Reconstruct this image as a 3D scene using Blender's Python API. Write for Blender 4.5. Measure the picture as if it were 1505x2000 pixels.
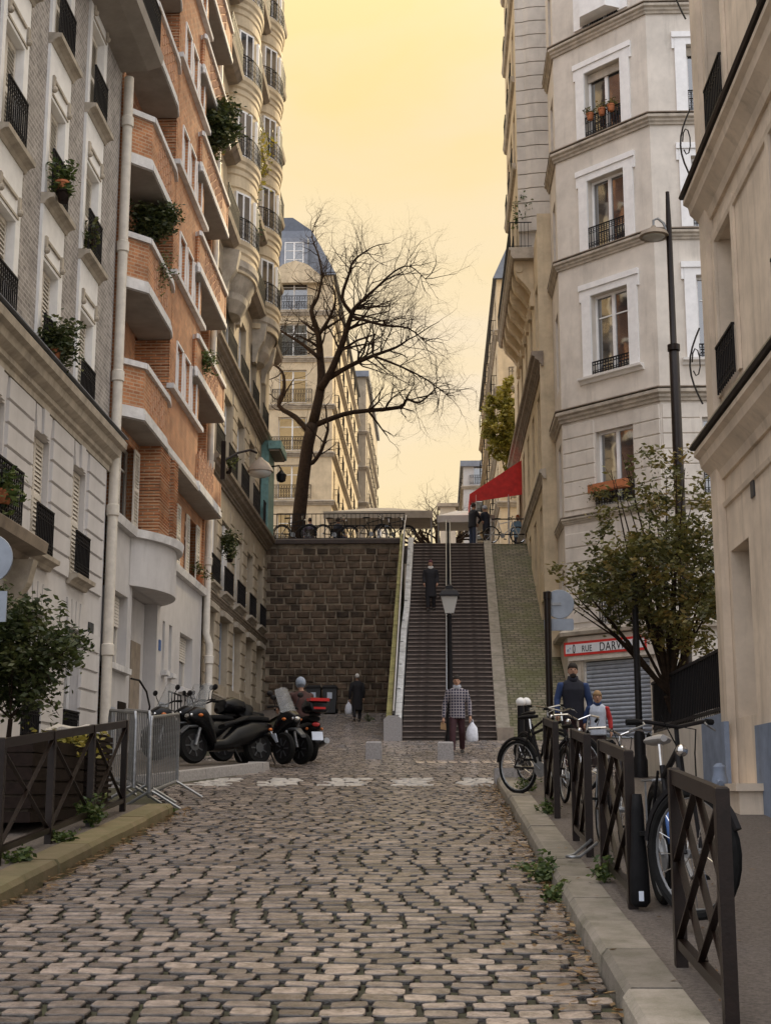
import bpy, bmesh, math, random
import numpy as np
from mathutils import Vector, Matrix
R = math.radians
for o in list(bpy.data.objects): bpy.data.objects.remove(o)
scene = bpy.context.scene
COL = scene.collection
# ---------------------------------------------------------------- camera
FPX, HZ, VPX = 2775.0, 1545.0, 855.0          # focal length, horizon row and street vanishing column of the 1505x2000 photograph
PITCH = math.atan((HZ-1000)/FPX); YAW = math.atan((VPX-752.5)/(FPX/math.cos(PITCH)))
EYE = Vector((0, 0, 1.62))
cam_d = bpy.data.cameras.new('camera'); cam = bpy.data.objects.new('camera', cam_d); COL.objects.link(cam)
cam.location = EYE; cam.rotation_euler = (math.pi/2+PITCH, 0, YAW)
cam_d.sensor_fit = 'VERTICAL'; cam_d.sensor_height = 24.0; cam_d.lens = 24.0*FPX/2000.0
cam_d.clip_start = 0.1; cam_d.clip_end = 3000
scene.camera = cam
scene.render.resolution_x = 770; scene.render.resolution_y = 1024
# ---------------------------------------------------------------- sky, sun, exposure
SUN_AZ, SUN_EL = R(26), R(33)                  # ahead of the camera, a little right of the street, behind thin cloud
world = bpy.data.worlds.new('World'); scene.world = world; world.use_nodes = True
nt = world.node_tree; nt.nodes.clear()
def N(tp, **k):
    n = nt.nodes.new(tp)
    for a, b in k.items(): setattr(n, a, b)
    return n
sky = N('ShaderNodeTexSky', sky_type='NISHITA'); sky.sun_disc = False
sky.sun_elevation = SUN_EL; sky.sun_rotation = SUN_AZ; sky.air_density = 1.6; sky.dust_density = 3.0; sky.ozone_density = 1.0
tc = N('ShaderNodeTexCoord')
dot = N('ShaderNodeVectorMath', operation='DOT_PRODUCT'); dot.inputs[1].default_value = (math.sin(SUN_AZ*.6)*.97, math.cos(SUN_AZ*.6)*.97, .22)
nt.links.new(tc.outputs['Generated'], dot.inputs[0])
mr = N('ShaderNodeMapRange'); mr.interpolation_type = 'SMOOTHSTEP'
mr.inputs[1].default_value = -.25; mr.inputs[2].default_value = .92
nt.links.new(dot.outputs['Value'], mr.inputs[0])
ns = N('ShaderNodeTexNoise'); ns.inputs['Scale'].default_value = 2.6; ns.inputs['Detail'].default_value = 6; ns.inputs['Distortion'].default_value = .6
mp = N('ShaderNodeMapping'); mp.inputs['Scale'].default_value = (1, 1, 2.6)
nt.links.new(tc.outputs['Generated'], mp.inputs[0]); nt.links.new(mp.outputs[0], ns.inputs['Vector'])
warm = N('ShaderNodeMix', data_type='RGBA'); warm.inputs[6].default_value = (4.75, 3.68, 1.80, 1); warm.inputs[7].default_value = (4.55, 3.86, 3.0, 1)
cr = N('ShaderNodeMapRange'); cr.inputs[1].default_value = .36; cr.inputs[2].default_value = .70
nt.links.new(ns.outputs['Fac'], cr.inputs[0]); nt.links.new(cr.outputs[0], warm.inputs[0])
cool = N('ShaderNodeMix', data_type='RGBA'); cool.inputs[0].default_value = .85      # thin pale cloud over the clear sky behind
nt.links.new(sky.outputs[0], cool.inputs[6]); cool.inputs[7].default_value = (5.85, 5.75, 6.0, 1)
mx = N('ShaderNodeMix', data_type='RGBA')
nt.links.new(mr.outputs[0], mx.inputs[0]); nt.links.new(cool.outputs[2], mx.inputs[6]); nt.links.new(warm.outputs[2], mx.inputs[7])
# an overcast-like sky: extra gain towards the zenith, added to brighten the shaded street
sx = N('ShaderNodeSeparateXYZ'); nt.links.new(tc.outputs['Generated'], sx.inputs[0])
zr = N('ShaderNodeMapRange'); zr.interpolation_type = 'SMOOTHSTEP'; zr.inputs[1].default_value = .42; zr.inputs[2].default_value = 1.0; zr.inputs[3].default_value = 1.0; zr.inputs[4].default_value = 2.5
nt.links.new(sx.outputs['Z'], zr.inputs[0])
gain = N('ShaderNodeVectorMath', operation='SCALE'); nt.links.new(mx.outputs[2], gain.inputs[0]); nt.links.new(zr.outputs[0], gain.inputs['Scale'])
bg = N('ShaderNodeBackground'); bg.inputs['Strength'].default_value = 0.1
out = N('ShaderNodeOutputWorld')
nt.links.new(gain.outputs[0], bg.inputs[0]); nt.links.new(bg.outputs[0], out.inputs[0])
sun_d = bpy.data.lights.new('sun', 'SUN'); sun_d.energy = 2.6; sun_d.angle = R(9); sun_d.color = (1, .80, .50)
sun = bpy.data.objects.new('sun', sun_d); COL.objects.link(sun)
sd = Vector((math.sin(SUN_AZ)*math.cos(SUN_EL), math.cos(SUN_AZ)*math.cos(SUN_EL), math.sin(SUN_EL)))
sun.rotation_euler = sd.to_track_quat('Z', 'Y').to_euler(); sun.location = (10, 60, 60)
vs = scene.view_settings; vs.view_transform = 'Standard'; vs.look = 'None'; vs.gamma = 1; vs.use_curve_mapping = False; vs.exposure = 1.1
# ---------------------------------------------------------------- pixel helpers (a pixel is only a direction; distance comes from a surface)
FW = Vector((-math.sin(YAW)*math.cos(PITCH), math.cos(YAW)*math.cos(PITCH), math.sin(PITCH)))
RT = Vector((math.cos(YAW), math.sin(YAW), 0)); UP = RT.cross(FW)
def ray(px, py): return FW + RT*((px-752.5)/FPX) + UP*((1000-py)/FPX)
def atX(px, py, X): d = ray(px, py); return EYE + d*(X/d.x)
def atY(px, py, Y): d = ray(px, py); return EYE + d*(Y/d.y)
def atZ(px, py, Z): d = ray(px, py); return EYE + d*((Z-EYE.z)/d.z)
GP = [(-80, -5.0), (-40, -3.0), (0, 0), (17, 1.36), (24, 1.87), (32, 2.43), (39, 2.97), (46, 3.62), (54, 4.55), (60, 5.3)]
def gz(y):
    for (a, za), (b, zb) in zip(GP, GP[1:]):
        if y <= b: return za+(zb-za)*(y-a)/(b-a)
    return GP[-1][1]
def gnd(px, py, h=0.0):
    d = ray(px, py); t = 2.0
    while t < 120:
        p = EYE+d*t
        if p.z <= gz(p.y)+h: return p
        t += .02
    return p
# ---------------------------------------------------------------- mesh helpers
rnd = random.Random(7)
ORG = {}
def root_of(o):
    while o.parent: o = o.parent
    return o
class MB:
    def __init__(s): s.v = []; s.f = []; s.t = []; s.tint = None
    def add(s, vs, fs, t=None):
        n = len(s.v); s.v += [tuple(p) for p in vs]; s.f += [tuple(i+n for i in f) for f in fs]
        s.t += [t if t is not None else .5]*len(fs)
    def quad(s, a, b, c, d, t=None): s.add([a, b, c, d], [(0, 1, 2, 3)], t)
    def hexa(s, p, t=None):   # p: 8 points, bottom 4 then top 4
        s.add(p, [(0, 3, 2, 1), (4, 5, 6, 7), (0, 1, 5, 4), (1, 2, 6, 5), (2, 3, 7, 6), (3, 0, 4, 7)], t)
    def box(s, x0, x1, y0, y1, z0, z1, t=None):
        s.hexa([(x0, y0, z0), (x1, y0, z0), (x1, y1, z0), (x0, y1, z0), (x0, y0, z1), (x1, y0, z1), (x1, y1, z1), (x0, y1, z1)], t)
    def fbox(s, F, s0, s1, z0, z1, n0, n1, t=None):
        P = F.pt
        s.hexa([P(s0, z0, n0), P(s1, z0, n0), P(s1, z0, n1), P(s0, z0, n1), P(s0, z1, n0), P(s1, z1, n0), P(s1, z1, n1), P(s0, z1, n1)], t)
    def bar(s, a, b, w, h=None, upv=(0, 0, 1), t=None):   # rectangular bar from a to b
        h = h or w; a = Vector(a); b = Vector(b); d = (b-a).normalized(); u = Vector(upv)
        if abs(d.dot(u)) > .98: u = Vector((1, 0, 0))
        sx = d.cross(u).normalized()*w/2; sz = sx.cross(d).normalized()*h/2
        s.hexa([a-sx-sz, a+sx-sz, b+sx-sz, b-sx-sz, a-sx+sz, a+sx+sz, b+sx+sz, b-sx+sz], t)
    def tube(s, path, r, n=6, closed=False, cap=True, t=None):
        path = [Vector(p) for p in path]; m = len(path)
        rr = r if isinstance(r, (list, tuple)) else [r]*m
        base = len(s.v); fs = []; vs = []
        u = None
        for i, p in enumerate(path):
            if closed: d = path[(i+1) % m]-path[i-1]
            else: d = path[min(i+1, m-1)]-path[max(i-1, 0)]
            if d.length < 1e-9: d = Vector((0, 0, 1))
            d.normalize()
            if u is None:
                u = d.orthogonal().normalized()
            else:
                u = u-d*u.dot(d)
                u = u.normalized() if u.length > 1e-6 else d.orthogonal().normalized()
            w = d.cross(u)
            for k in range(n):
                a = 2*math.pi*k/n; vs.append(p+(u*math.cos(a)+w*math.sin(a))*rr[i])
        for i in range(m if closed else m-1):
            j = (i+1) % m
            for k in range(n):
                l = (k+1) % n
                fs.append((i*n+k, i*n+l, j*n+l, j*n+k))
        if cap and not closed:
            fs.append(tuple(range(n-1, -1, -1))); fs.append(tuple((m-1)*n+k for k in range(n)))
        s.add(vs, fs, t)
    def lathe(s, prof, c=(0, 0, 0), n=12, axis='z', t=None):   # prof [(r, h)]
        vs = []; fs = []; m = len(prof)
        for r, h in prof:
            for k in range(n):
                a = 2*math.pi*k/n
                if axis == 'z': p = (c[0]+r*math.cos(a), c[1]+r*math.sin(a), c[2]+h)
                elif axis == 'y': p = (c[0]+r*math.cos(a), c[1]+h, c[2]+r*math.sin(a))
                else: p = (c[0]+h, c[1]+r*math.cos(a), c[2]+r*math.sin(a))
                vs.append(p)
        for i in range(m-1):
            for k in range(n):
                l = (k+1) % n; fs.append((i*n+k, i*n+l, (i+1)*n+l, (i+1)*n+k))
        fs.append(tuple(range(n-1, -1, -1))); fs.append(tuple((m-1)*n+k for k in range(n)))
        s.add(vs, fs, t)
    def prism(s, poly, fa, fb, t=None):   # poly list; fa, fb map each to two end points
        n = len(poly); vs = [fa(p) for p in poly]+[fb(p) for p in poly]
        fs = [tuple(range(n-1, -1, -1)), tuple(range(n, 2*n))]+[(i, (i+1) % n, n+(i+1) % n, n+i) for i in range(n)]
        s.add(vs, fs, t)
    def loft(s, rings, cap=True, t=None):   # rings: equal-length closed loops
        n = len(rings[0]); vs = [p for r in rings for p in r]; fs = []
        for i in range(len(rings)-1):
            for k in range(n):
                l = (k+1) % n; fs.append((i*n+k, i*n+l, (i+1)*n+l, (i+1)*n+k))
        if cap: fs.append(tuple(range(n-1, -1, -1))); fs.append(tuple((len(rings)-1)*n+k for k in range(n)))
        s.add(vs, fs, t)
    def sphere(s, c, r, n=10, m=6, sc=(1, 1, 1), t=None):
        pr = []
        vs = []; fs = []
        for i in range(m+1):
            th = math.pi*i/m
            for k in range(n):
                a = 2*math.pi*k/n
                vs.append((c[0]+r*sc[0]*math.sin(th)*math.cos(a), c[1]+r*sc[1]*math.sin(th)*math.sin(a), c[2]-r*sc[2]*math.cos(th)))
        for i in range(m):
            for k in range(n):
                l = (k+1) % n; fs.append((i*n+k, i*n+l, (i+1)*n+l, (i+1)*n+k))
        s.add(vs, fs, t)
    def mesh(s, name, mat, org=(0, 0, 0), smooth=False, recalc=True):
        me = bpy.data.meshes.new(name); o = Vector(org)
        me.from_pydata([(p[0]-o[0], p[1]-o[1], p[2]-o[2]) for p in s.v], [], s.f)
        if recalc:
            bm = bmesh.new(); bm.from_mesh(me); bmesh.ops.recalc_face_normals(bm, faces=bm.faces); bm.to_mesh(me); bm.free()
        if len(set(s.t)) > 1:
            at = me.attributes.new('tint', 'FLOAT', 'FACE'); at.data.foreach_set('value', s.t)
        elif s.t:
            at = me.attributes.new('tint', 'FLOAT', 'FACE'); at.data.foreach_set('value', s.t)
        if smooth:
            me.polygons.foreach_set('use_smooth', [True]*len(me.polygons))
            if smooth is not True: me.set_sharp_from_angle(angle=R(smooth))
        me.materials.append(mat); return me
    def build(s, name, mat, parent=None, smooth=False, recalc=True, local=False):
        org = (0, 0, 0)
        if parent is not None and not local: org = ORG[root_of(parent).name]
        ob = bpy.data.objects.new(name, s.mesh(name, mat, org, smooth, recalc)); COL.objects.link(ob)
        if parent is not None: ob.parent = parent
        else: ORG[ob.name] = (0, 0, 0)
        return ob
def tag(o, label, cat, group=None):
    o['label'] = label; o['category'] = cat
    if group: o['group'] = group
    return o
def thing(name, label, cat, loc=(0, 0, 0), rz=0, group=None):
    o = bpy.data.objects.new(name, None); COL.objects.link(o); o.empty_display_size = .2
    o.location = loc; o.rotation_euler = (0, 0, rz); ORG[o.name] = tuple(loc)
    return tag(o, label, cat, group)
def struct(o): o['kind'] = 'structure'; return o
def stuff(o): o['kind'] = 'stuff'; return o
def copy_tree(o, parent=None):
    c = o.copy(); COL.objects.link(c)
    if parent is not None: c.parent = parent
    for ch in list(o.children): copy_tree(ch, c)
    return c
def put(name, me, parent, loc=(0, 0, 0), rot=(0, 0, 0), scale=(1, 1, 1)):   # one more object sharing a mesh
    o = bpy.data.objects.new(name, me); COL.objects.link(o); o.parent = parent; o.location = loc; o.rotation_euler = rot; o.scale = scale
    return o
class Fac:      # a facade frame: s along the wall, z up, n outwards
    def __init__(s, O, A, Nn): s.O = Vector(O); s.A = Vector(A).normalized(); s.N = Vector(Nn).normalized()
    def pt(s, a, z, n=0): p = s.O+s.A*a+s.N*n; return (p.x, p.y, s.O.z+z)
# ---------------------------------------------------------------- materials
def mat(name, col, rough=.75, var=.12, scale=6.0, bump=.15, bscale=40.0, metal=0.0, col2=None, spec=.5, stain=0.0, tint=0.0, dirt=None, world=False, streak=True):
    m = bpy.data.materials.new(name); m.use_nodes = True; t = m.node_tree; b = t.nodes['Principled BSDF']
    b.inputs['Roughness'].default_value = rough; b.inputs['Metallic'].default_value = metal; b.inputs['Specular IOR Level'].default_value = spec
    tc = t.nodes.new('ShaderNodeTexCoord')
    vec = tc.outputs['Object'] if not world else t.nodes.new('ShaderNodeNewGeometry').outputs['Position']
    n1 = t.nodes.new('ShaderNodeTexNoise'); n1.inputs['Scale'].default_value = scale; n1.inputs['Detail'].default_value = 6; n1.inputs['Roughness'].default_value = .65
    t.links.new(vec, n1.inputs['Vector'])
    cm = t.nodes.new('ShaderNodeMix'); cm.data_type = 'RGBA'
    c2 = col2 or tuple(c*(1-2.2*var) for c in col)
    cm.inputs[6].default_value = (*[min(1, c*(1+.6*var)) for c in col], 1); cm.inputs[7].default_value = (*c2, 1)
    mr = t.nodes.new('ShaderNodeMapRange'); mr.inputs[1].default_value = .35; mr.inputs[2].default_value = .75
    t.links.new(n1.outputs['Fac'], mr.inputs[0]); t.links.new(mr.outputs[0], cm.inputs[0])
    last = cm.outputs[2]
    if stain > 0:     # rain streaks and grime: noise stretched down the wall
        mp = t.nodes.new('ShaderNodeMapping'); mp.inputs['Scale'].default_value = (1.6, 1.6, .16) if streak else (.5, .5, .5)
        n2 = t.nodes.new('ShaderNodeTexNoise'); n2.inputs['Scale'].default_value = 1.9; n2.inputs['Detail'].default_value = 8; n2.inputs['Roughness'].default_value = .7
        t.links.new(vec, mp.inputs[0]); t.links.new(mp.outputs[0], n2.inputs['Vector'])
        m2 = t.nodes.new('ShaderNodeMapRange'); m2.inputs[1].default_value = .52; m2.inputs[2].default_value = .78; m2.inputs[4].default_value = stain
        t.links.new(n2.outputs['Fac'], m2.inputs[0])
        sm = t.nodes.new('ShaderNodeMix'); sm.data_type = 'RGBA'; sm.inputs[7].default_value = (*(dirt or (.10, .085, .065)), 1)
        t.links.new(m2.outputs[0], sm.inputs[0]); t.links.new(last, sm.inputs[6]); last = sm.outputs[2]
    if tint > 0:
        a = t.nodes.new('ShaderNodeAttribute'); a.attribute_name = 'tint'
        oi = t.nodes.new('ShaderNodeObjectInfo')
        ad = t.nodes.new('ShaderNodeMath'); ad.operation = 'MULTIPLY_ADD'; ad.inputs[1].default_value = 2*tint; ad.inputs[2].default_value = 1-tint
        t.links.new(a.outputs['Fac'], ad.inputs[0])
        vm = t.nodes.new('ShaderNodeVectorMath'); vm.operation = 'SCALE'
        t.links.new(last, vm.inputs[0]); t.links.new(ad.outputs[0], vm.inputs['Scale']); last = vm.outputs[0]
    t.links.new(last, b.inputs['Base Color'])
    if bump > 0:
        n3 = t.nodes.new('ShaderNodeTexNoise'); n3.inputs['Scale'].default_value = bscale; n3.inputs['Detail'].default_value = 4
        t.links.new(vec, n3.inputs['Vector'])
        bp = t.nodes.new('ShaderNodeBump'); bp.inputs['Strength'].default_value = bump; bp.inputs['Distance'].default_value = .02
        t.links.new(n3.outputs['Fac'], bp.inputs['Height']); t.links.new(bp.outputs[0], b.inputs['Normal'])
    m.diffuse_color = (*col, 1)
    return m
def brickmat(name, c1, c2, cm, w, h, mortar, off=.5, rough=.8, axis='yz', bump=.5, stain=0, scale2=1.0, rot=0.0, moss=None):
    m = mat(name, c1, rough, .1, 3, 0, stain=stain); t = m.node_tree; b = t.nodes['Principled BSDF']
    tc = t.nodes.new('ShaderNodeTexCoord'); sp = t.nodes.new('ShaderNodeSeparateXYZ'); cb = t.nodes.new('ShaderNodeCombineXYZ')
    t.links.new(tc.outputs['Object'], sp.inputs[0])
    if axis == 'yz':   # sum x and y so that side faces carry courses too
        ad = t.nodes.new('ShaderNodeMath'); ad.operation = 'ADD'
        t.links.new(sp.outputs['X'], ad.inputs[0]); t.links.new(sp.outputs['Y'], ad.inputs[1]); t.links.new(ad.outputs[0], cb.inputs['X'])
        t.links.new(sp.outputs['Z'], cb.inputs['Y'])
    else:
        t.links.new(sp.outputs['X'], cb.inputs['X']); t.links.new(sp.outputs['Y'], cb.inputs['Y'])
    vec = cb.outputs[0]
    if rot:
        mp = t.nodes.new('ShaderNodeMapping'); mp.inputs['Rotation'].default_value = (0, 0, rot); t.links.new(vec, mp.inputs[0]); vec = mp.outputs[0]
    bt = t.nodes.new('ShaderNodeTexBrick'); bt.offset = off
    bt.inputs['Color1'].default_value = (*c1, 1); bt.inputs['Color2'].default_value = (*c2, 1); bt.inputs['Mortar'].default_value = (*cm, 1)
    bt.inputs['Scale'].default_value = 1; bt.inputs['Brick Width'].default_value = w; bt.inputs['Row Height'].default_value = h
    bt.inputs['Mortar Size'].default_value = mortar; bt.inputs['Bias'].default_value = 0
    t.links.new(vec, bt.inputs['Vector'])
    old = b.inputs['Base Color'].links[0].from_socket
    mx = t.nodes.new('ShaderNodeMix'); mx.data_type = 'RGBA'; mx.blend_type = 'MULTIPLY'; mx.inputs[0].default_value = 1
    n = t.nodes.new('ShaderNodeTexNoise'); n.inputs['Scale'].default_value = 2.3; n.inputs['Detail'].default_value = 8; t.links.new(tc.outputs['Object'], n.inputs['Vector'])
    mr = t.nodes.new('ShaderNodeMapRange'); mr.inputs[1].default_value = .3; mr.inputs[2].default_value = .75; mr.inputs[3].default_value = 1.15; mr.inputs[4].default_value = .62
    t.links.new(n.outputs['Fac'], mr.inputs[0]); t.links.new(bt.outputs['Color'], mx.inputs[6])
    cbb = t.nodes.new('ShaderNodeCombineColor')
    for i in range(3): t.links.new(mr.outputs[0], cbb.inputs[i])
    t.links.new(cbb.outputs[0], mx.inputs[7]); fin = mx.outputs[2]
    if moss:
        n5 = t.nodes.new('ShaderNodeTexNoise'); n5.inputs['Scale'].default_value = .9; n5.inputs['Detail'].default_value = 9; n5.inputs['Roughness'].default_value = .7; t.links.new(tc.outputs['Object'], n5.inputs['Vector'])
        m5 = t.nodes.new('ShaderNodeMapRange'); m5.inputs[1].default_value = .42; m5.inputs[2].default_value = .62; m5.inputs[4].default_value = .6; t.links.new(n5.outputs['Fac'], m5.inputs[0])
        x5 = t.nodes.new('ShaderNodeMix'); x5.data_type = 'RGBA'; x5.inputs[7].default_value = (*moss, 1); t.links.new(m5.outputs[0], x5.inputs[0]); t.links.new(fin, x5.inputs[6]); fin = x5.outputs[2]
    t.links.new(fin, b.inputs['Base Color'])
    bp = t.nodes.new('ShaderNodeBump'); bp.inputs['Strength'].default_value = bump; bp.inputs['Distance'].default_value = .01; bp.invert = True
    t.links.new(bt.outputs['Fac'], bp.inputs['Height']); t.links.new(bp.outputs[0], b.inputs['Normal'])
    return m
M = {}
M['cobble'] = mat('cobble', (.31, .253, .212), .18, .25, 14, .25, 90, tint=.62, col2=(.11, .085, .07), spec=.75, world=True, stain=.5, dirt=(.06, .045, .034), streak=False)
M['grout'] = mat('grout', (.026, .021, .015), .95, .3, 5, .4, 60, col2=(.05, .055, .02))
M['asphalt'] = mat('asphalt', (.155, .128, .108), .8, .3, 38, .8, 160, stain=.45)
M['kerb'] = mat('kerb', (.24, .21, .175), .75, .3, 5, .4, 60, tint=.35, col2=(.13, .12, .08), world=True, stain=.4, streak=False)
M['kerb_moss'] = mat('kerb_moss', (.155, .12, .068), .8, .3, 4, .4, 60, tint=.2, col2=(.10, .095, .035))
M['granite'] = mat('granite', (.34, .32, .31), .75, .2, 30, .3, 90)
M['paint'] = mat('paint', (.50, .475, .45), .6, .2, 12, .1, col2=(.25, .23, .21))
M['plaster'] = mat('plaster', (.58, .56, .55), .8, .06, 2.0, .06, 60, stain=.22)
M['plaster2'] = mat('plaster2', (.52, .50, .485), .8, .06, 2.0, .05, 60, stain=.25)
M['cream'] = mat('cream', (.64, .585, .51), .82, .10, 1.3, .08, 50, stain=.34)
M['cream_lt'] = mat('cream_lt', (.72, .69, .64), .8, .05, 2, .05, 60, stain=.15)
M['beige'] = mat('beige', (.43, .36, .265), .82, .14, 1.5, .12, 40, stain=.45)
M['limestone'] = mat('limestone', (.60, .49, .33), .82, .14, 1.5, .12, 40, stain=.3)
M['tan'] = mat('tan', (.72, .60, .47), .85, .14, 1.1, .12, 40, stain=.6, dirt=(.20, .15, .10))
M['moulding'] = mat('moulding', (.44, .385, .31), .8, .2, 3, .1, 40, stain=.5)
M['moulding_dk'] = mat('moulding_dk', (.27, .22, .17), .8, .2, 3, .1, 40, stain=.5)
M['white'] = mat('white', (.80, .79, .77), .55, .06, 4, .03, 60)
M['shutter'] = mat('shutter', (.66, .61, .53), .6, .1, 5, .03, 60)
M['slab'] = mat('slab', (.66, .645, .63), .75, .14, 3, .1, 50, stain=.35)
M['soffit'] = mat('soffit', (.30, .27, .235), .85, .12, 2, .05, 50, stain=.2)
M['iron'] = mat('iron', (.010, .009, .010), .55, .2, 20, 0, spec=.2)
M['iron_br'] = mat('iron_brown', (.013, .007, .005), .36, .25, 14, .06, 80, spec=.26)
M['steel'] = mat('steel', (.30, .31, .32), .45, .15, 20, .05, 80, metal=.75)
M['chrome'] = mat('chrome', (.6, .6, .6), .2, .1, 20, 0, metal=1)
M['lead'] = mat('zinc', (.20, .22, .26), .5, .15, 2, .1, 30)
M['blue'] = mat('blue_plinth', (.20, .245, .33), .75, .15, 4, .08, 60, stain=.2)
M['teal'] = mat('teal', (.16, .30, .28), .6, .2, 6, .08, 60)
M['grey_paint'] = mat('grey_paint', (.34, .37, .42), .6, .12, 5, .03, 60)
M['signback'] = mat('sign_back', (.30, .34, .40), .5, .1, 5, .02, 60, metal=.3)
M['red'] = mat('red_canvas', (.58, .028, .024), .75, .15, 5, .05, 80)
M['red_sign'] = mat('red_sign', (.62, .03, .025), .5, .1, 5, 0)
M['white_sign'] = mat('white_sign', (.72, .73, .75), .5, .06, 5, 0)
M['black_ink'] = mat('black_ink', (.015, .015, .017), .5, .05, 5, 0)
M['blue_ink'] = mat('blue_ink', (.05, .12, .32), .5, .05, 5, 0)
M['canvas'] = mat('canvas', (.44, .39, .32), .8, .12, 3, .05, 60)
M['canvas_w'] = mat('canvas_white', (.60, .57, .53), .8, .06, 3, .05, 60)
M['terracotta'] = mat('terracotta', (.45, .155, .06), .75, .15, 9, .08, 60)
M['wood'] = mat('planter_wood', (.022, .014, .011), .8, .3, 12, .15, 60, spec=.15)
M['rubber'] = mat('rubber', (.009, .009, .009), .8, .2, 20, .1, 90, spec=.15)
M['black_gloss'] = mat('black_gloss', (.004, .004, .005), .26, .1, 10, 0, spec=.2)
M['black_seat'] = mat('black_seat', (.008, .008, .009), .65, .15, 20, .1, 90, spec=.15)
M['plastic_grey'] = mat('plastic_grey', (.045, .048, .052), .45, .1, 8, 0)
M['bark'] = mat('bark', (.040, .027, .019), .9, .3, 8, .6, 40, col2=(.016, .011, .009), spec=.1)
M['soil'] = mat('soil', (.05, .037, .025), .95, .3, 12, .5, 60)
M['orange_lens'] = mat('orange_lens', (.6, .16, .03), .3, .05, 5, 0)
M['red_lens'] = mat('red_lens', (.5, .03, .03), .25, .05, 5, 0)
M['plate'] = mat('plate', (.62, .68, .78), .45, .05, 5, 0)
def glassmat(name, col, rough=.04):
    m = bpy.data.materials.new(name); m.use_nodes = True; b = m.node_tree.nodes['Principled BSDF']
    b.inputs['Base Color'].default_value = (*col, 1); b.inputs['Roughness'].default_value = rough; b.inputs['Specular IOR Level'].default_value = .9
    b.inputs['IOR'].default_value = 2.3
    t = m.node_tree; n = t.nodes.new('ShaderNodeTexNoise'); n.inputs['Scale'].default_value = 1.4
    tc = t.nodes.new('ShaderNodeTexCoord'); t.links.new(tc.outputs['Object'], n.inputs['Vector'])
    bp = t.nodes.new('ShaderNodeBump'); bp.inputs['Strength'].default_value = .06; bp.inputs['Distance'].default_value = .05
    t.links.new(n.outputs['Fac'], bp.inputs['Height']); t.links.new(bp.outputs[0], b.inputs['Normal'])
    return m
M['glass'] = glassmat('window_glass', (.035, .038, .042))
M['glass_lt'] = glassmat('curtained_glass', (.24, .235, .23), .08)
def clear(name, col, alpha=.3):
    m = bpy.data.materials.new(name); m.use_nodes = True; t = m.node_tree; b = t.nodes['Principled BSDF']
    b.inputs['Base Color'].default_value = (*col, 1); b.inputs['Roughness'].default_value = .08; b.inputs['Alpha'].default_value = alpha
    return m
M['screen'] = clear('windscreen', (.35, .36, .36), .38)
M['lantern_glass'] = clear('lantern_glass', (.55, .54, .50), .75)
M['brick'] = brickmat('orange_brick', (.52, .225, .095), (.34, .13, .055), (.48, .32, .20), .24, .078, .013, stain=0)
M['brick_pat'] = brickmat('patterned_grey_brick', (.33, .30, .275), (.20, .18, .165), (.42, .39, .36), .17, .085, .012, off=.5, rot=.0, stain=0)
M['wallstone'] = mat('wallstone', (.125, .085, .055), .85, .35, 3, .8, 30, tint=.6, col2=(.032, .022, .014), world=True, stain=.75, dirt=(.014, .011, .009))
M['mortar'] = mat('mortar', (.29, .235, .17), .95, .3, 3, .5, 60, col2=(.07, .055, .04), world=True, stain=.6, dirt=(.02, .016, .012))
M['stair'] = mat('stair_stone', (.060, .041, .033), .7, .3, 5, .3, 50, tint=.2, col2=(.04, .03, .025), world=True, stain=.6, streak=False, dirt=(.02, .016, .013))
M['nosing'] = mat('worn_nosing', (.22, .175, .145), .7, .35, 4, .2, 50, col2=(.07, .055, .047))
M['ramp_white'] = mat('ramp_stone', (.52, .52, .51), .75, .2, 4, .2, 50, col2=(.30, .29, .27))
M['ramp_moss'] = mat('ramp_moss', (.30, .27, .11), .85, .3, 3, .3, 40, col2=(.11, .11, .035))
M['moss_bank'] = mat('moss_bank', (.19, .165, .115), .9, .3, 1.6, .6, 25, col2=(.075, .085, .02), tint=.3)
M['slate'] = mat('slate', (.10, .115, .145), .55, .15, 4, .1, 30)
def leafmat(name, cols):
    m = bpy.data.materials.new(name); m.use_nodes = True; t = m.node_tree; b = t.nodes['Principled BSDF']
    a = t.nodes.new('ShaderNodeAttribute'); a.attribute_name = 'tint'
    rp = t.nodes.new('ShaderNodeValToRGB'); el = rp.color_ramp.elements
    while len(el) < len(cols): el.new(.5)
    for i, c in enumerate(cols): el[i].position = i/(len(cols)-1); el[i].color = (*c, 1)
    t.links.new(a.outputs['Fac'], rp.inputs[0]); t.links.new(rp.outputs[0], b.inputs['Base Color'])
    b.inputs['Roughness'].default_value = .5
    tr = t.nodes.new('ShaderNodeBsdfTranslucent'); t.links.new(rp.outputs[0], tr.inputs[0])
    ms = t.nodes.new('ShaderNodeMixShader'); ms.inputs[0].default_value = .3
    o = t.nodes['Material Output']; t.links.new(b.outputs[0], ms.inputs[1]); t.links.new(tr.outputs[0], ms.inputs[2]); t.links.new(ms.outputs[0], o.inputs[0])
    return m
M['leaf_dk'] = leafmat('leaf_dark', [(.018, .030, .010), (.038, .055, .016), (.07, .088, .024), (.13, .13, .045)])
M['leaf_gr'] = leafmat('leaf_green', [(.025, .045, .012), (.05, .085, .02), (.09, .13, .03), (.15, .17, .05)])
M['leaf_aut'] = leafmat('leaf_autumn', [(.034, .040, .012), (.07, .075, .02), (.12, .12, .032), (.18, .15, .04), (.26, .16, .04)])
M['leaf_yel'] = leafmat('leaf_yellow', [(.15, .15, .025), (.28, .25, .04), (.40, .32, .06)])
M['leaf_dry'] = leafmat('leaf_dry', [(.10, .05, .02), (.20, .11, .04), (.28, .18, .08), (.09, .05, .03)])
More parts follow.
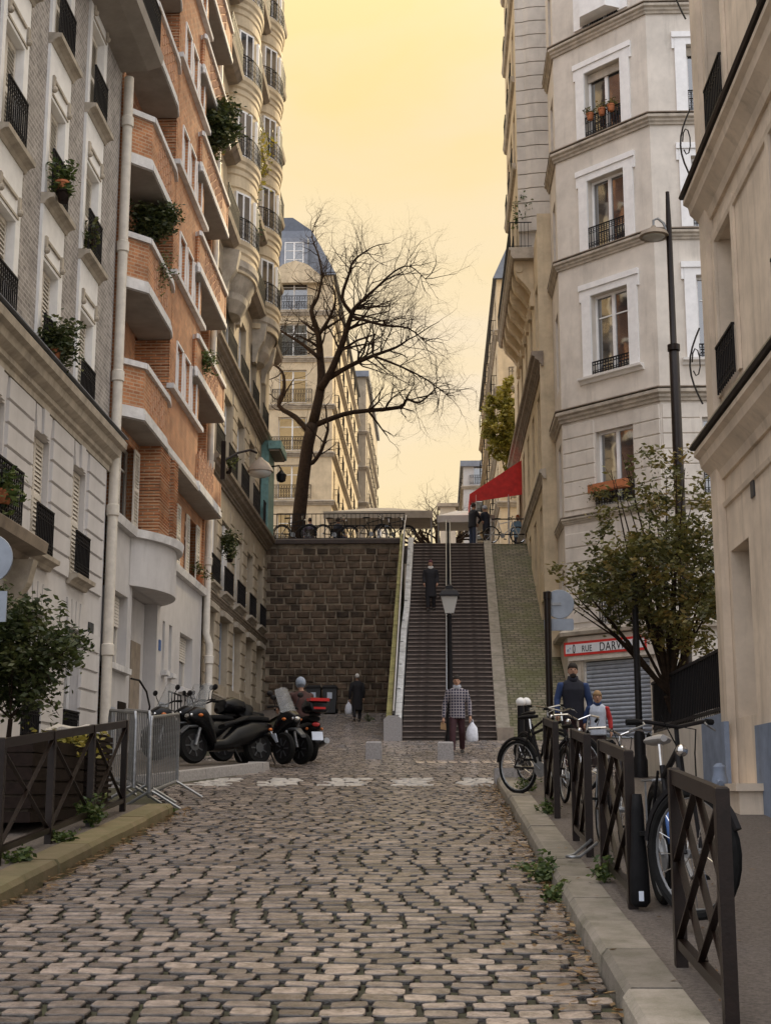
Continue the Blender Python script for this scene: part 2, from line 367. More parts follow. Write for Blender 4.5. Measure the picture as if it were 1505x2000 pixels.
# ================================================================ GROUND
def sheet(name, xs, ys, mat_, dz, hfun=gz):
    m = MB(); nx, ny = len(xs), len(ys)
    vs = [(x, y, hfun(y)+dz) for y in ys for x in xs]
    fs = [(j*nx+i, j*nx+i+1, (j+1)*nx+i+1, (j+1)*nx+i) for j in range(ny-1) for i in range(nx-1)]
    m.add(vs, fs); return m.build(name, mat_)
ys_all = [-80, -40, -20, 0]+[2*i for i in range(1, 27)]+[53.9]
ground = struct(sheet('ground', [-60, -20, -6.4, 0, 3.4, 12, 60], ys_all, M['grout'], -.06))
road = struct(sheet('road', [-6.4, -3.06, .87, 6], [float(y) for y in range(-12, 54)], M['grout'], -.014))
def outline(w, d, k, n, jit, r):
    pts = []
    for i in range(n):
        a = 2*math.pi*(i+.5)/n; c, s = math.cos(a), math.sin(a); e = 2/5.4
        pts.append((math.copysign(abs(c)**e, c)*w/2*(1+r.uniform(-jit, jit))*k, math.copysign(abs(s)**e, s)*d/2*(1+r.uniform(-jit, jit))*k))
    return pts
def cobble(mb, cx, cy, w, d, r, n=8, zf=None, t=None, up=.0):
    o = outline(w, d, 1, n, .045, r); zf = zf or (lambda x, y: 0.0)
    vs = []; top = .011+up
    tx, ty = r.uniform(-.03, .03), r.uniform(-.03, .03)
    for k, z in ((1.0, -.03), (.985, .004+up), (.945, top)):
        for x, y in o: vs.append((cx+x*k, cy+y*k, zf(cx+x*k, cy+y*k)+z+(x*tx+y*ty if z > -.02 else 0)))
    vs.append((cx, cy, zf(cx, cy)+top+.001))
    fs = []
    for ring in range(2):
        for i in range(n): j = (i+1) % n; fs.append((ring*n+i, ring*n+j, (ring+1)*n+j, (ring+1)*n+i))
    for i in range(n): fs.append((2*n+i, 2*n+(i+1) % n, 3*n))
    mb.add(vs, fs, t)
    if t is not None: mb.t[-3*n:-2*n] = [-.22]*n; mb.t[-2*n:-n] = [t*.4-.15]*n      # sides and bevel of each stone darkened so the joints stand out
rc = random.Random(3)
variants = []
for k in range(16):
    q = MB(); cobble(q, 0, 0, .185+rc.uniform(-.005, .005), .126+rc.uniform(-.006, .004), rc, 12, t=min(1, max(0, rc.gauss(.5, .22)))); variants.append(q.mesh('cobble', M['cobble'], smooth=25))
def road_edges(y):     # left and right limits of the paved carriageway
    xl = -3.08; xr = .86
    if y > 16.8: xl = -3.08-min(1.1, (y-16.8)*.30)
    if y > 21.2: xl = -4.1+(y-21.2)*.262
    if y > 25.3: xl = -5.0
    if y > 21.7: xr = .86+min(2.55, (y-21.7)*.9)
    return xl, xr
ptd = MB()
STR = [(-3.5+1.02*i, .56) for i in range(5)]
def painted(x, y): return 21.5 < y < 23.3 and any(abs(x-(c+.05*(y-21.5))) < w/2 for c, w in STR) and rc.random() < .96
far = MB(); cnt = 0; yrow = 3.2; near = []
while yrow < 34.2:
    pitch = .156 if yrow < 22 else .16
    xl, xr = road_edges(yrow); x = xl+rc.uniform(0, .12)
    wob = rc.uniform(-.004, .004)
    while x < xr-.04:
        w = rc.uniform(.16, .235)
        if x+w > xr+.03: w = xr-x
        if w < .07: break
        cy = yrow+wob+.03*math.sin(x*1.1+yrow*.35)+rc.uniform(-.004, .004)
        if 22.1 < yrow < 24.2 and False: pass
        near.append((x+w/2, cy, w)); x += w+rc.uniform(.018, .036)
    yrow += pitch
def size_in_view(c):
    v = Vector((c[0], c[1], gz(c[1])))-EYE; dz_ = v.dot(FW)
    px = 752.5+FPX*v.dot(RT)/dz_; py = 1000-FPX*v.dot(UP)/dz_
    return 1e9 if not (-60 < px < 1300 and py < 2030) else dz_
order = sorted(range(len(near)), key=lambda i: size_in_view(near[i])); big = set(order[:300])
for i, (cx, cy, w) in enumerate(near):
    sl = (gz(cy+.1)-gz(cy-.1))/.2
    if i in big:
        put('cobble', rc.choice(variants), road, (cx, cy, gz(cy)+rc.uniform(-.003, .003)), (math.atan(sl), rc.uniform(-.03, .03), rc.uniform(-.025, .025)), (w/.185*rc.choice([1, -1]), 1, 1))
    else:
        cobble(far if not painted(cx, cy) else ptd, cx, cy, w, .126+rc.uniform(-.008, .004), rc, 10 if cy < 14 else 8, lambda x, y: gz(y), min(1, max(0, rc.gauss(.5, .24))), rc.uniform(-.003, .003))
# the alley left of the stairs keeps its setts up to the retaining wall
y = 34.2
while y < 53.2:
    for x0, x1 in ((-5.3, -1.25),) if y > 38.7 else ((-5.3, 3.3),):
        x = x0+rc.uniform(0, .2)
        while x < x1:
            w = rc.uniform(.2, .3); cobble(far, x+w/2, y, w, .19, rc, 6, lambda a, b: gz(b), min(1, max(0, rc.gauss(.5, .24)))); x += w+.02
    y += .215
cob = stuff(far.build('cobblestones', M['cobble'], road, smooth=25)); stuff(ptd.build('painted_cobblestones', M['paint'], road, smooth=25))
# pale band of long setts in front of the stairs
x = -.35
sett_me = None
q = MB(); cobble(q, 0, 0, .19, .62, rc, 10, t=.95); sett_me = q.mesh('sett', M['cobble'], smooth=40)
while x < 2.6:
    put('sett', sett_me, road, (x, 28.2, gz(28.2)+.012), (.07, 0, rc.uniform(-.02, .02)+.05)); x += .215
# pavements
def gz13(y): return gz(y)+.13
pr = struct(sheet('pavement_right', [1.15, 2.3, 3.5], [-6+i for i in range(28)]+[21.75], M['asphalt'], .13))
pl = struct(sheet('pavement_left', [-6.5, -5, -3.36], [-6+i for i in range(23)]+[16.7], M['asphalt'], .13))
def kerbrun(par, xa, xb, y0, y1, mt, seed, length=1.02):
    r = random.Random(seed); y = y0
    while y < y1-.2:
        L = min(length*r.uniform(.85, 1.25), y1-y); m = MB(); a, b = y+.006, y+L-.006
        dx, dzz = r.uniform(-.008, .008), r.uniform(-.006, .006); road_side = xa if abs(xa) < abs(xb) else xb; back = xb if road_side == xa else xa
        sg = 1 if back > road_side else -1; ch = .035
        sec = [(road_side+dx, -.05), (road_side+dx+sg*.012, .135-ch+dzz), (road_side+dx+sg*ch*1.2, .137+dzz), (back, .137+dzz), (back, -.05)]
        m.prism(sec, lambda p: (p[0], a, gz(a)+p[1]), lambda p: (p[0], b, gz(b)+p[1]), t=r.random())
        m.build('kerb_stone', mt, par); y += L
kerbrun(pr, .86, 1.148, 3.0, 21.75, M['kerb'], 1)
kerbrun(pl, -3.36, -3.06, 3.0, 16.75, M['kerb_moss'], 2)
m = MB(); m.box(.84, 1.20, 21.45, 21.85, gz(21.6)-.1, gz(21.6)+.26); m.build('corner_stone', M['granite'], pr)
# long pavement by the left facades with the kerb the motorbikes stand behind
poly = [(-6.5, 20.6), (-4.35, 21.7), (-3.05, 25.3), (-3.15, 25.6), (-4.0, 26.2), (-5.6, 28.5), (-5.6, 53.2), (-6.5, 53.2)]
lp = MB(); 
def strip(mb, rows, h):
    for (ya, xa0, xa1), (yb, xb0, xb1) in zip(rows, rows[1:]):
        mb.quad((xa0, ya, gz(ya)+h), (xa1, ya, gz(ya)+h), (xb1, yb, gz(yb)+h), (xb0, yb, gz(yb)+h))
strip(lp, [(20.6, -6.5, -6.3), (21.7, -6.5, -4.5), (23.5, -6.5, -3.85), (25.2, -6.5, -3.3), (25.7, -6.5, -3.4), (27, -6.5, -4.6), (28.5, -6.5, -5.6)]+[(float(y), -6.5, -5.6) for y in range(30, 54, 2)]+[(53.4, -6.5, -5.6)], .12)
lpv = struct(lp.build('pavement_by_facades', M['asphalt']))
pts = [(-6.3, 20.6), (-4.35, 21.65), (-3.75, 23.4), (-3.05, 25.25)]
for (xa, ya), (xb, yb) in zip(pts, pts[1:]):
    d = Vector((xb-xa, yb-ya, 0)).normalized(); nrm = Vector((d.y, -d.x, 0)); m = MB()
    A, B = Vector((xa, ya, gz(ya))), Vector((xb, yb, gz(yb))); w = nrm*-.30
    e = Vector((0, 0, .15)); f = Vector((0, 0, -.05)); A = A+d*.006; B = B-d*.006
    m.hexa([A+f, B+f, B+w+f, A+w+f, A+e+nrm*-.03, B+e+nrm*-.03, B+w+e, A+w+e]); m.build('kerb_stone', M['granite'], lpv)
m = MB(); m.hexa([(-3.05, 25.26, gz(25.2)-.05), (-2.98, 25.6, gz(25.6)-.05), (-3.4, 25.75, gz(25.7)-.05), (-3.36, 25.3, gz(25.3)-.05), (-3.07, 25.26, gz(25.2)+.15), (-3.0, 25.58, gz(25.6)+.15), (-3.38, 25.72, gz(25.7)+.15), (-3.34, 25.3, gz(25.3)+.15)]); m.build('kerb_stone', M['granite'], lpv)
# side street (to the right, in front of the corner house) and its pavement
ss = struct(sheet('side_street', [3.42, 6, 12, 40], [24.2, 26, 28, 30, 32, 34, 36, 38, 39.6], M['asphalt'], .0))
# fallen leaves and moss in the gutters
lf = MB(); r2 = random.Random(11)
def leaflet(mb, c, s, r, t=None, flat=False):
    a = r.uniform(0, 6.28); 
    d = Vector((math.cos(a), math.sin(a), r.uniform(-.25, .25) if flat else r.uniform(-.8, .8))).normalized()
    u = d.cross(Vector((r.uniform(-.4, .4), r.uniform(-.4, .4), 1)) if flat else Vector((r.uniform(-1, 1), r.uniform(-1, 1), r.uniform(-1, 1))))
    if u.length < 1e-3: u = d.orthogonal()
    u.normalize(); c = Vector(c)
    mb.add([c-d*s, c+u*s*.45, c+d*s, c-u*s*.45], [(0, 1, 2, 3)], r.random() if t is None else t)
for k in range(1500):
    if r2.random() < .72: yy = r2.uniform(7.0, 21.5); xx = .86-abs(r2.gauss(0, .16))
    else: yy = r2.uniform(10, 17.5); xx = -3.06+abs(r2.gauss(0, .10))
    leaflet(lf, (xx, yy, gz(yy)+.028+r2.uniform(0, .02)), r2.uniform(.016, .04), r2, flat=True)
for k in range(160):
    yy = r2.uniform(6, 20); xx = r2.uniform(.9, 3.3); leaflet(lf, (xx, yy, gz(yy)+.146), r2.uniform(.014, .03), r2, flat=True)
dl = stuff(lf.build('fallen_leaves', M['leaf_dry'], recalc=False)); dl['label'] = 'dry brown leaves gathered along the gutters'
# upper street
terr = MB(); terr.box(-60, 120, 54.0, 900, 10.2, 10.9); terrace = struct(terr.build('upper_street', M['asphalt']))
# ================================================================ FACADE HELPERS
def wall(F, s0, s1, z0, z1, ops, name, mt, parent, depth=.3, n=0.0, rev=None):
    m = MB(); ss = sorted({s0, s1, *[a for o in ops for a in o[:2] if s0 < a < s1]}); zs = sorted({z0, z1, *[a for o in ops for a in o[2:4] if z0 < a < z1]})
    for i in range(len(ss)-1):
        for j in range(len(zs)-1):
            cs, cz = (ss[i]+ss[i+1])/2, (zs[j]+zs[j+1])/2
            if any(o[0] < cs < o[1] and o[2] < cz < o[3] for o in ops): continue
            m.quad(F.pt(ss[i], zs[j], n), F.pt(ss[i+1], zs[j], n), F.pt(ss[i+1], zs[j+1], n), F.pt(ss[i], zs[j+1], n))
    body = m
    if rev is not None: m = MB()
    for a, b, c, d in [o[:4] for o in ops]:
        P = F.pt
        m.quad(P(a, c, n), P(a, d, n), P(a, d, n-depth), P(a, c, n-depth)); m.quad(P(b, c, n), P(b, d, n), P(b, d, n-depth), P(b, c, n-depth))
        m.quad(P(a, d, n), P(b, d, n), P(b, d, n-depth), P(a, d, n-depth)); m.quad(P(a, c, n), P(b, c, n), P(b, c, n-depth), P(a, c, n-depth))
    if rev is not None:
        rv = m.build('window_reveals', rev, parent, recalc=False); stuff(rv)
    return body.build(name, mt, parent, recalc=False)
def window(F, par, s0, s1, z0, z1, n=-.2, kind='glass', leaves=2, bars=1, fm='white', fw=.055):
    g = .004; s0 += g; s1 -= g; z0 += g; z1 -= g
    m = MB(); m.fbox(F, s0, s0+fw, z0, z1, n, n+.06); m.fbox(F, s1-fw, s1, z0, z1, n, n+.06)
    m.fbox(F, s0+fw, s1-fw, z1-fw, z1, n, n+.06); m.fbox(F, s0+fw, s1-fw, z0, z0+fw*1.4, n, n+.06)
    inner = (s1-s0-2*fw)/leaves
    for i in range(1, leaves): c = s0+fw+inner*i; m.fbox(F, c-fw*.8, c+fw*.8, z0+fw*1.4, z1-fw, n+.005, n+.065)
    for b in range(bars):
        zz = z0+(z1-z0)*(.72 if bars == 1 else (b+1)/(bars+1))
        for i in range(leaves): m.fbox(F, s0+fw+inner*i+fw*.8, s0+fw+inner*(i+1)-fw*.8, zz-.018, zz+.018, n+.01, n+.05)
    w = m.build('window', M[fm], par)
    for i in range(leaves):
        q = MB(); a, b = s0+fw+inner*i, s0+fw+inner*(i+1); q.fbox(F, a+.002, b-.002, z0+fw, z1-fw*.8, n+.016, n+.024)
        q.build('pane', M['glass'] if kind == 'glass' else M['glass_lt'], w)
    return w
def shutter(F, par, s0, s1, z0, z1, n=-.1, mt='shutter', name='shutter', step=.075, leaves=2):
    w = None
    for i in range(leaves):
        a = s0+(s1-s0)*i/leaves+.006; b = s0+(s1-s0)*(i+1)/leaves-.006; fw = .045
        m = MB(); m.fbox(F, a, a+fw, z0+.005, z1-.005, n, n+.035); m.fbox(F, b-fw, b, z0+.005, z1-.005, n, n+.035)
        for zz in (z0+.005, (z0+z1)/2-.04, z1-.085): m.fbox(F, a+fw, b-fw, zz, zz+.08, n, n+.035)
        z = z0+.1
        while z < z1-.12:
            P = F.pt; m.add([P(a+fw, z, n+.032), P(b-fw, z, n+.032), P(b-fw, z+step*.95, n+.004), P(a+fw, z+step*.95, n+.004)], [(0, 1, 2, 3)]); z += step
        m.fbox(F, a+fw, b-fw, z0+.08, z1-.08, n-.004, n)
        w = m.build(name, M[mt], par)
    return w
def railing(F, par, s0, s1, z0, h, n, mt='iron', step=.1, fancy=True, ret=0.0, name='railing', r=.008):
    m = MB(); P = F.pt
    m.fbox(F, s0, s1, z0+h-.03, z0+h, n-.02, n+.02); m.fbox(F, s0, s1, z0+.05, z0+.07, n-.01, n+.01)
    if fancy: m.fbox(F, s0, s1, z0+h*.70, z0+h*.70+.014, n-.007, n+.007)
    k = max(2, int(round((s1-s0)/step)))
    for i in range(k+1):
        a = s0+(s1-s0)*i/k; m.bar(P(a, z0, n), P(a, z0+h-.03, n), .022, .022)
        if fancy and i < k:
            c = a+(s1-s0)/k/2; rr = (s1-s0)/k*.42
            m.tube([P(c+rr*math.cos(t), z0+h*.84+rr*1.1*math.sin(t), n) for t in [j*1.0472 for j in range(6)]], .0105, 4, closed=True)
            m.tube([P(c+rr*math.cos(t), z0+h*.2+rr*math.sin(t), n) for t in [j*1.0472 for j in range(6)]], .0105, 4, closed=True)
    if ret > 0:
        for a in (s0, s1):
            m.bar(P(a, z0+h-.015, n), P(a, z0+h-.015, n-ret), .03, .03); m.bar(P(a, z0+.06, n), P(a, z0+.06, n-ret), .02, .02)
            kk = max(1, int(ret/step))
            for j in range(1, kk+1): m.bar(P(a, z0, n-ret*j/(kk+1)), P(a, z0+h-.03, n-ret*j/(kk+1)), .016, .016)
    return m.build(name, M[mt], par)
def moulding(F, par, s0, s1, z0, prof, name, mt, ends=True):     # prof [(n, dz)] outline swept along s
    m = MB(); m.prism(prof, lambda p: F.pt(s0, z0+p[1], p[0]), lambda p: F.pt(s1, z0+p[1], p[0])); return m.build(name, M[mt], par)
CORN = [(-.02, 0), (.06, 0), (.06, .10), (.12, .14), (.12, .22), (.24, .30), (.27, .42), (.36, .46), (.38, .58), (.34, .63), (-.02, .66)]
COURSE = [(-.02, 0), (.05, 0), (.06, .06), (.10, .10), (.10, .16), (.16, .20), (.16, .27), (.12, .30), (-.02, .32)]
SILL = [(-.02, 0), (.07, 0), (.10, .06), (.16, .10), (.22, .11), (.23, .18), (-.02, .20)]
def scaleprof(p, a, b): return [(x*a if x > 0 else x, z*b) for x, z in p]
def pot_plant(label, loc, r, h, kind='leaf_gr', seed=0, pot='terracotta', n=260, size=.06, name='balcony_plant', droop=.2, group=None):
    t = thing(name, label, 'plant', loc, 0, group); q = random.Random(seed); m = MB()
    if pot: m.lathe([(.07, 0), (.085, .02), (.11, .17), (.125, .17), (.125, .21), (.105, .21), (.1, .17)], loc, 10); m.build('pot', M[pot], t, smooth=40)
    m = MB(); base = Vector(loc)+Vector((0, 0, .2 if pot else 0)); l = MB()
    for k in range(14):
        a = q.uniform(0, 6.28); rr = r*q.uniform(.2, 1); e = base+Vector((math.cos(a)*rr, math.sin(a)*rr, h*q.uniform(-droop, 1)))
        mid = base.lerp(e, .5)+Vector((0, 0, h*.18)); m.tube([base, mid, e], [.008, .006, .003], 4)
        for j in range(n//14):
            f = q.uniform(.25, 1.08); p = base.lerp(mid, f*2) if f < .5 else mid.lerp(e, f*2-1)
            leaflet(l, p+Vector((q.gauss(0, .25*r), q.gauss(0, .25*r), q.gauss(0, .16*h))), size*q.uniform(.6, 1.3), q)
    m.build('stems', M['bark'], t); l.build('foliage', M[kind], t, recalc=False)
    return t
LF = Fac((-6.5, 0, 0), (0, 1, 0), (1, 0, 0))
# ================================================================ LEFT BUILDING 1: white and grey block with shutters
b1 = thing('apartment_building', 'white and grey block with rusticated base, patterned grey brick and closed pale shutters', 'building', (-6.5, 20, gz(20)), group=None)
cols = [17.0, 19.5, 22.03, 24.53]
W1 = .95
low = []
for c in cols: low += [(c+.06, c+.06+W1+.03, 5.42, 7.37), (c+.1, c+.1+W1+.1, 2.35, 4.45)]
wall(LF, 10, 27.25, .3, 7.86, low, 'lower_wall', M['plaster'], b1, .32)
up_ops = [(c, c+W1, z, z+1.78) for c in cols for z in (8.47, 11.36, 14.25, 17.2)]
wall(LF, 10, 27.25, 7.86, 21.5, up_ops, 'upper_wall', M['brick_pat'], b1, .2, rev=M['white'])
m = MB(); m.box(-12, -6.86, 10, 27.25, .2, 21.45); m.box(-6.86, -6.5, 10, 10.02, .3, 21.4); m.build('inner_wall', M['moulding_dk'], b1)
m = MB(); m.box(-12, -6.35, 10, 27.25, 21.5, 21.9); m.build('roof', M['lead'], b1)
# rusticated courses, one raised panel per pier and course
piers = [(cols[i]+.06+W1+.10, cols[i+1]-.02) for i in range(3)]+[(25.66, 27.0)]
pm = {}
for k, (a, b) in enumerate(piers):
    for z in [2.0+.365*i for i in range(16)]:
        if z > 7.5 or 4.55 < z < 5.2: continue
        key = (round(b-a, 3))
        if key not in pm:
            q = MB(); h = .338; w = b-a; c = .014
            q.add([(0, 0, 0), (0, w, 0), (0, w, h), (0, 0, h), (.05, c, c), (.05, w-c, c), (.05, w-c, h-c), (.05, c, h-c)], [(4, 5, 6, 7), (0, 1, 5, 4), (1, 2, 6, 5), (2, 3, 7, 6), (3, 0, 4, 7)]); pm[key] = q.mesh('stone_panel', M['plaster'])
        put('stone_panel', pm[key], b1, (0.0, a-20, z-gz(20)))
moulding(LF, b1, 10, 27.3, 7.82, CORN, 'cornice', 'moulding')
m = MB(); m.fbox(LF, 10, 27.3, 8.485, 8.50, -.01, .40); m.build('cornice_cap', M['lead'], b1)
for ci, c in enumerate(cols):
    for ri, z in enumerate((8.47, 11.36, 14.25, 17.2)):
        m = MB(); a, b = c, c+W1    # white surround: jamb strips, lintel band with drop panel
        m.fbox(LF, a-.16, a-.002, z, z+1.78, 0.0, .05); m.fbox(LF, b+.002, b+.24, z, z+1.78, 0.0, .05)
        m.fbox(LF, a-.16, b+.24, z+1.782, z+2.70, 0.0, .05)
        m.build('window_surround', M['white'], b1)
        m = MB(); m.fbox(LF, a+.12, b-.02, z+2.12, z+2.17, .05, .085); m.fbox(LF, a+.02, b+.1, z+1.84, z+1.88, .05, .07)
        for e in (a+.06, b+.10):
            m.fbox(LF, e-.05, e+.05, z+2.0, z+2.2, .05, .09); m.sphere(LF.pt(e, z+1.96, .08), .06, 8, 5)
        m.build('carved_ornament', M['moulding'], b1, smooth=30)
        shutter(LF, b1, a, b, z+.02, z+1.78, -.12, 'shutter')
        if z > 9: moulding(LF, b1, a-.17, b+.32, z-.19, SILL, 'sill', 'moulding')
        railing(LF, b1, a-.02, b+.02, z+.03, .82, .14 if z > 9 else .12, fancy=True, step=.1)
    a, b = c+.06, c+.06+W1+.03
    shutter(LF, b1, a, b, 5.44, 7.36, -.13, 'shutter'); moulding(LF, b1, a-.1, b+.18, 5.2, SILL, 'sill', 'moulding')
    railing(LF, b1, a, b, 5.43, .74, .13)
    m = MB()
    for e in (-.34, -.02, .30):
        m.prism([(e*.8+.5*W1-.13, 0), (e*.8+.5*W1+.13, 0), (e*1.05+.5*W1+.15, .42), (e*1.05+.5*W1-.15, .42)], lambda p: LF.pt(a+p[0], 7.375+p[1], 0), lambda p: LF.pt(a+p[0], 7.375+p[1], .05 if abs(e) > .1 else .09))
    m.build('keystones', M['plaster'], b1)
    a, b = c+.1, c+.1+W1+.1
    window(LF, b1, a, b, 2.36, 4.44, -.22, kind='lt'); railing(LF, b1, a, b, 2.36, .66, .03)
    m = MB()
    for e in (-.36, -.12, .12, .36): m.prism([(e-.1, 0), (e+.1, 0), (e*1.3+.12, .5), (e*1.3-.12, .5)], lambda p: LF.pt((a+b)/2+p[0], 4.47+p[1], 0), lambda p: LF.pt((a+b)/2+p[0], 4.47+p[1], .035))
    m.build('keystones', M['plaster'], b1)
# stone balcony over the door, with its carved bracket
moulding(LF, b1, 17.6, 21.35, 5.05, [(-.02, 0), (.2, 0), (.26, .1), (.52, .14), (.55, .3), (.5, .34), (-.02, .34)], 'balcony_ledge', 'moulding_dk')
m = MB(); m.prism([(0, -1.0), (.10, -1.0), (.16, -.7), (.36, -.35), (.44, 0), (0, 0)], lambda p: LF.pt(20.95, 5.05+p[1], p[0]), lambda p: LF.pt(21.2, 5.05+p[1], p[0])); m.build('bracket', M['moulding'], b1)
railing(LF, b1, 17.6, 20.15, 5.4, .8, .46)
# long upper balcony
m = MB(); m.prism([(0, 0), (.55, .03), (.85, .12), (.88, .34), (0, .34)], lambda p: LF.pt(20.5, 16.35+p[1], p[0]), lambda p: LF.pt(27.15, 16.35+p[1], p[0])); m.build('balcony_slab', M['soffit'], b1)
railing(LF, b1, 20.5, 27.1, 16.7, .95, .80, ret=.75)
m = MB(); m.box(-6.498, -6.47, 26.2, 26.55, 4.35, 4.72); m.build('notice_plate', M['plastic_grey'], b1)
def drainpipe(label, y, x, z0, z1, par=None, mt='plaster2', r=.075, brk=None):
    t = thing('drainpipe', label, 'drainpipe', (x, y, z0)); m = MB()
    pts = [(x, y, z1), (x, y, z0)] if not brk else [(x, y, z1), (x, y, brk+.3), (x+.10, y+.02, brk), (x+.10, y+.02, z0)]
    m.tube(pts, r, 10); m.build('pipe', M[mt], t, smooth=40); z = z0+2.1
    while z < z1:
        m = MB(); m.lathe([(r+.002, -.12), (r+.03, -.1), (r+.03, .1), (r+.002, .12)], (x+(.1 if brk and z < brk else 0), y, z), 10); m.build('collar', M[mt], t, smooth=40); z += 2.75
    return t
drainpipe('tall cream drainpipe between the white block and the orange brick building', 27.28, -6.36, gz(27)+.12, 16.3, mt='shutter', r=.10)
def BP(px, py, X): return tuple(atX(px, py, X))
pot_plant('terracotta pot with leafy stems hung on white block railing', BP(121, 378, -6.2), .24, .42, 'leaf_gr', 1, n=300, size=.05)
pot_plant('dark square pot with trailing stems on white block railing', BP(124, 396, -6.16), .2, .3, 'leaf_gr', 2, pot='wood', n=120)
pot_plant('large bushy plant overflowing railing above white block cornice', BP(106, 705, -6.25), .42, .55, 'leaf_dk', 3, n=1500, size=.055, droop=.7)
pot_plant('thin wispy plant on shuttered window rail of white block', BP(182, 480, -6.3), .24, .5, 'leaf_dk', 4, n=110, pot=None)
pot_plant('hanging geranium in terracotta trough on first floor railing', BP(8, 985, -6.0), .32, .35, 'leaf_gr', 5, n=380, droop=1.4)
M['brick_lt'] = mat('pale_brick', (.50, .30, .19), .85, .1, 5, .1)
# ================================================================ LEFT BUILDING 2: orange brick with canted balconies
b2 = thing('brick_building', 'orange brick building with white slabs, canted brick balconies and a white curved ground floor', 'building', (-6.5, 33, gz(33)))
Y0, Y1 = 27.42, 38.95
def bulge(s):
    if s < 29.6 or s > 33.15: return 0.0
    return .62*max(0, math.sin(math.pi*(s-29.6)/3.55))**.75
ops = [(27.62, 29.55, 4.12, 5.62), (29.95, 32.75, 2.4, 5.9), (33.42, 33.72, 4.42, 5.60), (34.25, 34.62, 4.42, 5.60), (35.72, 37.6, 4.2, 5.58)]
wall(LF, Y0, Y1, 1.5, 7.05, ops, 'plaster_wall', M['plaster2'], b2, .34)
m = MB(); m.box(-13, -6.86, Y0, Y1, 1.4, 9.0); m.box(-13, -7.0, Y0, Y1, 9.0, 30.0); m.box(-7.02, -6.45, Y1-.25, Y1, 7.06, 30.0); m.box(-7.02, -6.5, Y0, Y0+.14, 7.06, 30); m.build('inner_wall', M['brick'], b2)
m = MB()     # curved white bay over the entrance, with a soffit
sg = [29.6+3.55*i/16 for i in range(17)]
for a, b in zip(sg, sg[1:]):
    P = LF.pt; m.quad(P(a, 5.9, bulge(a)+.005), P(b, 5.9, bulge(b)+.005), P(b, 7.0, bulge(b)+.005), P(a, 7.0, bulge(a)+.005)); m.quad(P(a, 5.9, -.02), P(b, 5.9, -.02), P(b, 5.9, bulge(b)+.005), P(a, 5.9, bulge(a)+.005))
m.build('curved_bay', M['plaster2'], b2, smooth=50, recalc=False)
m = MB()
sg = [Y0+.02, 28.5]+[29.3+.25*i for i in range(17)]+[34.5, 36, Y1-.05]
for a, b in zip(sg, sg[1:]):
    P = LF.pt; A, B = bulge(a)+.17, bulge(b)+.17
    m.hexa([P(a, 6.93, -.01), P(b, 6.93, -.01), P(b, 6.93, B-.03), P(a, 6.93, A-.03), P(a, 7.10, -.01), P(b, 7.10, -.01), P(b, 7.10, B), P(a, 7.10, A)])
m.build('ledge', M['slab'], b2)
for o in (ops[0], ops[4]):
    w = window(LF, b2, o[0], o[1], o[2], o[3], -.26, 'lt', fm='shutter'); moulding(LF, b2, o[0]-.05, o[1]+.06, o[2]-.14, [(-.02, 0), (.12, .02), (.12, .14), (-.02, .14)], 'sill', 'slab')
    q = MB(); k = 0
    while k < 9: q.fbox(LF, o[0]+.06, o[1]-.06, o[3]-.1-.068*k, o[3]-.045-.068*k, -.20, -.165); k += 1
    q.build('roller_blind', M['shutter'], b2)
for o in (ops[2], ops[3]): window(LF, b2, o[0], o[1], o[2], o[3], -.2, 'lt', leaves=1, bars=0, fw=.04); moulding(LF, b2, o[0]-.06, o[1]+.08, o[2]-.13, [(-.02, 0), (.14, .02), (.14, .13), (-.02, .13)], 'sill', 'slab')
m = MB(); m.fbox(LF, 29.96, 32.74, 2.45, 5.88, -.33, -.30); m.build('entrance_wall', M['plaster2'], b2)
m = MB(); m.fbox(LF, 31.2, 32.2, 2.7, 4.9, -.299, -.25); m.build('door', M['moulding_dk'], b2)
m = MB(); m.tube([LF.pt(29.9, 3.95, .05), LF.pt(30.4, 3.95, .12), LF.pt(31.0, 3.75, .16), LF.pt(31.4, 3.45, .16), LF.pt(31.5, 3.2, .1)], .022, 6); m.build('handrail', M['iron'], b2)
for a, b, z in ((33.6, 35.2, 3.45), (35.8, 37.7, 3.5)):
    railing(LF, b2, a, b, z, .5, .16, fancy=False, step=.4); moulding(LF, b2, a-.1, b+.1, z-.16, [(-.02, 0), (.2, .02), (.2, .13), (-.02, .13)], 'sill', 'slab')
for a, b in ((27.6, 28.7), (33.2, 34.4), (37.0, 38.3)):
    m = MB(); m.fbox(LF, a, b, gz(a)-.1, gz(a)+1.15, .003, .012); m.build('base_panel', M['grey_paint'], b2)
m = MB(); m.fbox(LF, 28.9, 29.6, gz(29)+.35, gz(29)+1.2, .003, .03); m.build('cellar_hatch', M['iron_br'], b2)
m = MB(); m.fbox(LF, 32.98, 33.2, 4.85, 5.1, .003, .02); m.build('number_plate', M['blue_ink'], b2)
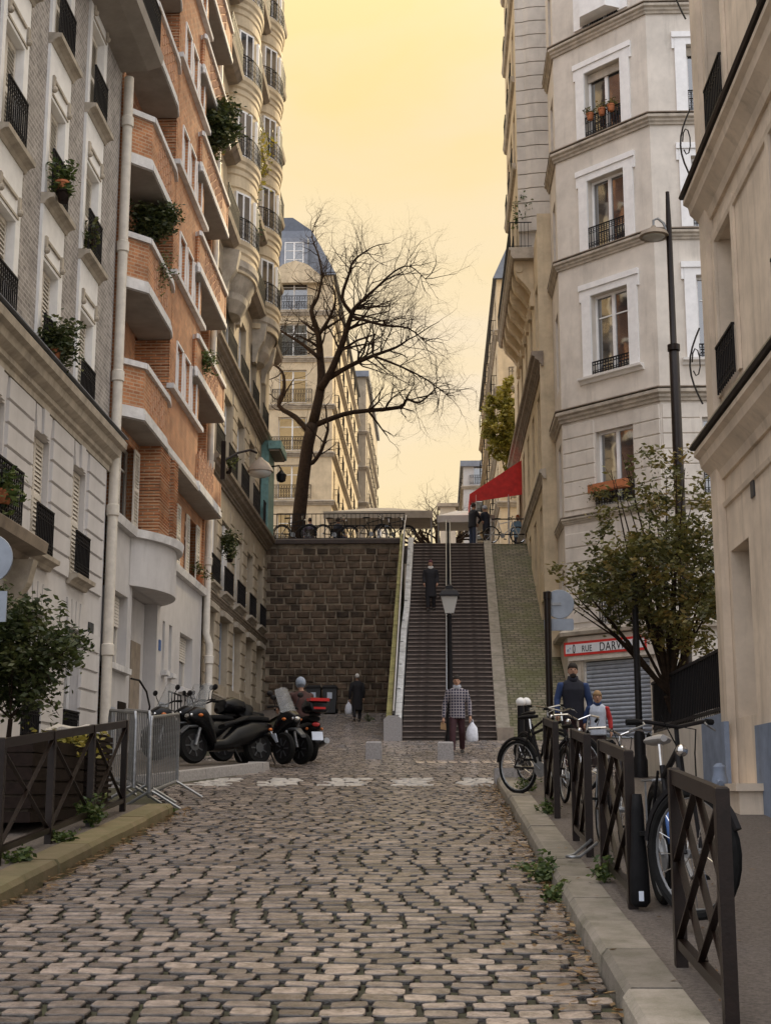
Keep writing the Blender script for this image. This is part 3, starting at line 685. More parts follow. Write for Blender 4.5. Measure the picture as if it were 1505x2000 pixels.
# first floor between ledge and lowest soffit
ops1 = [(27.75, 29.9, 7.12, 8.85), (33.0, 35.0, 7.12, 8.7), (36.0, 37.9, 7.12, 8.7)]
wall(LF, Y0, Y1, 7.05, 9.05, ops1, 'brick_wall', M['brick'], b2, .3)
for o in ops1:
    window(LF, b2, o[0], o[1], o[2], o[3], -.25, 'glass', fm='shutter')
    for a, b in ((o[0]-.05, o[0]+.42), (o[1]-.42, o[1]+.1)):
        shutter(LF, b2, a, b, o[2]+.02, o[3]-.02, .03, 'shutter', leaves=1)
def ribbed_pier(s0, s1, z0, z1, n0, n1, h=.068):    # rounded brick courses that stand out at the corner
    m = MB(); z = z0; k = 0
    while z < z1-.03:
        zz = min(z+h, z1); e = .012
        m.prism([(n0, z+.006), (n1-.03, z+.006), (n1, (z+zz)/2-.01), (n1, (z+zz)/2+.01), (n1-.03, zz-.006), (n0, zz-.006)], lambda p: LF.pt(s0+(e if k % 2 else 0), p[1], p[0]), lambda p: LF.pt(s1, p[1], p[0])); z += h; k += 1
    return m
stuff(ribbed_pier(30.1, 31.25, 7.1, 9.05, -.05, .50).build('brick_courses', M['brick'], b2))
stuff(ribbed_pier(31.45, 31.95, 7.1, 9.05, -.05, .55).build('brick_courses', M['brick'], b2))
# lowest slab: one long soffit
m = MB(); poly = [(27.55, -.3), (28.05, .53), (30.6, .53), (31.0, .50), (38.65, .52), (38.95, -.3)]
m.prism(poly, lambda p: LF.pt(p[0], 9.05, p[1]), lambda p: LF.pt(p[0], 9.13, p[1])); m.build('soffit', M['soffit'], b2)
SL = [9.05+2.74*k for k in range(7)]
rb = random.Random(21)
def parapet(poly, z, h, nm, slab_t=.22, cop=True):
    # poly: open front line [(s,n)...]; builds slab edge, brick parapet and coping that follow it
    inn = [(poly[0][0], -.3)]+poly+[(poly[-1][0], -.3)]
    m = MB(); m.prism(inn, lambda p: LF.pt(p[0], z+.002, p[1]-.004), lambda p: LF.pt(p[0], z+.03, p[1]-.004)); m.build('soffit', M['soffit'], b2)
    def sweep(z0, z1, t0, t1, name, mt, grow=0.0):
        mm = MB()
        for (sa, na), (sb, nb) in zip(poly, poly[1:]):
            d = Vector((sb-sa, nb-na)); d.normalize(); nn = Vector((-d.y, d.x)) if -d.y*0+d.x > 0 else Vector((d.y, -d.x))
            P = LF.pt; a, b = Vector((sa, na)), Vector((sb, nb))
            A0, A1, B0, B1 = a+nn*t0, a+nn*t1, b+nn*t0, b+nn*t1
            mm.hexa([P(A0.x, z0, A0.y), P(B0.x, z0, B0.y), P(B1.x, z0, B1.y), P(A1.x, z0, A1.y), P(A0.x, z1, A0.y), P(B0.x, z1, B0.y), P(B1.x, z1, B1.y), P(A1.x, z1, A1.y)])
        return mm.build(name, mt, b2)
    sweep(z+.03, z+.16, -.1, .03, 'slab_edge', M['slab']); sweep(z+.16, z+slab_t+.06, -.1, .0, 'slab_edge', M['slab'])
    sweep(z+slab_t+.06, z+h, -.12, -.025, 'brick_parapet', M['brick'])
    if cop: sweep(z+h, z+h+.12, -.16, .05, 'coping', M['slab'])
    return inn
def studs(s0, s1, z, n, count):      # staggered pale bricks standing out of the parapet
    m = MB(); k = 0; w = (s1-s0)/count
    for i in range(count):
        for j in range(3):
            zz = z+.06+.25*j+(.12 if i % 2 else 0); m.fbox(LF, s0+w*i+.02, s0+w*i+.075, zz, zz+.18, n, n+.02)
    stuff(m.build('raised_bricks', M['brick_lt'], b2))
for k, z in enumerate(SL[:6]):
    f = parapet([(27.5, .02), (28.05, .53), (30.55, .53), (31.05, .46)], z, 1.12, 'bay'); studs(28.75, 30.3, z+.3, .505, 8)
    if k == 0: parapet([(31.06, .46), (34.9, .46), (34.95, .52), (38.62, .52), (38.66, -.1)], z, .98, 'long', cop=False); studs(34.9, 37.4, z+.3, .495, 12)
    else: parapet([(34.0, .50), (34.05, .55), (38.6, .55), (38.64, -.1)], z, 1.0, 'right'); studs(35.0, 37.6, z+.3, .525, 12)
    # projecting brick mass with three narrow windows
    zt = SL[k+1]+.03 if k+1 < len(SL) else z+2.74
    F2 = Fac((-6.5+.42, 0, 0), (0, 1, 0), (1, 0, 0))
    wn = [(31.95+1.02*i, 31.95+1.02*i+.72, z+1.76, z+2.94) for i in range(3)]
    zc = 9.1 if k == 0 else z+1.55
    wall(F2, 31.1, 35.15, zc, z+1.55+2.74 if k else z+1.55+2.74, wn, 'brick_front', M['brick'], b2, .2)
    for w in wn:
        window(F2, b2, w[0], w[1], w[2], w[3], -.13, 'lt', leaves=2, bars=0)
        m = MB(); m.fbox(F2, w[0]-.055, w[0]-.003, w[2], w[3], -.05, .03); m.fbox(F2, w[1]+.003, w[1]+.055, w[2], w[3], -.05, .03); m.fbox(F2, w[0]-.055, w[1]+.055, w[3]+.003, w[3]+.055, -.05, .035); m.build('window_surround', M['white'], b2)
    m = MB(); m.fbox(F2, 31.06, 35.25, z+1.60, z+1.72, -.04, .13); m.build('sill', M['slab'], b2)
    stuff(ribbed_pier(31.08, 31.35, z+.1, z+2.74, -.45, .425).build('brick_courses', M['brick'], b2))
    # recessed loggia walls
    F3 = Fac((-6.5-.38, 0, 0), (0, 1, 0), (1, 0, 0)); o3 = [(28.1, 29.9, z+.3, z+2.35)]
    wall(F3, Y0, 31.1, z, z+2.74, o3, 'loggia_wall', M['brick'], b2, .1); window(F3, b2, *o3[0], -.08, 'lt', leaves=2, bars=0)
    o4 = [(35.7, 37.9, z+.3, z+2.3)]; F4 = Fac((-6.5-.30, 0, 0), (0, 1, 0), (1, 0, 0))
    wall(F4, 35.15, Y1, z, z+2.74, o4, 'loggia_wall', M['brick'], b2, .1); window(F4, b2, *o4[0], -.08, 'glass', leaves=3, bars=0)
    m = MB(); m.quad((-6.08, 35.15, z), (-6.86, 35.15, z), (-6.86, 35.15, z+2.74), (-6.08, 35.15, z+2.74)); m.build('brick_return', M['brick'], b2, recalc=False)
m = MB(); m.box(-13, -5.9, Y0, Y1, 25.6, 26); m.build('roof', M['lead'], b2)
drainpipe('cream drainpipe with a bend between brick building and beige stone building', 39.05, -6.38, gz(39)+.1, 24, r=.10, brk=5.6, mt='shutter')
pot_plant('dark shrub spilling over the third brick balcony', BP(305, 445, -6.2), .55, .5, 'leaf_dk', 11, pot=None, n=4200, size=.06, droop=.45)
pot_plant('mossy trailing plant on the second brick balcony edge', BP(318, 520, -5.95), .36, .3, 'leaf_gr', 12, pot=None, n=420, size=.035, droop=2.4)
pot_plant('large round evergreen shrub on upper right brick balcony', BP(425, 262, -6.0), .75, .75, 'leaf_dk', 13, pot=None, n=5200, size=.085, droop=.8)
pot_plant('small green fern hanging below brick balcony beside the windows', BP(397, 705, -5.95), .36, .3, 'leaf_gr', 14, pot=None, n=420, size=.05, droop=1.2)
pot_plant('red leaved pot plant on the white ledge of the brick building', (-6.36, 37.6, 7.1), .28, .35, 'leaf_aut', 15, pot='terracotta', n=200, size=.05)
pot_plant('dried climbing plant by the drainpipe high on the brick building', (-6.3, 38.9, 21.0), .45, 1.0, 'leaf_dry', 16, pot=None, n=260, size=.06, droop=1)
# ================================================================ LEFT BUILDING 3: beige stone with bow windows
b3 = thing('stone_building', 'beige stone building with rusticated lower floors, iron rails and tall rounded bow windows', 'building', (-6.5, 46, gz(46)))
A0, A1 = 39.12, 53.55
cc = [39.7, 42.15, 45.0, 48.0, 50.9]; ww = [1.45, 1.75, 1.75, 1.6, 1.6]
o = []
for c, w in zip(cc, ww): o += [(c, c+w, 4.75, 6.75), (c, c+w, 7.5, 9.75), (c, c+w, 11.3, 13.75), (c, c+w, 15.1, 17.2), (c+.2, c+w-.2, 3.35, 4.2)]
wall(LF, A0, A1, 2.4, 18.0, o, 'wall', M['beige'], b3, .34)
o5 = [(45.3, 46.9, z, z+1.9) for z in (19.0, 21.9, 24.8, 27.7, 30.6)]
wall(LF, A0, A1, 18.0, 37, o5, 'upper_wall', M['limestone'], b3, .3)
m = MB(); m.box(-14, -6.87, A0, A1, 2.3, 37); m.box(-6.87, -6.5, A1-.02, A1, 2.4, 37); m.build('inner_wall', M['limestone'], b3)
m = MB(); m.prism([(-14, 37), (-6.3, 37), (-6.9, 40), (-9, 41.5), (-14, 41.5)], lambda p: (p[0], A0, p[1]), lambda p: (p[0], A1, p[1])); m.build('roof', M['slate'], b3)
pcs = [(A0+.02, cc[0]-.06)]+[(cc[i]+ww[i]+.06, cc[i+1]-.06) for i in range(4)]+[(cc[4]+ww[4]+.06, A1-.02)]
sp = {}
for a, b in pcs:
    for z in [4.45+.41*i for i in range(6)]+[7.45+.41*i for i in range(7)]+[11.35+.41*i for i in range(7)]:
        key = round(b-a, 3)
        if key not in sp:
            q = MB(); w = b-a; h = .385; c = .022
            q.add([(0, 0, 0), (0, w, 0), (0, w, h), (0, 0, h), (.035, c, c), (.035, w-c, c), (.035, w-c, h-c), (.035, c, h-c)], [(4, 5, 6, 7), (0, 1, 5, 4), (1, 2, 6, 5), (2, 3, 7, 6), (3, 0, 4, 7)]); sp[key] = q.mesh('stone_panel', M['beige'])
        put('stone_panel', sp[key], b3, (0, a-46, z-gz(46)))
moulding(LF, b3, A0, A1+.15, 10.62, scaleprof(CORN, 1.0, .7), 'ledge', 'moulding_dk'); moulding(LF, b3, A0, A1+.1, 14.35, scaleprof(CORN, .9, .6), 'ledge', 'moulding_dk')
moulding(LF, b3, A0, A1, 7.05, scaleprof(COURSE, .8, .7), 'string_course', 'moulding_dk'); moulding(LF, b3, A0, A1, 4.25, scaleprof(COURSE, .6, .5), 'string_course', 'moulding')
for i, (c, w) in enumerate(zip(cc, ww)):
    window(LF, b3, c, c+w, 4.75, 6.75, -.25, 'glass' if i % 2 else 'lt', fm='white' if i > 1 else 'grey_paint')
    m = MB(); m.fbox(LF, c-.06, c+w+.06, 6.75, 6.92, 0.003, .16); m.build('lintel', M['moulding'], b3)
    window(LF, b3, c, c+w, 7.5, 9.75, -.25, 'glass'); railing(LF, b3, c-.03, c+w+.03, 7.5, .78, .14)
    moulding(LF, b3, c-.08, c+w+.08, 7.32, SILL, 'sill', 'moulding')
    if i in (0, 1, 2): m = MB(); m.fbox(LF, c+w*.55, c+w+.02, 7.55, 9.7, -.12, -.07); m.build('shutter', M['white' if i < 2 else 'shutter'], b3)
    window(LF, b3, c, c+w, 11.3, 13.75, -.25, 'lt' if i % 2 else 'glass'); railing(LF, b3, c-.05, c+w+.05, 11.28, .82, .2)
    window(LF, b3, c, c+w, 15.1, 17.2, -.25, 'glass'); railing(LF, b3, c-.05, c+w+.05, 15.1, .7, .12)
    window(LF, b3, c+.2, c+w-.2, 3.35, 4.2, -.25, 'glass', bars=0)
for q in o5: window(LF, b3, *q, -.22, 'glass')
def bow(yc, r, z0, z1, rails):
    def pt(a, z, rr): return (-6.5+rr*math.cos(a)*.56, yc+rr*math.sin(a), z)
    n = 20; an = [-math.pi/2+math.pi*i/n for i in range(n+1)]
    m = MB()
    for a, b in zip(an, an[1:]): m.quad(pt(a, z0, r), pt(b, z0, r), pt(b, z1, r), pt(a, z1, r))
    m.build('bow_wall', M['limestone'], b3, smooth=40, recalc=False)
    def ring(zs, name, mt):
        mm = MB(); prof = zs
        for a, b in zip(an, an[1:]):
            for (ra, za), (rb_, zb) in zip(prof, prof[1:]): mm.quad(pt(a, za, r+ra), pt(b, za, r+ra), pt(b, zb, r+rb_), pt(a, zb, r+rb_))
        return mm.build(name, M[mt], b3, smooth=35, recalc=False)
    ring([(-r, z0-1.5), (-r*.6, z0-1.45), (-r*.35, z0-1.1), (-r*.3, z0-.9), (-.1, z0-.5), (.1, z0-.25), (.16, z0-.2), (.18, z0), (0, z0+.02)], 'corbel', 'moulding')
    for k, z in enumerate(rails):
        ring([(0, z-.62), (.05, z-.58), (.05, z-.42), (.12, z-.36), (.12, z-.22), (.2, z-.14), (.22, z), (0, z+.01)], 'cornice_ring', 'limestone')
        ring([(0, z-1.05), (.07, z-1.02), (.07, z-.78), (0, z-.75)], 'cornice_ring', 'limestone')
        for aw in (-.92, .0, .92):
            Fb = Fac((-6.5+.56*r*math.cos(aw), yc+r*math.sin(aw), 0), (-.56*math.sin(aw), math.cos(aw), 0), (math.cos(aw), .56*math.sin(aw), 0))
            half = .31*r if abs(aw) > .1 else .36*r; nn = .02; half = .28 if abs(aw) > .1 else .36
            w = MB(); w.fbox(Fb, -half-.05, half+.05, z+.03, z+1.62, -.2, nn+.03); wo = w.build('window', M['white'], b3)
            for s_ in (-1, 1):
                w = MB(); w.fbox(Fb, min(s_*.04, s_*(half-.02)), max(s_*.04, s_*(half-.02)), z+.12, z+1.55, nn+.02, nn+.04); w.build('pane', M['glass'], wo)
        mm = MB(); rr = r+.17
        for zz, rad in ((z+.75, .018), (z+.08, .012), (z+.56, .008)): mm.tube([pt(a, zz, rr) for a in an], rad, 4)
        for a in [-math.pi/2+math.pi*i/30 for i in range(31)]:
            mm.bar(pt(a, z+.0, rr), pt(a, z+.75, rr), .014, .014); c = Vector(pt(a+.05, z+.32, rr)); t = Vector((-math.sin(a), math.cos(a), 0))
            mm.tube([c+t*.05*math.cos(u)+Vector((0, 0, .14*math.sin(u))) for u in (0, 1.57, 3.14, 4.71)], .007, 3, closed=True)
        mm.build('railing', M['iron'], b3)
ZR = [18.55, 21.35, 24.1, 26.9, 29.7, 32.5]
bow(43.1, 1.35, 17.9, 36.9, ZR); bow(49.6, 1.3, 18.3, 36.9, [z+.3 for z in ZR])
for k, z in enumerate(ZR):
    for a, b in ((39.15, 41.55), (44.5, 48.5), (51.3, A1+.3)):
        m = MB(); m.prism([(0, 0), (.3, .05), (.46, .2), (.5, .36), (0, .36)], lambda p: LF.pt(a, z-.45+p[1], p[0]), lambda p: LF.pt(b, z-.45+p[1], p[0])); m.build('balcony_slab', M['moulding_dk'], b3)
        if k in (0, 2, 4): railing(LF, b3, a+.05, b-.05, z-.09, .85, .44)
for yb in (41.4, 44.4, 48.5, 51.2):       # carved consoles under the lowest balcony
    m = MB(); m.prism([(0, -1.5), (.14, -1.5), (.2, -1.1), (.42, -.7), (.52, -.1), (0, 0)], lambda p: LF.pt(yb-.16, 18.1+p[1], p[0]), lambda p: LF.pt(yb+.16, 18.1+p[1], p[0])); m.build('console', M['moulding'], b3)
tl = thing('teal_shop_post', 'teal painted timber post with a small flat canopy on the beige stone building', 'post', (-6.4, 52.0, 11.1))
m = MB(); m.box(-6.5, -6.22, 51.5, 53.3, 11.1, 14.5); m.build('post', M['teal'], tl)
m = MB(); m.box(-6.22, -5.75, 51.3, 53.4, 14.15, 14.45); m.build('canopy', M['teal'], tl)
m = MB(); m.box(-6.2, -5.82, 51.4, 53.3, 14.08, 14.15); m.build('canopy_panel', M['moulding_dk'], tl)
wl = thing('wall_lantern', 'small black lantern on bracket below the teal canopy', 'lamp', (-6.0, 52.0, 13.2)); m = MB(); m.tube([(-6.22, 52, 13.6), (-5.9, 52, 13.65), (-5.8, 52, 13.5)], .03, 6); m.build('bracket', M['iron'], wl)
m = MB(); m.lathe([(.05, -.25), (.16, -.2), (.2, .05), (.06, .2), (.02, .25)], (-5.8, 52, 13.25), 8); m.build('lantern', M['iron'], wl)
pot_plant('potted conifer on first floor railing of beige stone building', BP(449, 1098, -6.2), .36, .7, 'leaf_dk', 31, n=700, size=.06, pot='wood')
pot_plant('black planter with dark shrub on second floor of stone building', BP(446, 925, -6.15), .35, .4, 'leaf_dk', 32, n=240, size=.05, pot='wood')
pot_plant('tall reedy plant on the balcony between the bow windows', BP(500, 350, -5.95), .7, 1.5, 'leaf_yel', 33, n=620, size=.08, pot='wood', droop=.4)
pot_plant('dark trailing creeper below the bow window balcony', BP(488, 400, -6.0), .45, 1.2, 'leaf_dk', 34, n=620, size=.07, pot=None, droop=1)
sl = thing('street_lamp', 'grey dome street lamp on a wall bracket beside the brick building', 'street lamp', (-6.4, 38.75, 10.6))
L0 = Vector((-5.95, 38.5, 10.65)); LE = atX(480, 822, -5.1); LE.y = 39.6
m = MB(); m.box(-6.03, -5.9, 38.72, 38.86, 10.2, 11.3); m.tube([(-5.95, 38.8, 10.75), (-5.6, 39.1, 11.05), (-5.3, 39.4, 11.2), (-5.12, 39.55, 11.15)], .035, 7); m.build('bracket', M['iron_br'], sl)
m = MB(); m.lathe([(.05, .42), (.10, .36), (.24, .26), (.36, .08), (.38, 0), (.34, 0)], (-5.02, 39.6, 10.6), 16); m.build('lamp_shade', M['moulding_dk'], sl, smooth=40)
m = MB(); m.lathe([(.345, .02), (.30, -.09), (.18, -.15), (.05, -.17)], (-5.02, 39.6, 10.6), 14); m.build('diffuser', M['lantern_glass'], sl, smooth=True)
# ================================================================ RETAINING WALL, STAIRS, BANK
rw = thing('retaining_wall', 'dark soot stained stone block retaining wall with a flat coping', 'wall', (-4, 53.5, gz(53)))
m = MB(); m.box(-6.7, -1.36, 53.52, 54.2, 3.9, 10.92); m.build('mortar_core', M['mortar'], rw)
rs = random.Random(5); vm = []
for k in range(10):
    q = MB(); w, h = .42, .232; c = .03; j = lambda a: rs.uniform(-a, a)
    q.add([(-w/2+j(.015), 0, -h/2+j(.01)), (w/2+j(.015), 0, -h/2+j(.01)), (w/2+j(.015), 0, h/2+j(.01)), (-w/2+j(.015), 0, h/2+j(.01)),
           (-w/2+c+j(.01), -.05+j(.012), -h/2+c), (w/2-c+j(.01), -.05+j(.012), -h/2+c), (w/2-c, -.05+j(.012), h/2-c+j(.01)), (-w/2+c, -.05+j(.012), h/2-c)],
          [(4, 5, 6, 7), (0, 1, 5, 4), (1, 2, 6, 5), (2, 3, 7, 6), (3, 0, 4, 7)], t=rs.random()); vm.append(q.mesh('stone_block', M['wallstone']))
z = 4.40; row = 0
while z < 10.7:
    x = -6.66+(.1 if row % 2 else .33)
    while x < -1.65:
        w = rs.uniform(.36, .54)
        if x+w > -1.40: w = -1.40-x
        if w < .12: break
        put('stone_block', rs.choice(vm), rw, (x+w/2+4, .02, z-gz(53)), (0, rs.uniform(-.012, .012), 0), (w/.44, rs.uniform(.7, 1.3), rs.uniform(.93, 1.05))); x += w+.034
    z += .270; row += 1
for a, b in ((-6.6, -4.9), (-4.89, -3.2), (-3.19, -1.36)):
    m = MB(); m.prism([(53.36, 10.9), (53.36, 11.05), (53.42, 11.1), (54.2, 11.1), (54.2, 10.93), (53.5, 10.9)], lambda p: (a, p[0], p[1]), lambda p: (b, p[0], p[1])); m.build('coping_stone', M['stair'], rw)
st = thing('stone_staircase', 'long dark stone staircase climbing to the upper street between two stone ramps', 'staircase', (.35, 39, 2.91))
NS = 50; RI = (10.83-2.91)/NS; TR = (53.4-39.0)/NS
q = MB(); L = 2.6
q.add([(-L/2, 0, 0), (L/2, 0, 0), (L/2, 0, RI-.03), (-L/2, 0, RI-.03), (-L/2, -.02, RI-.03), (L/2, -.02, RI-.03), (L/2, -.025, RI-.005), (-L/2, -.025, RI-.005), (-L/2, -.01, RI), (L/2, -.01, RI), (-L/2, TR+.02, RI), (L/2, TR+.02, RI), (-L/2, TR+.02, 0), (L/2, TR+.02, 0)],
      [(0, 1, 2, 3), (3, 2, 5, 4), (4, 5, 6, 7), (7, 6, 9, 8), (8, 9, 11, 10), (10, 11, 13, 12), (12, 13, 1, 0)])
steps = []
for k in range(4):
    qq = MB(); qq.add(q.v, q.f, t=rs.random()); steps.append(qq.mesh('step', M['stair']))
qn = MB(); qn.add([(-L/2, -.034, RI-.030), (L/2, -.034, RI-.030), (L/2, -.034, RI+.002), (-L/2, -.034, RI+.002), (-L/2, .05, RI+.002), (L/2, .05, RI+.002)], [(0, 1, 2, 3), (3, 2, 5, 4)]); nose = qn.mesh('nosing', M['nosing'])
for i in range(NS):
    so = put('step', rs.choice(steps), st, ((.13-.0)*i/NS-.02+rs.uniform(-.008, .008), TR*i, RI*i)); put('nosing', nose, so)
m = MB(); m.prism([(39.3, 2.0), (53.9, 2.0), (53.9, 10.7), (53.4, 10.7)], lambda p: (-1.1, p[0], p[1]), lambda p: (1.75, p[0], p[1])); m.build('stair_core', M['stair'], st)
def ramp(name, x0b, x1b, x0t, x1t, zoff, mt, ya=39.0, yb=53.4, za=2.91, zb=10.83, segs=9, below=2.0, jog=0.0):
    for i in range(segs):
        f0, f1 = i/segs+.0012, (i+1)/segs-.0012; m = MB(); P = []
        for dz in (-below, zoff):
            for f, side in ((f0, 0), (f0, 1), (f1, 1), (f1, 0)):
                xa = x0b+(x0t-x0b)*f; xb_ = x1b+(x1t-x1b)*f; j = -jog if f < .52 else 0
                P.append(((xa if side == 0 else xb_)+j, ya+(yb-ya)*f, za+(zb-za)*f+dz))
        m.hexa(P); m.build(name, M[mt], st)
ramp('ramp_stone', -1.13, -.955, -1.06, -.86, .30, 'ramp_white', jog=.05)
ramp('wall_cap', -1.42, -1.24, -1.36, -1.22, .42, 'ramp_moss', below=3.0)
ramp('ramp_stone', 1.60, 1.98, 1.80, 2.08, .16, 'kerb', jog=.0)
m = MB(); m.prism([(-1.45, 0), (-.96, 0), (-.96, .62), (-1.08, .72), (-1.33, .72), (-1.45, .62)], lambda p: (p[0], 38.6, 2.9+p[1]), lambda p: (p[0], 39.0, 2.9+p[1])); m.build('end_block', M['granite'], st)
m = MB(); m.box(1.6, 2.05, 38.75, 39.0, 2.8, 3.3); m.build('end_block', M['moulding_dk'], st)
for f in [.06+.107*i for i in range(9)]:     # drain holes in the pale ramp
    m = MB(); y_, z_ = 39+14.4*f, 2.91+7.92*f+.303; m.lathe([(.05, 0), (.05, .006)], (-1.07+.06*f-(.05 if f < .52 else 0), y_, z_), 8); m.build('drain_hole', M['black_ink'], st)
for xo in (-.07, .07):      # double handrail up the middle
    m = MB(); m.tube([(.32+xo+.13*f, 39+14.4*f, 2.91+7.92*f+.95) for f in (0, .5, 1.0)]+[(.45+xo, 54.2, 11.85)], .02, 6); m.build('handrail', M['steel'], st, smooth=True)
for i in range(9):
    f = .02+.12*i; m = MB(); m.box(.28+.13*f, .36+.13*f, 39+14.4*f-.03, 39+14.4*f+.03, 2.91+7.92*f, 2.91+7.92*f+.96); m.build('rail_post', M['iron'], st)
m = MB(); m.tube([(-1.2, 39+14.4*f, 2.91+7.92*f+.78) for f in (0.01, .5, 1.0)]+[(-1.15, 54, 12.1)], .022, 6); m.build('handrail', M['canvas_w'], st, smooth=True)
m = MB(); m.prism([(0, 0), (1, 0), (1, .48), (0, .48)], lambda p: (-1.24, 39+14.4*p[0], 2.91+7.92*p[0]+.3+p[1]), lambda p: (-1.18, 39+14.4*p[0], 2.91+7.92*p[0]+.3+p[1])); m.build('rail_panel', M['iron'], st)
m = MB(); m.quad((3.35, 43.98, 3), (4.3, 43.98, 3), (4.3, 43.98, 20.2), (3.35, 43.98, 20.2)); FLANK = m
M['bank'] = brickmat('mossy_paving', (.21, .18, .135), (.14, .12, .08), (.055, .05, .028), .26, .15, .02, axis='xy', bump=.9, moss=(.075, .085, .018))
m = MB(); n = 24
for i in range(n):
    a, b = i/n, (i+1)/n
    for x0, x1 in ((1.98, 2.5), (2.5, 3.0), (3.0, 3.9)):
        m.quad((x0, 39+14.6*a, 2.98+7.9*a), (x1, 39+14.6*a, 2.98+7.9*a), (x1, 39+14.6*b, 2.98+7.9*b), (x0, 39+14.6*b, 2.98+7.9*b))
m.box(1.9, 3.9, 53.5, 54.1, 4, 10.86)
bank = struct(m.build('mossy_bank', M['bank'], recalc=False))
# stair lamp post
lp = thing('lamp_post', 'old style lamp post with glass lantern at the foot of the stairs', 'street lamp', (.34, 38.2, gz(38.2)))
m = MB(); zb = gz(38.2); m.lathe([(.15, 0), (.15, .12), (.12, .2), (.12, .7), (.085, .8), (.075, 1.3), (.06, 3.3), (.085, 3.34), (.05, 3.4)], (.34, 38.2, zb), 12); m.build('post', M['iron'], lp, smooth=40)
def sq(w, z): return [(.34-w, 38.2-w, zb+z), (.34+w, 38.2-w, zb+z), (.34+w, 38.2+w, zb+z), (.34-w, 38.2+w, zb+z)]
m = MB(); m.loft([sq(.12, 3.42), sq(.225, 3.86)]); m.build('lantern_glass', M['lantern_glass'], lp)
m = MB(); m.loft([sq(.27, 3.86), sq(.27, 3.9), sq(.20, 4.02), sq(.10, 4.08), sq(.09, 4.16), sq(.03, 4.2), sq(.02, 4.3)]); m.build('lantern_roof', M['iron'], lp)
# ================================================================ RIGHT: NEAR TAN BUILDING
RF = Fac((3.5, 0, 0), (0, 1, 0), (-1, 0, 0))
nb = thing('tan_building', 'tan plastered house with dark metal capped cornices and a blue painted plinth', 'building', (3.5, 14, gz(14)))
ops = []
for c in (15.85, 12.9, 10.0, 7.0):
    ops += [(c, c+.98, 2.45 if c > 14 else 1.45, 4.42), (c, c+.98, 6.35, 8.35), (c, c+.98, 9.75, 12.0)]
wall(RF, 4.0, 17.32, 0.3, 14.5, ops, 'wall', M['tan'], nb, .42)
m = MB(); m.box(3.94, 11, 4, 17.32, .2, 14.4); m.box(3.5, 3.94, 17.3, 17.34, .3, 14.4); m.build('inner_wall', M['tan'], nb)
m = MB(); m.box(3.3, 11, 4, 17.4, 14.5, 14.9); m.build('roof', M['lead'], nb)
for zc in (5.75, 9.1):
    moulding(RF, nb, 4.0, 17.42, zc-.42, [(-.02, 0), (.04, 0), (.07, .10), (.12, .16), (.20, .24), (.22, .34), (.28, .38), (.28, .44), (-.02, .46)], 'cornice', 'tan')
    m = MB(); m.prism([(-.01, .05), (.31, .05), (.33, .08), (.31, .13), (-.01, .2)], lambda p: RF.pt(3.98, zc+p[1], p[0]), lambda p: RF.pt(17.46, zc+p[1], p[0])); m.build('cornice_cap', M['iron_br'], nb)
    moulding(RF, nb, 4.0, 17.36, zc-.78, [(-.02, 0), (.03, .01), (.045, .06), (-.02, .08)], 'string_course', 'tan')
for i, o in enumerate(ops):
    kind = i % 3
    if kind == 0: window(RF, nb, *o, -.36, 'glass', fm='moulding_dk')
    else:
        window(RF, nb, *o, -.36, 'glass'); m = MB(); a, b, c, d = o
        m.fbox(RF, a-.14, a-.003, c, d+.14, 0.003, .035); m.fbox(RF, b+.003, b+.14, c, d+.14, 0.003, .035); m.fbox(RF, a-.003, b+.003, d+.003, d+.14, 0.003, .035); m.build('window_surround', M['tan'], nb)
        railing(RF, nb, a, b, c, .6, .06, fancy=True)
m = MB(); m.fbox(RF, 16.98, 17.36, 0.8, 14.4, .003, .10); m.build('corner_pilaster', M['tan'], nb)
m = MB(); m.fbox(RF, 4.0, 15.8, .3, 2.32, .004, .05); m.build('plinth', M['blue'], nb)
m = MB(); m.fbox(RF, 16.9, 17.6, 1.0, 2.42, .102, .16); m.build('plinth', M['blue'], nb)
m = MB(); m.fbox(RF, 15.55, 17.0, 1.15, 1.62, .004, .30); m.fbox(RF, 15.5, 17.05, 1.62, 1.70, .004, .34); m.build('door_step', M['tan'], nb)
m = MB(); m.fbox(RF, 15.4, 15.56, 4.8, 5.05, .004, .02); m.build('number_plate', M['plastic_grey'], nb)
# wrought iron scrolls fixed to the house corner
for k, zz in enumerate((6.9, 9.9, 12.2)):
    sc = thing('iron_scroll', 'curled iron wall scroll on the tan house corner, ' + ('lowest', 'middle', 'topmost')[k] + ' of three', 'ironwork', (3.4, 17.4, zz)); m = MB()
    m.tube([(3.36+.0-.14*math.sin(u*3.14), 17.42, zz-.5+1.0*u) for u in [j/8 for j in range(9)]], .012, 6); m.build('scroll', M['iron_br'], sc)
    m = MB(); m.tube([(3.3-.05*math.cos(u), 17.42, zz+.05+.18*math.sin(u)) for u in [j*.7 for j in range(9)]], .009, 5); m.build('inner_curl', M['iron_br'], sc)
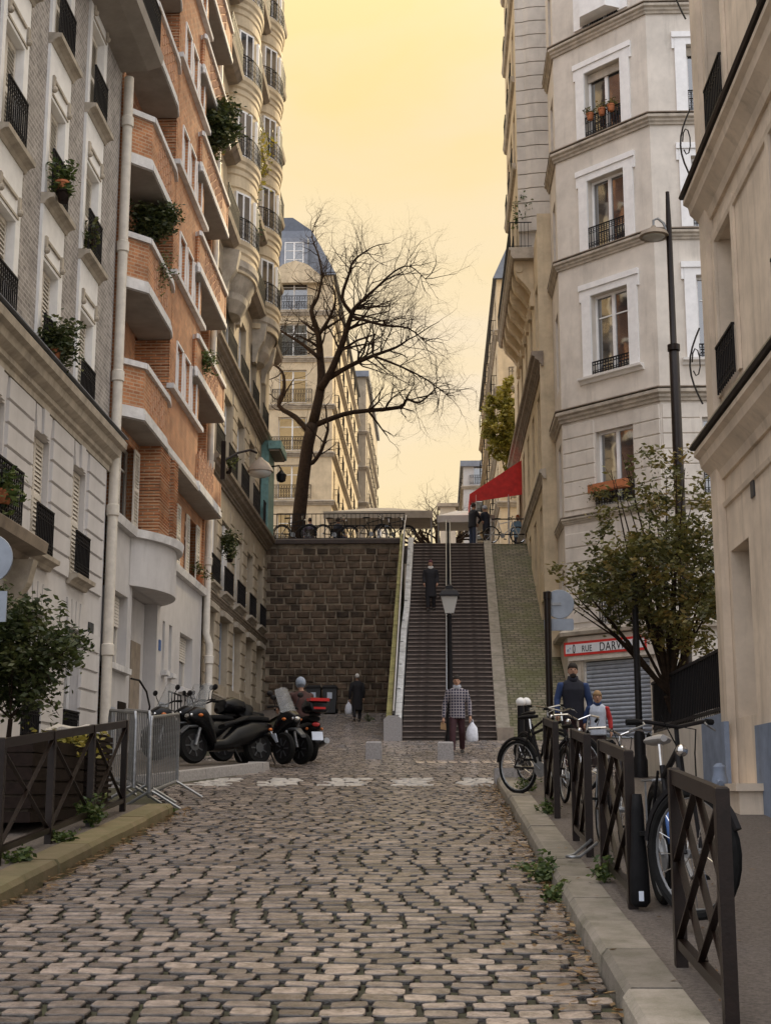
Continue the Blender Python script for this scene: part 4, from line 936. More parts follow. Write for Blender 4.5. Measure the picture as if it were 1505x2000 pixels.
# ================================================================ garden wall + railing
gw = thing('garden_wall', 'low pale green garden wall below the dark sheet railing', 'wall', (3.5, 21, gz(21)))
m = MB(); m.hexa([(3.45, 17.5, 1.2), (3.75, 17.5, 1.2), (3.75, 24, 1.6), (3.45, 24, 1.6), (3.45, 17.5, 2.55), (3.75, 17.5, 2.55), (3.75, 24, 2.52), (3.45, 24, 2.52)]); m.build('wall', M['cream'], gw)
m = MB(); m.hexa([(3.44, 17.5, 1.2), (3.45, 17.5, 1.2), (3.45, 18.9, 1.3), (3.44, 18.9, 1.3), (3.44, 17.5, 2.55), (3.449, 17.5, 2.55), (3.449, 18.9, 2.54), (3.44, 18.9, 2.54)]); m.build('painted_end', M['blue'], gw)
gf = thing('garden_railing', 'black sheet backed iron railing on the low garden wall', 'railing', (3.6, 21, 2.55))
m = MB(); m.box(3.60, 3.61, 17.55, 24, 2.68, 3.36); m.build('sheet', M['iron'], gf)
for zz in (2.62, 3.36):
    m = MB(); m.box(3.57, 3.64, 17.5, 24.05, zz, zz+.04); m.build('rail', M['iron'], gf)
q = MB(); q.box(-.008, .008, -.008, .008, 0, .86); bm_ = q.mesh('bar', M['iron'])
y = 17.6
while y < 24: put('bar', bm_, gf, (-.015, y-21, 0)); y += .13
# ================================================================ RIGHT: CORNER HOUSE
rbld = thing('corner_house', 'cream corner house with white framed windows and a grey roller shutter below', 'building', (5, 41, gz(40)))
C1, C2 = Vector((3.80, 41.65, 0)), Vector((6.35, 39.1, 0)); CL = (C2-C1).length
CF = Fac(C1, C2-C1, (-1, -1, 0)); DF = Fac(C2, (1, 0, 0), (0, -1, 0)); SF = Fac((3.80, 41.65, 0), (0, 1, 0), (-1, 0, 0))
zrow = [(9.75, 11.98, 0), (13.7, 16.18, 1), (17.66, 19.85, 2), (21.25, 23.4, 3), (24.95, 27.3, 4), (6.3, 8.1, 5)]
s0, s1 = 1.25, 2.62
oc = [(s0, s1, a, b) for a, b, k in zrow]+[(.62, 2.95, 2.9, 5.28)]
wall(CF, 0, CL, 2.0, 31, oc, 'corner_wall', M['cream'], rbld, .32)
od = [(1.15, 2.5, a, b) for a, b, k in zrow]+[(4.2, 5.5, a, b) for a, b, k in zrow]+[(1.1, 2.5, 3.3, 5.2)]
wall(DF, 0, 20, 2.0, 31, od, 'side_wall', M['cream'], rbld, .32)
oss = [(.5, 1.4, a, b) for a, b, k in zrow]
wall(SF, 0, 2.3, 2.0, 31, oss, 'street_wall', M['cream'], rbld, .32)
m = MB(); e = .36
inner = [(3.80+.36, 41.8), (6.5, 39.1+.36+.12), (26.3, 39.46), (26.3, 46), (4.16, 44)]
m.prism(inner, lambda p: (p[0], p[1], 2.0), lambda p: (p[0], p[1], 31)); m.build('inner_wall', M['moulding_dk'], rbld)
m = MB(); m.prism([(3.5, 41.5), (6.25, 38.75), (26.4, 38.75), (26.4, 46), (3.5, 44)], lambda p: (p[0], p[1], 31), lambda p: (p[0], p[1], 31.5)); m.build('roof', M['lead'], rbld)
def wrap(z, prof, name, mt):
    m = MB(); pts = [(SF, 2.3), (SF, 0), (CF, CL), (DF, 20)]
    rings = []
    t22 = math.tan(R(22.5))
    for n, dz in prof:
        k = max(n, 0)*t22
        a = SF.pt(2.3, z+dz, n); b = Vector(SF.pt(-k, z+dz, n)); c = Vector(CF.pt(CL+k, z+dz, n)); d = DF.pt(20, z+dz, n)
        rings.append([a, tuple(b), tuple(c), d])
    k = len(prof)
    for i in range(3): m.add([r[i] for r in rings]+[r[i+1] for r in rings], [(j, (j+1) % k, k+(j+1) % k, k+j) for j in range(k)])
    m.add([r[0] for r in rings], [tuple(range(k))])
    return m.build(name, M[mt], rbld)
for z, sc in ((24.42, .9), (20.85, .9), (17.28, .8), (12.45, 1.0), (9.35, .55)):
    wrap(z, scaleprof(COURSE, 1.2*sc, sc*1.15), 'string_course', 'moulding'); wrap(z+.37*sc, [(-.01, 0), (.205*sc, 0), (.205*sc, .03), (-.01, .045)], 'course_cap', 'moulding_dk')
for F, a, b in ((CF, s0, s1), (DF, 1.15, 2.5), (DF, 4.2, 5.5)):
    for z0, z1, k in zrow:
        if k in (1, 2, 3, 4):
            m = MB(); m.fbox(F, a-.34, a-.003, z0, z1+.22, .003, .06); m.fbox(F, b+.003, b+.34, z0, z1+.22, .003, .06); m.fbox(F, a-.003, b+.003, z1+.003, z1+.22, .003, .06)
            m.fbox(F, a-.42, b+.42, z1+.225, z1+.40, .003, .10); m.fbox(F, a-.42, a-.345, z1-.12, z1+.22, .003, .055); m.fbox(F, b+.345, b+.42, z1-.12, z1+.22, .003, .055); m.build('window_surround', M['white'], rbld)
        window(F, rbld, a, b, z0, z1, -.24, 'glass' if k != 5 else 'lt', bars=1 if k == 1 else 0, fw=.07)
        if k == 1: moulding(F, rbld, a-.48, b+.48, z0-.2, scaleprof(SILL, .8, 1), 'sill', 'cream_lt')
        railing(F, rbld, a, b, z0+.02, .4 if k == 1 else .66, .03)
        if k in (3,):
            m = MB(); m.fbox(F, a+.02, b-.02, z1-.28, z1-.02, -.17, -.12); m.build('roller_blind', M['moulding'], rbld)
for z0, z1, k in zrow: window(SF, rbld, .5, 1.4, z0, z1, -.24, 'glass', bars=0)
m = MB()      # glazed box window high on the corner
m.prism([(s0-.1, 0), (s1+.1, 0), (s1-.1, .5), (s0+.3, .5)], lambda p: CF.pt(p[0], 25.0, p[1]+.04), lambda p: CF.pt(p[0], 25.7, p[1]+.04)); bw = m.build('box_window', M['white'], rbld)
for a, b in ((s0+.34, (s0+s1)/2+.06), ((s0+s1)/2+.14, s1-.14)): m = MB(); m.fbox(CF, a, b, 25.75, 27.0, .46, .5); m.build('pane', M['glass'], bw)
m = MB(); m.fbox(CF, s0+.3, s1-.1, 27.0, 27.1, .04, .54); m.build('box_window_frame', M['white'], rbld)
rp = {}
for F, segs in ((CF, ((.04, s0-.03), (s1+.03, CL-.03))), (DF, ((.03, 1.1), (2.56, 4.1)))):
    for a, b in segs:
        for z in [9.75+.44*i for i in range(6)]+[6.4+.45*i for i in range(6)]:
            m = MB(); h = .42; c = .02; P = F.pt
            m.add([P(a, z, .002), P(b, z, .002), P(b, z+h, .002), P(a, z+h, .002), P(a+c, z+c, .03), P(b-c, z+c, .03), P(b-c, z+h-c, .03), P(a+c, z+h-c, .03)], [(4, 5, 6, 7), (0, 1, 5, 4), (1, 2, 6, 5), (2, 3, 7, 6), (3, 0, 4, 7)]); m.build('stone_panel', M['cream'], rbld)
wrap(6.02, [(-.01, 0), (.22, .02), (.24, .12), (.16, .2), (-.01, .26)], 'shop_cornice', 'moulding')
m = MB(); m.fbox(CF, .1, 3.4, 5.32, 6.0, .003, .10); m.build('fascia', M['cream'], rbld)
sh = 5.26; n = 0
q = MB(); P = CF.pt
while sh > 2.92:      # roller shutter, one slat at a time
    m = MB(); m.prism([(-.10, sh-.115), (-.075, sh-.10), (-.06, sh-.06), (-.075, sh-.015), (-.10, sh-.004)], lambda p: P(.63, p[1], p[0]), lambda p: P(2.94, p[1], p[0])); m.build('shutter_slat', M['grey_paint'], rbld); sh -= .118
for a, b in ((.52, .615), (2.955, 3.06)): m = MB(); m.fbox(CF, a, b, 2.9, 5.3, -.05, .05); m.build('shutter_guide', M['moulding'], rbld)
sgn = thing('street_sign', 'red bordered white sign reading RUE DARWIN above the roller shutter', 'sign', CF.pt(1.5, 5.48, .11))
sA, sB, zA, zB = -.02, 2.92, 5.46, 5.86
m = MB(); m.fbox(CF, sA, sB, zA, zB, .105, .13); m.build('red_border', M['red_sign'], sgn)
m = MB(); m.fbox(CF, sA+.06, sB-.06, zA+.07, zB-.07, .128, .135); m.build('white_panel', M['white_sign'], sgn)
def text_obj(name, s, size, loc, rot, mt, par, xs=1.0):
    c = bpy.data.curves.new(name, 'FONT'); c.body = s; c.size = size; c.extrude = .003; c.align_x = 'LEFT'; c.space_character = 1.08
    o = bpy.data.objects.new(name, c); COL.objects.link(o); bpy.context.view_layer.update()
    dg = bpy.context.evaluated_depsgraph_get(); me = bpy.data.meshes.new_from_object(o.evaluated_get(dg)); bpy.data.objects.remove(o)
    me.materials.clear(); me.materials.append(M[mt]); ob = bpy.data.objects.new(name, me); COL.objects.link(ob)
    ob.parent = par; org = ORG[par.name]; ob.location = Vector(loc)-Vector(org); ob.rotation_euler = rot; ob.scale = (xs, 1, 1); return ob
rotc = (math.pi/2, 0, math.atan2((C2-C1).y, (C2-C1).x))
text_obj('lettering', '0', .36, CF.pt(.30, 5.535, .139), rotc, 'black_ink', sgn, .62); text_obj('lettering', 'RUE', .25, CF.pt(.64, 5.56, .139), rotc, 'black_ink', sgn, .80)
text_obj('lettering', 'DARWIN', .345, CF.pt(1.28, 5.54, .139), rotc, 'black_ink', sgn, .83); text_obj('lettering', 'n°', .17, CF.pt(.10, 5.58, .139), rotc, 'blue_ink', sgn, .9)
m = MB(); m.fbox(DF, .28, .62, 4.6, 5.0, .004, .02); m.build('street_plate', M['blue_ink'], thing('street_name_plate', 'small blue plate on the corner house beside the roller shutter', 'plate', DF.pt(.45, 4.6, .01)))
pot_plant('window box of orange flowers on the corner house', CF.pt(1.6, 9.95, .28), .5, .35, 'leaf_aut', 41, pot=None, n=500, size=.045)
wb = thing('window_box', 'long terracotta window box hung on the corner house rail', 'planter', CF.pt(1.9, 10.1, .2)); m = MB(); m.fbox(CF, s0-.1, s1-.1, 10.12, 10.36, .08, .30); m.build('trough', M['terracotta'], wb)
for i, s_ in enumerate((1.5, 1.95, 2.3)): pot_plant('terracotta flower pot on corner house rail, ' + ('first', 'second', 'third')[i] + ' along the rail', CF.pt(s_, 21.75, .1), .24, .22, 'leaf_aut', 50+i, n=90, size=.05, name='flower_pot')
# ================================================================ RIGHT: tall building beside the stairs
tb = thing('balcony_building', 'tall cream stone building with a long bracketed balcony beside the stairs', 'building', (3.45, 52, 10.9))
TF = Fac((3.45, 0, 0), (0, 1, 0), (-1, 0, 0))
opt = [(a, a+1.1, z, z+2.2) for a in (45.6, 48.4, 51.2, 54.0, 56.8) for z in (5.5, 8.6, 12.4, 16.2)]
wall(TF, 44.0, 60, 3, 20.2, opt, 'wall', M['limestone'], tb, .3)
for o in opt: window(TF, tb, *o, -.22, 'glass')
m = MB(); m.box(3.8, 14, 44.05, 60, 3, 20.2); m.box(3.4, 14, 47.4, 54.45, 20.2, 38); m.build('inner_wall', M['cream'], tb)
m = MB(); m.prism([(3.0, 38), (14, 38), (14, 41), (5, 41), (3.4, 39)], lambda p: (p[0], 47.2, p[1]), lambda p: (p[0], 54.5, p[1])); m.build('roof', M['slate'], tb)
FLANK.build('flank_wall', M['limestone'], tb, recalc=False)
UF = Fac((2.98, 0, 0), (0, 1, 0), (-1, 0, 0))
opu = [(a, a+1.1, z, z+2.3) for a in (48.6, 50.6, 52.7) for z in (20.6, 24.0, 27.4, 30.8)]
wall(UF, 47.3, 54.5, 20.2, 38, opu, 'upper_wall', M['limestone'], tb, .3)
for o in opu: window(UF, tb, *o, -.22, 'glass'); railing(UF, tb, o[0], o[1], o[2], .7, .12)
m = MB(); m.quad((2.98, 47.3, 20.2), (4.2, 47.3, 20.2), (4.2, 47.3, 38), (2.98, 47.3, 38)); m.build('flank_wall', M['cream'], tb, recalc=False)
z = 20.9
while z < 38:     # rounded banded quoins on the flank
    m = MB(); pr_ = []
    m.loft([[(2.96, 47.2, z), (3.25, 47.16, z), (3.42, 47.08, z), (3.7, 47.04, z), (4.1, 47.04, z), (4.1, 47.35, z), (2.96, 47.35, z)], [(2.96, 47.2, z+.50), (3.25, 47.16, z+.50), (3.42, 47.08, z+.50), (3.7, 47.04, z+.50), (4.1, 47.04, z+.50), (4.1, 47.35, z+.50), (2.96, 47.35, z+.50)]])
    m.build('quoin_band', M['cream'], tb); z += .535
moulding(TF, tb, 43.9, 60.2, 15.0, scaleprof(CORN, 1.0, .75), 'cornice', 'moulding_dk'); moulding(TF, tb, 43.9, 60, 11.3, scaleprof(COURSE, 1.2, 1), 'string_course', 'moulding')
m = MB(); m.prism([(0, 0), (.72, 0), (.80, .12), (.80, .28), (.86, .34), (.86, .40), (0, .40)], lambda p: TF.pt(46.9, 19.8+p[1], p[0]), lambda p: TF.pt(57.2, 19.8+p[1], p[0])); m.build('balcony_slab', M['moulding'], tb)
y = 47.2
while y < 57:
    m = MB(); m.prism([(0, -1.65), (.12, -1.65), (.16, -1.4), (.10, -1.15), (.3, -.85), (.58, -.55), (.66, -.3), (.66, 0), (0, 0)], lambda p: TF.pt(y, 19.8+p[1], p[0]), lambda p: TF.pt(y+.42, 19.8+p[1], p[0])); c_ = m.build('console', M['limestone'], tb)
    m = MB(); m.lathe([(.13, -.25), (.13, .25)], (3.45-.5, y+.21, 19.5), 12, axis='y'); m.build('scroll', M['limestone'], tb, smooth=40); y += 1.42
railing(TF, tb, 46.95, 57.1, 20.2, .95, .80, ret=.75, step=.13)
for z in (24.0, 27.4, 30.8, 34):
    m = MB(); m.prism([(0, 0), (.1, .05), (.16, .25), (0, .25)], lambda p: UF.pt(48.2, z-.3+p[1], p[0]), lambda p: UF.pt(54.3, z-.3+p[1], p[0])); m.build('balcony_slab', M['moulding'], tb)
pot_plant('green shrub at the near end of the long bracketed balcony', (3.3, 47.5, 21.2), .55, .8, 'leaf_gr', 61, n=900, size=.07, pot='wood', droop=.2)
# ================================================================ FAR BUILDINGS ON THE UPPER STREET
def far_block(name, label, x0, x1, y0, y1, ztop, wins, mt, roof, side='left', floors=6, zbase=10.9, fh=3.0, first=13.0):
    b = thing(name, label, 'building', ((x0+x1)/2, y0, zbase))
    FF = Fac((x0, y0, 0), (1, 0, 0), (0, -1, 0)); SFc = Fac((x1, y0, 0), (0, 1, 0), (1, 0, 0)) if side == 'left' else Fac((x0, y0, 0), (0, 1, 0), (-1, 0, 0))
    zs = [first+fh*i for i in range(floors)]
    of = [(a, a+wd, z, z+2.1) for a, wd in wins for z in zs]; L = y1-y0
    n = max(2, int(L/4.2)); os_ = [(1.4+(L-3)/n*i, 2.6+(L-3)/n*i, z, z+2.1) for i in range(n) for z in zs]
    wall(FF, 0, x1-x0, zbase, ztop, of, 'front_wall', M[mt], b, .35); wall(SFc, 0, L, zbase, ztop, os_, 'side_wall', M[mt], b, .35)
    m = MB(); m.box(x0+.4, x1-.4, y0+.4, y1, zbase, ztop); m.build('inner_wall', M['moulding_dk'], b)
    for o in of: window(FF, b, *o, -.25, 'glass'); 
    for o in os_: window(SFc, b, *o, -.25, 'glass', bars=0)
    for k, z in enumerate(zs):
        for F, Ln in ((FF, x1-x0), (SFc, L)):
            moulding(F, b, -.15 if F is FF and side == 'right' else 0, Ln+(.15 if F is FF else 0), z-.42, scaleprof(COURSE, 1.4, 1), 'string_course', 'moulding')
        for a, wd in wins: railing(FF, b, a-.35, a+wd+.35, z-.05, .85, .3, step=.16, ret=.28)
        for o in os_[k::floors]: railing(SFc, b, o[0]-.2, o[1]+.2, z-.05, .85, .28, step=.3, fancy=False, ret=.26)
    if roof == 'mansard':
        m = MB(); lo = [(x0-.2, y0-.2), (x1+.2, y0-.2), (x1+.2, y1), (x0-.2, y1)]; hi = [(x0+1.2, y0+1.5), (x1-1.5, y0+1.5), (x1-1.5, y1), (x0+1.2, y1)]
        m.loft([[(*p, ztop) for p in lo], [(*p, ztop+3.6) for p in hi], [((x0+x1)/2+(p[0]-(x0+x1)/2)*.6, p[1], ztop+4.5) for p in hi]]); m.build('roof', M['slate'], b)
        for a, wd in wins:
            m = MB(); c = x0+a+wd/2; m.box(c-.85, c+.85, y0-.05, y0+1.6, ztop+.15, ztop+2.5); d = m.build('dormer', M['lead'], b)
            window(Fac((c-.6, y0-.06, 0), (1, 0, 0), (0, -1, 0)), b, 0, 1.2, ztop+.45, ztop+2.2, .0, 'glass', bars=2)
        m = MB(); m.box(x1-3.2, x1-2.0, y0+5.5, y0+7.0, ztop+3, ztop+5.4); m.build('chimney', M['moulding_dk'], b)
    else:
        m = MB(); m.box(x0-.25, x1+.25, y0-.25, y1, ztop, ztop+.5); m.build('roof', M['lead'], b)
    return b
far_block('avenue_building', 'cream stone building with blue slate mansard roof behind the bare tree', -15.5, -6.3, 84, 112, 33.2, [(5.9, 1.7), (1.2, 1.6)], 'limestone', 'mansard', floors=7)
pd = bpy.data.objects['avenue_building']; m = MB(); m.prism([(-10.4, 31.0), (-6.9, 31.0), (-7.1, 31.5), (-7.9, 32.2), (-8.65, 32.45), (-9.4, 32.2), (-10.2, 31.5)], lambda p: (p[0], 83.55, p[1]+1.6), lambda p: (p[0], 83.95, p[1]+1.6)); m.build('pediment', M['limestone'], pd)
far_block('avenue_building', 'darker stone building beyond the cream one behind the tree', -14, -5.75, 114, 136, 35.5, [(4, 1.6)], 'beige', 'flat', floors=7)
far_block('avenue_house', 'small pale house at the end of the left row of the avenue', -12, -5.9, 150, 165, 31, [(3.5, 1.4)], 'plaster2', 'flat', floors=5)
far_block('avenue_building', 'narrow stone building with grey mansard roof beyond the red awning', 3.2, 12, 70, 96, 27.6, [(.9, 1.3)], 'limestone', 'mansard', side='right', floors=5)
far_block('avenue_house', 'pale modern house with balconies behind the red awning', 2.4, 12, 122, 150, 29.6, [(.9, 2.6)], 'plaster2', 'flat', side='right', floors=6)
# ================================================================ BARE TREES
class Tree:
    def __init__(s, seed): s.r = random.Random(seed); s.m = MB(); s.tw = MB(); s.count = 0
    def grow(s, p, d, L, r, depth, up=.12, target=None):
        q = s.r; n = 4; pts = [p]; dd = d.normalized()
        for i in range(n):
            dd = (dd+Vector((q.gauss(0, .22), q.gauss(0, .22), q.gauss(0, .16)+up*.25))).normalized(); pts.append(pts[-1]+dd*L/n)
        rr = [r*(1-.55*i/n) for i in range(n+1)]
        (s.m if r > .03 else s.tw).tube(pts, rr, 6 if r > .05 else (4 if r > .016 else 3), cap=False)
        s.count += 1
        if depth <= 0: return
        kids = q.choice([2, 3, 3]) if depth > 1 else q.choice([4, 5, 6])
        for k in range(kids):
            f = q.uniform(.35, 1.0) if k else 1.0; i = min(n, max(1, int(f*n))); base = pts[i]
            ax = Vector((q.gauss(0, 1), q.gauss(0, 1), q.gauss(0, 1))); side = (ax-dd*ax.dot(dd)).normalized()
            nd = (dd*q.uniform(.55, .95)+side*q.uniform(.5, .95)).normalized()
            s.grow(base, nd, L*q.uniform(.58, .82), rr[i]*q.uniform(.55, .75), depth-1, up)
tr = thing('bare_tree', 'large leafless tree with dark spreading branches behind the wall railing', 'tree', (-5.2, 56, 10.9))
T = Tree(4)
def limb(pts, r0, r1, dep=0.0, kids=0, kl=1.6, kd=3, yb=56.0, droop=.1):
    w = []
    for i, (px, py) in enumerate(pts): w.append(atY(px, py, yb+dep*i/max(1, len(pts)-1)))
    sm = []      # smooth the traced line
    for a, b, c, d in zip([w[0]]+w[:-2], w[:-1], w[1:], w[2:]+[w[-1]]):
        for t in (0, .33, .66):
            sm.append(.5*((2*b)+(c-a)*t+(2*a-5*b+4*c-d)*t*t+(3*b-a-3*c+d)*t**3))
    sm.append(w[-1]); n = len(sm)-1; r0 *= .8; r1 *= .75; kids = int(kids*1.9); rr = [r0+(r1-r0)*i/n for i in range(n+1)]
    T.m.tube(sm, rr, 9 if r0 > .15 else 7, cap=True)
    for k in range(kids):
        i = T.r.randint(int(n*.35), n); d = (sm[min(i+1, n)]-sm[max(i-1, 0)]).normalized()
        ax = Vector((T.r.gauss(0, 1), T.r.gauss(0, .9), T.r.gauss(.25, .8))); sd_ = (ax-d*ax.dot(d)).normalized()
        T.grow(sm[i], (d*T.r.uniform(.2, .9)+sd_*.9+Vector((0, 0, droop))), kl*T.r.uniform(.7, 1.2), max(.02, rr[i]*T.r.uniform(.35, .6)), kd, droop)
    T.grow(sm[-1], (sm[-1]-sm[-2]), kl, r1, kd, droop)
limb([(582, 1060), (585, 1005), (593, 940), (602, 870), (610, 830)], .40, .30, 0, 0, 0, 0) if False else None
w = [atY(px, py, 56) for px, py in ((580, 1090), (584, 1010), (592, 935), (601, 868), (611, 828))]
T.m.tube(w, [.36, .28, .26, .25, .24], 12)
limb([(611, 828), (627, 752), (625, 695), (621, 651), (608, 607), (620, 582), (629, 545)], .27, .05, .6, 7, 1.2, 3)
limb([(625, 760), (646, 726), (671, 663), (687, 613), (703, 591), (737, 560)], .22, .06, -1.2, 12, 1.8, 4)
limb([(687, 613), (668, 582), (681, 537), (690, 510), (715, 490)], .11, .04, -.6, 8, 1.1, 3, yb=54.9)
limb([(612, 832), (646, 818), (690, 805), (778, 796), (794, 780), (819, 786), (851, 758)], .16, .035, -1.0, 9, 1.3, 3)
limb([(604, 845), (577, 815), (545, 793), (555, 758), (551, 726), (529, 708)], .17, .05, .8, 5, 1.2, 3)
limb([(640, 740), (684, 714), (728, 695), (772, 679), (797, 663)], .15, .04, -1.4, 13, 1.7, 4)
limb([(598, 905), (611, 903), (628, 878), (640, 840)], .13, .08, -.3, 3, 1.0, 3)
limb([(624, 700), (592, 673), (561, 654), (540, 640)], .12, .035, .6, 5, 1.2, 3)
limb([(622, 655), (643, 622), (655, 588), (650, 560)], .11, .035, -.5, 6, 1.3, 3)
limb([(690, 619), (747, 635), (797, 641), (830, 668)], .09, .025, -1.0, 9, 1.3, 3, yb=55, droop=-.05)
limb([(728, 695), (780, 715), (830, 740), (870, 770)], .07, .02, -.5, 12, 1.3, 3, yb=55, droop=-.15)
limb([(737, 560), (770, 530), (800, 520), (830, 545)], .06, .02, -.4, 7, 1.2, 3, yb=54.8)
limb([(629, 537), (622, 500), (610, 465), (612, 445)], .06, .02, .3, 6, .9, 3)
T.m.build('trunk', M['bark'], tr, smooth=True, recalc=False); stuff(T.tw.build('twigs', M['bark'], tr, recalc=False))
NTW = T.count
for k, (px, py, yy, L, r_) in enumerate(((850, 1000, 92, 4.0, .22), (1, 1, 0, 0, 0))):
    if not yy: continue
    t2 = thing('bare_tree', 'small bare tree with fine twigs far up the avenue', 'tree', (*atY(px, py, yy)[:2], 10.9)); T2 = Tree(9); b = atY(px, py, yy); b.z = 10.9
    T2.m.tube([b, b+Vector((.1, 0, 6.0))], [.3, .24], 8)
    for a in range(13): T2.grow(b+Vector((.1, 0, 6.0)), Vector((math.cos(a*.97), math.sin(a*.97)*.6, .5)), 2.4, .15, 4)
    T2.m.build('trunk', M['bark'], t2, recalc=False); stuff(T2.tw.build('twigs', M['bark'], t2, recalc=False))
# ================================================================ LEAFY TREES AND SHRUBS
def leafy(name, label, cat, base, lobes, nleaf, size, mt, seed, trunk_r=.06, limbs=14, trunk_mat='bark', tints=None):
    t = thing(name, label, cat, base); q = random.Random(seed); l = MB(); br = MB(); base = Vector(base)
    tot = sum(lb[3]*lb[4]*lb[5] for lb in lobes); top = Vector((sum(lb[0] for lb in lobes)/len(lobes), sum(lb[1] for lb in lobes)/len(lobes), min(lb[2] for lb in lobes)))
    fork = base.lerp(top, .55); br.tube([base, base.lerp(fork, .5)+Vector((.03, .02, 0)), fork], [trunk_r, trunk_r*.85, trunk_r*.75], 8)
    for (cx, cy, cz, rx, ry, rz, dens) in lobes:
        c = Vector((cx, cy, cz)); n = int(nleaf*rx*ry*rz*dens/tot)
        for k in range(max(2, limbs//5)):
            u = Vector((q.gauss(0, 1), q.gauss(0, 1), q.gauss(.2, 1))).normalized(); e = c+Vector((u.x*rx, u.y*ry, u.z*rz))*q.uniform(.5, 1.0)
            mid = fork.lerp(e, .5)+Vector((q.uniform(-.15, .15), q.uniform(-.15, .15), q.uniform(0, .2))); br.tube([fork, mid, e], [trunk_r*.26, trunk_r*.14, .005], 5, cap=False)
        # leaves gather in sprays, leaving gaps
        ns = max(6, n//45)
        for k in range(ns):
            u = Vector((q.gauss(0, 1), q.gauss(0, 1), q.gauss(0, 1))).normalized(); rr = q.uniform(.25, 1.0)**.5
            sc_ = c+Vector((u.x*rx, u.y*ry, u.z*rz))*rr; dr = (u+Vector((q.gauss(0, .5), q.gauss(0, .5), q.gauss(.1, .5)))).normalized(); tone = q.random()
            ln = q.uniform(.18, .42)*max(.6, min(rx, rz)); br.tube([sc_-dr*ln*.4, sc_+dr*ln], [.006, .003], 3, cap=False)
            for j in range(n//ns): p = sc_+dr*ln*q.uniform(-.4, 1.1)+Vector((q.gauss(0, .09), q.gauss(0, .09), q.gauss(0, .09)))*(.6+rx*.25); leaflet(l, p, size*q.uniform(.6, 1.3), q, min(1, max(0, tone*.6+q.random()*.4)))
    br.build('branches' if trunk_r < .05 else 'trunk', M[trunk_mat], t, recalc=False); l.build('crown', M[mt], t, recalc=False)
    return t
def P(px, py, Y): return atY(px, py, Y)
lob = []
for px, py, Y, rx, ry, rz, d in ((1315, 1130, 22.0, .95, 1.3, .85, 1.2), (1225, 1130, 22.0, .85, 1.1, .62, 1.1), (1150, 1120, 22.3, .62, .8, .42, 1.0), (1330, 1010, 22.0, .7, 1.0, .65, .8), (1250, 1020, 22.2, .65, .9, .45, .7), (1365, 1200, 21.5, .6, 1.0, .5, 1.2), (1290, 1215, 22, .55, .9, .3, .9), (1340, 920, 22, .6, .8, .45, .35), (1255, 945, 22, .45, .6, .5, .35), (1210, 930, 22.2, .25, .4, .38, .25), (1120, 1160, 22.3, .3, .4, .25, .8)):
    p = P(px, py, Y); lob.append((p.x, p.y, p.z, rx, ry, rz, d))
bs = P(1352, 1330, 22.5); bs.z = gz(22)
leafy('garden_tree', 'bushy brown and green garden tree leaning over the black railing', 'tree', bs, lob, 12500, .052, 'leaf_aut', 71, .13, 16)
lob = []
for px, py, Y, rx, ry, rz, d in ((60, 1270, 15.2, .45, .6, .42, 1.1), (20, 1230, 15.2, .4, .6, .35, 1), (120, 1265, 15.2, .28, .5, .26, 1), (40, 1340, 15.2, .38, .5, .25, .9), (-30, 1290, 15.2, .45, .6, .5, 1)):
    p = P(px, py, Y); lob.append((p.x, p.y, p.z, rx, ry, rz, d))
pb = P(0, 1470, 15.2)
leafy('potted_laurel', 'rounded evergreen shrub growing in the dark planter by the barrier', 'shrub', (pb.x, 15.2, gz(15)+.75), lob, 8000, .042, 'leaf_dk', 72, .035, 12)
p = P(980, 830, 62); leafy('hanging_foliage', 'yellow green foliage trailing beside the bracketed balcony building', 'shrub', (3.2, 62, 13.0), [(p.x, 62, p.z, .8, .8, 1.6, 1), (p.x+.3, 62, p.z-1.2, .6, .7, 1.0, .8), (p.x+.35, 62, p.z+1.2, .5, .6, .9, .7)], 6500, .12, 'leaf_yel', 73, .05, 8)
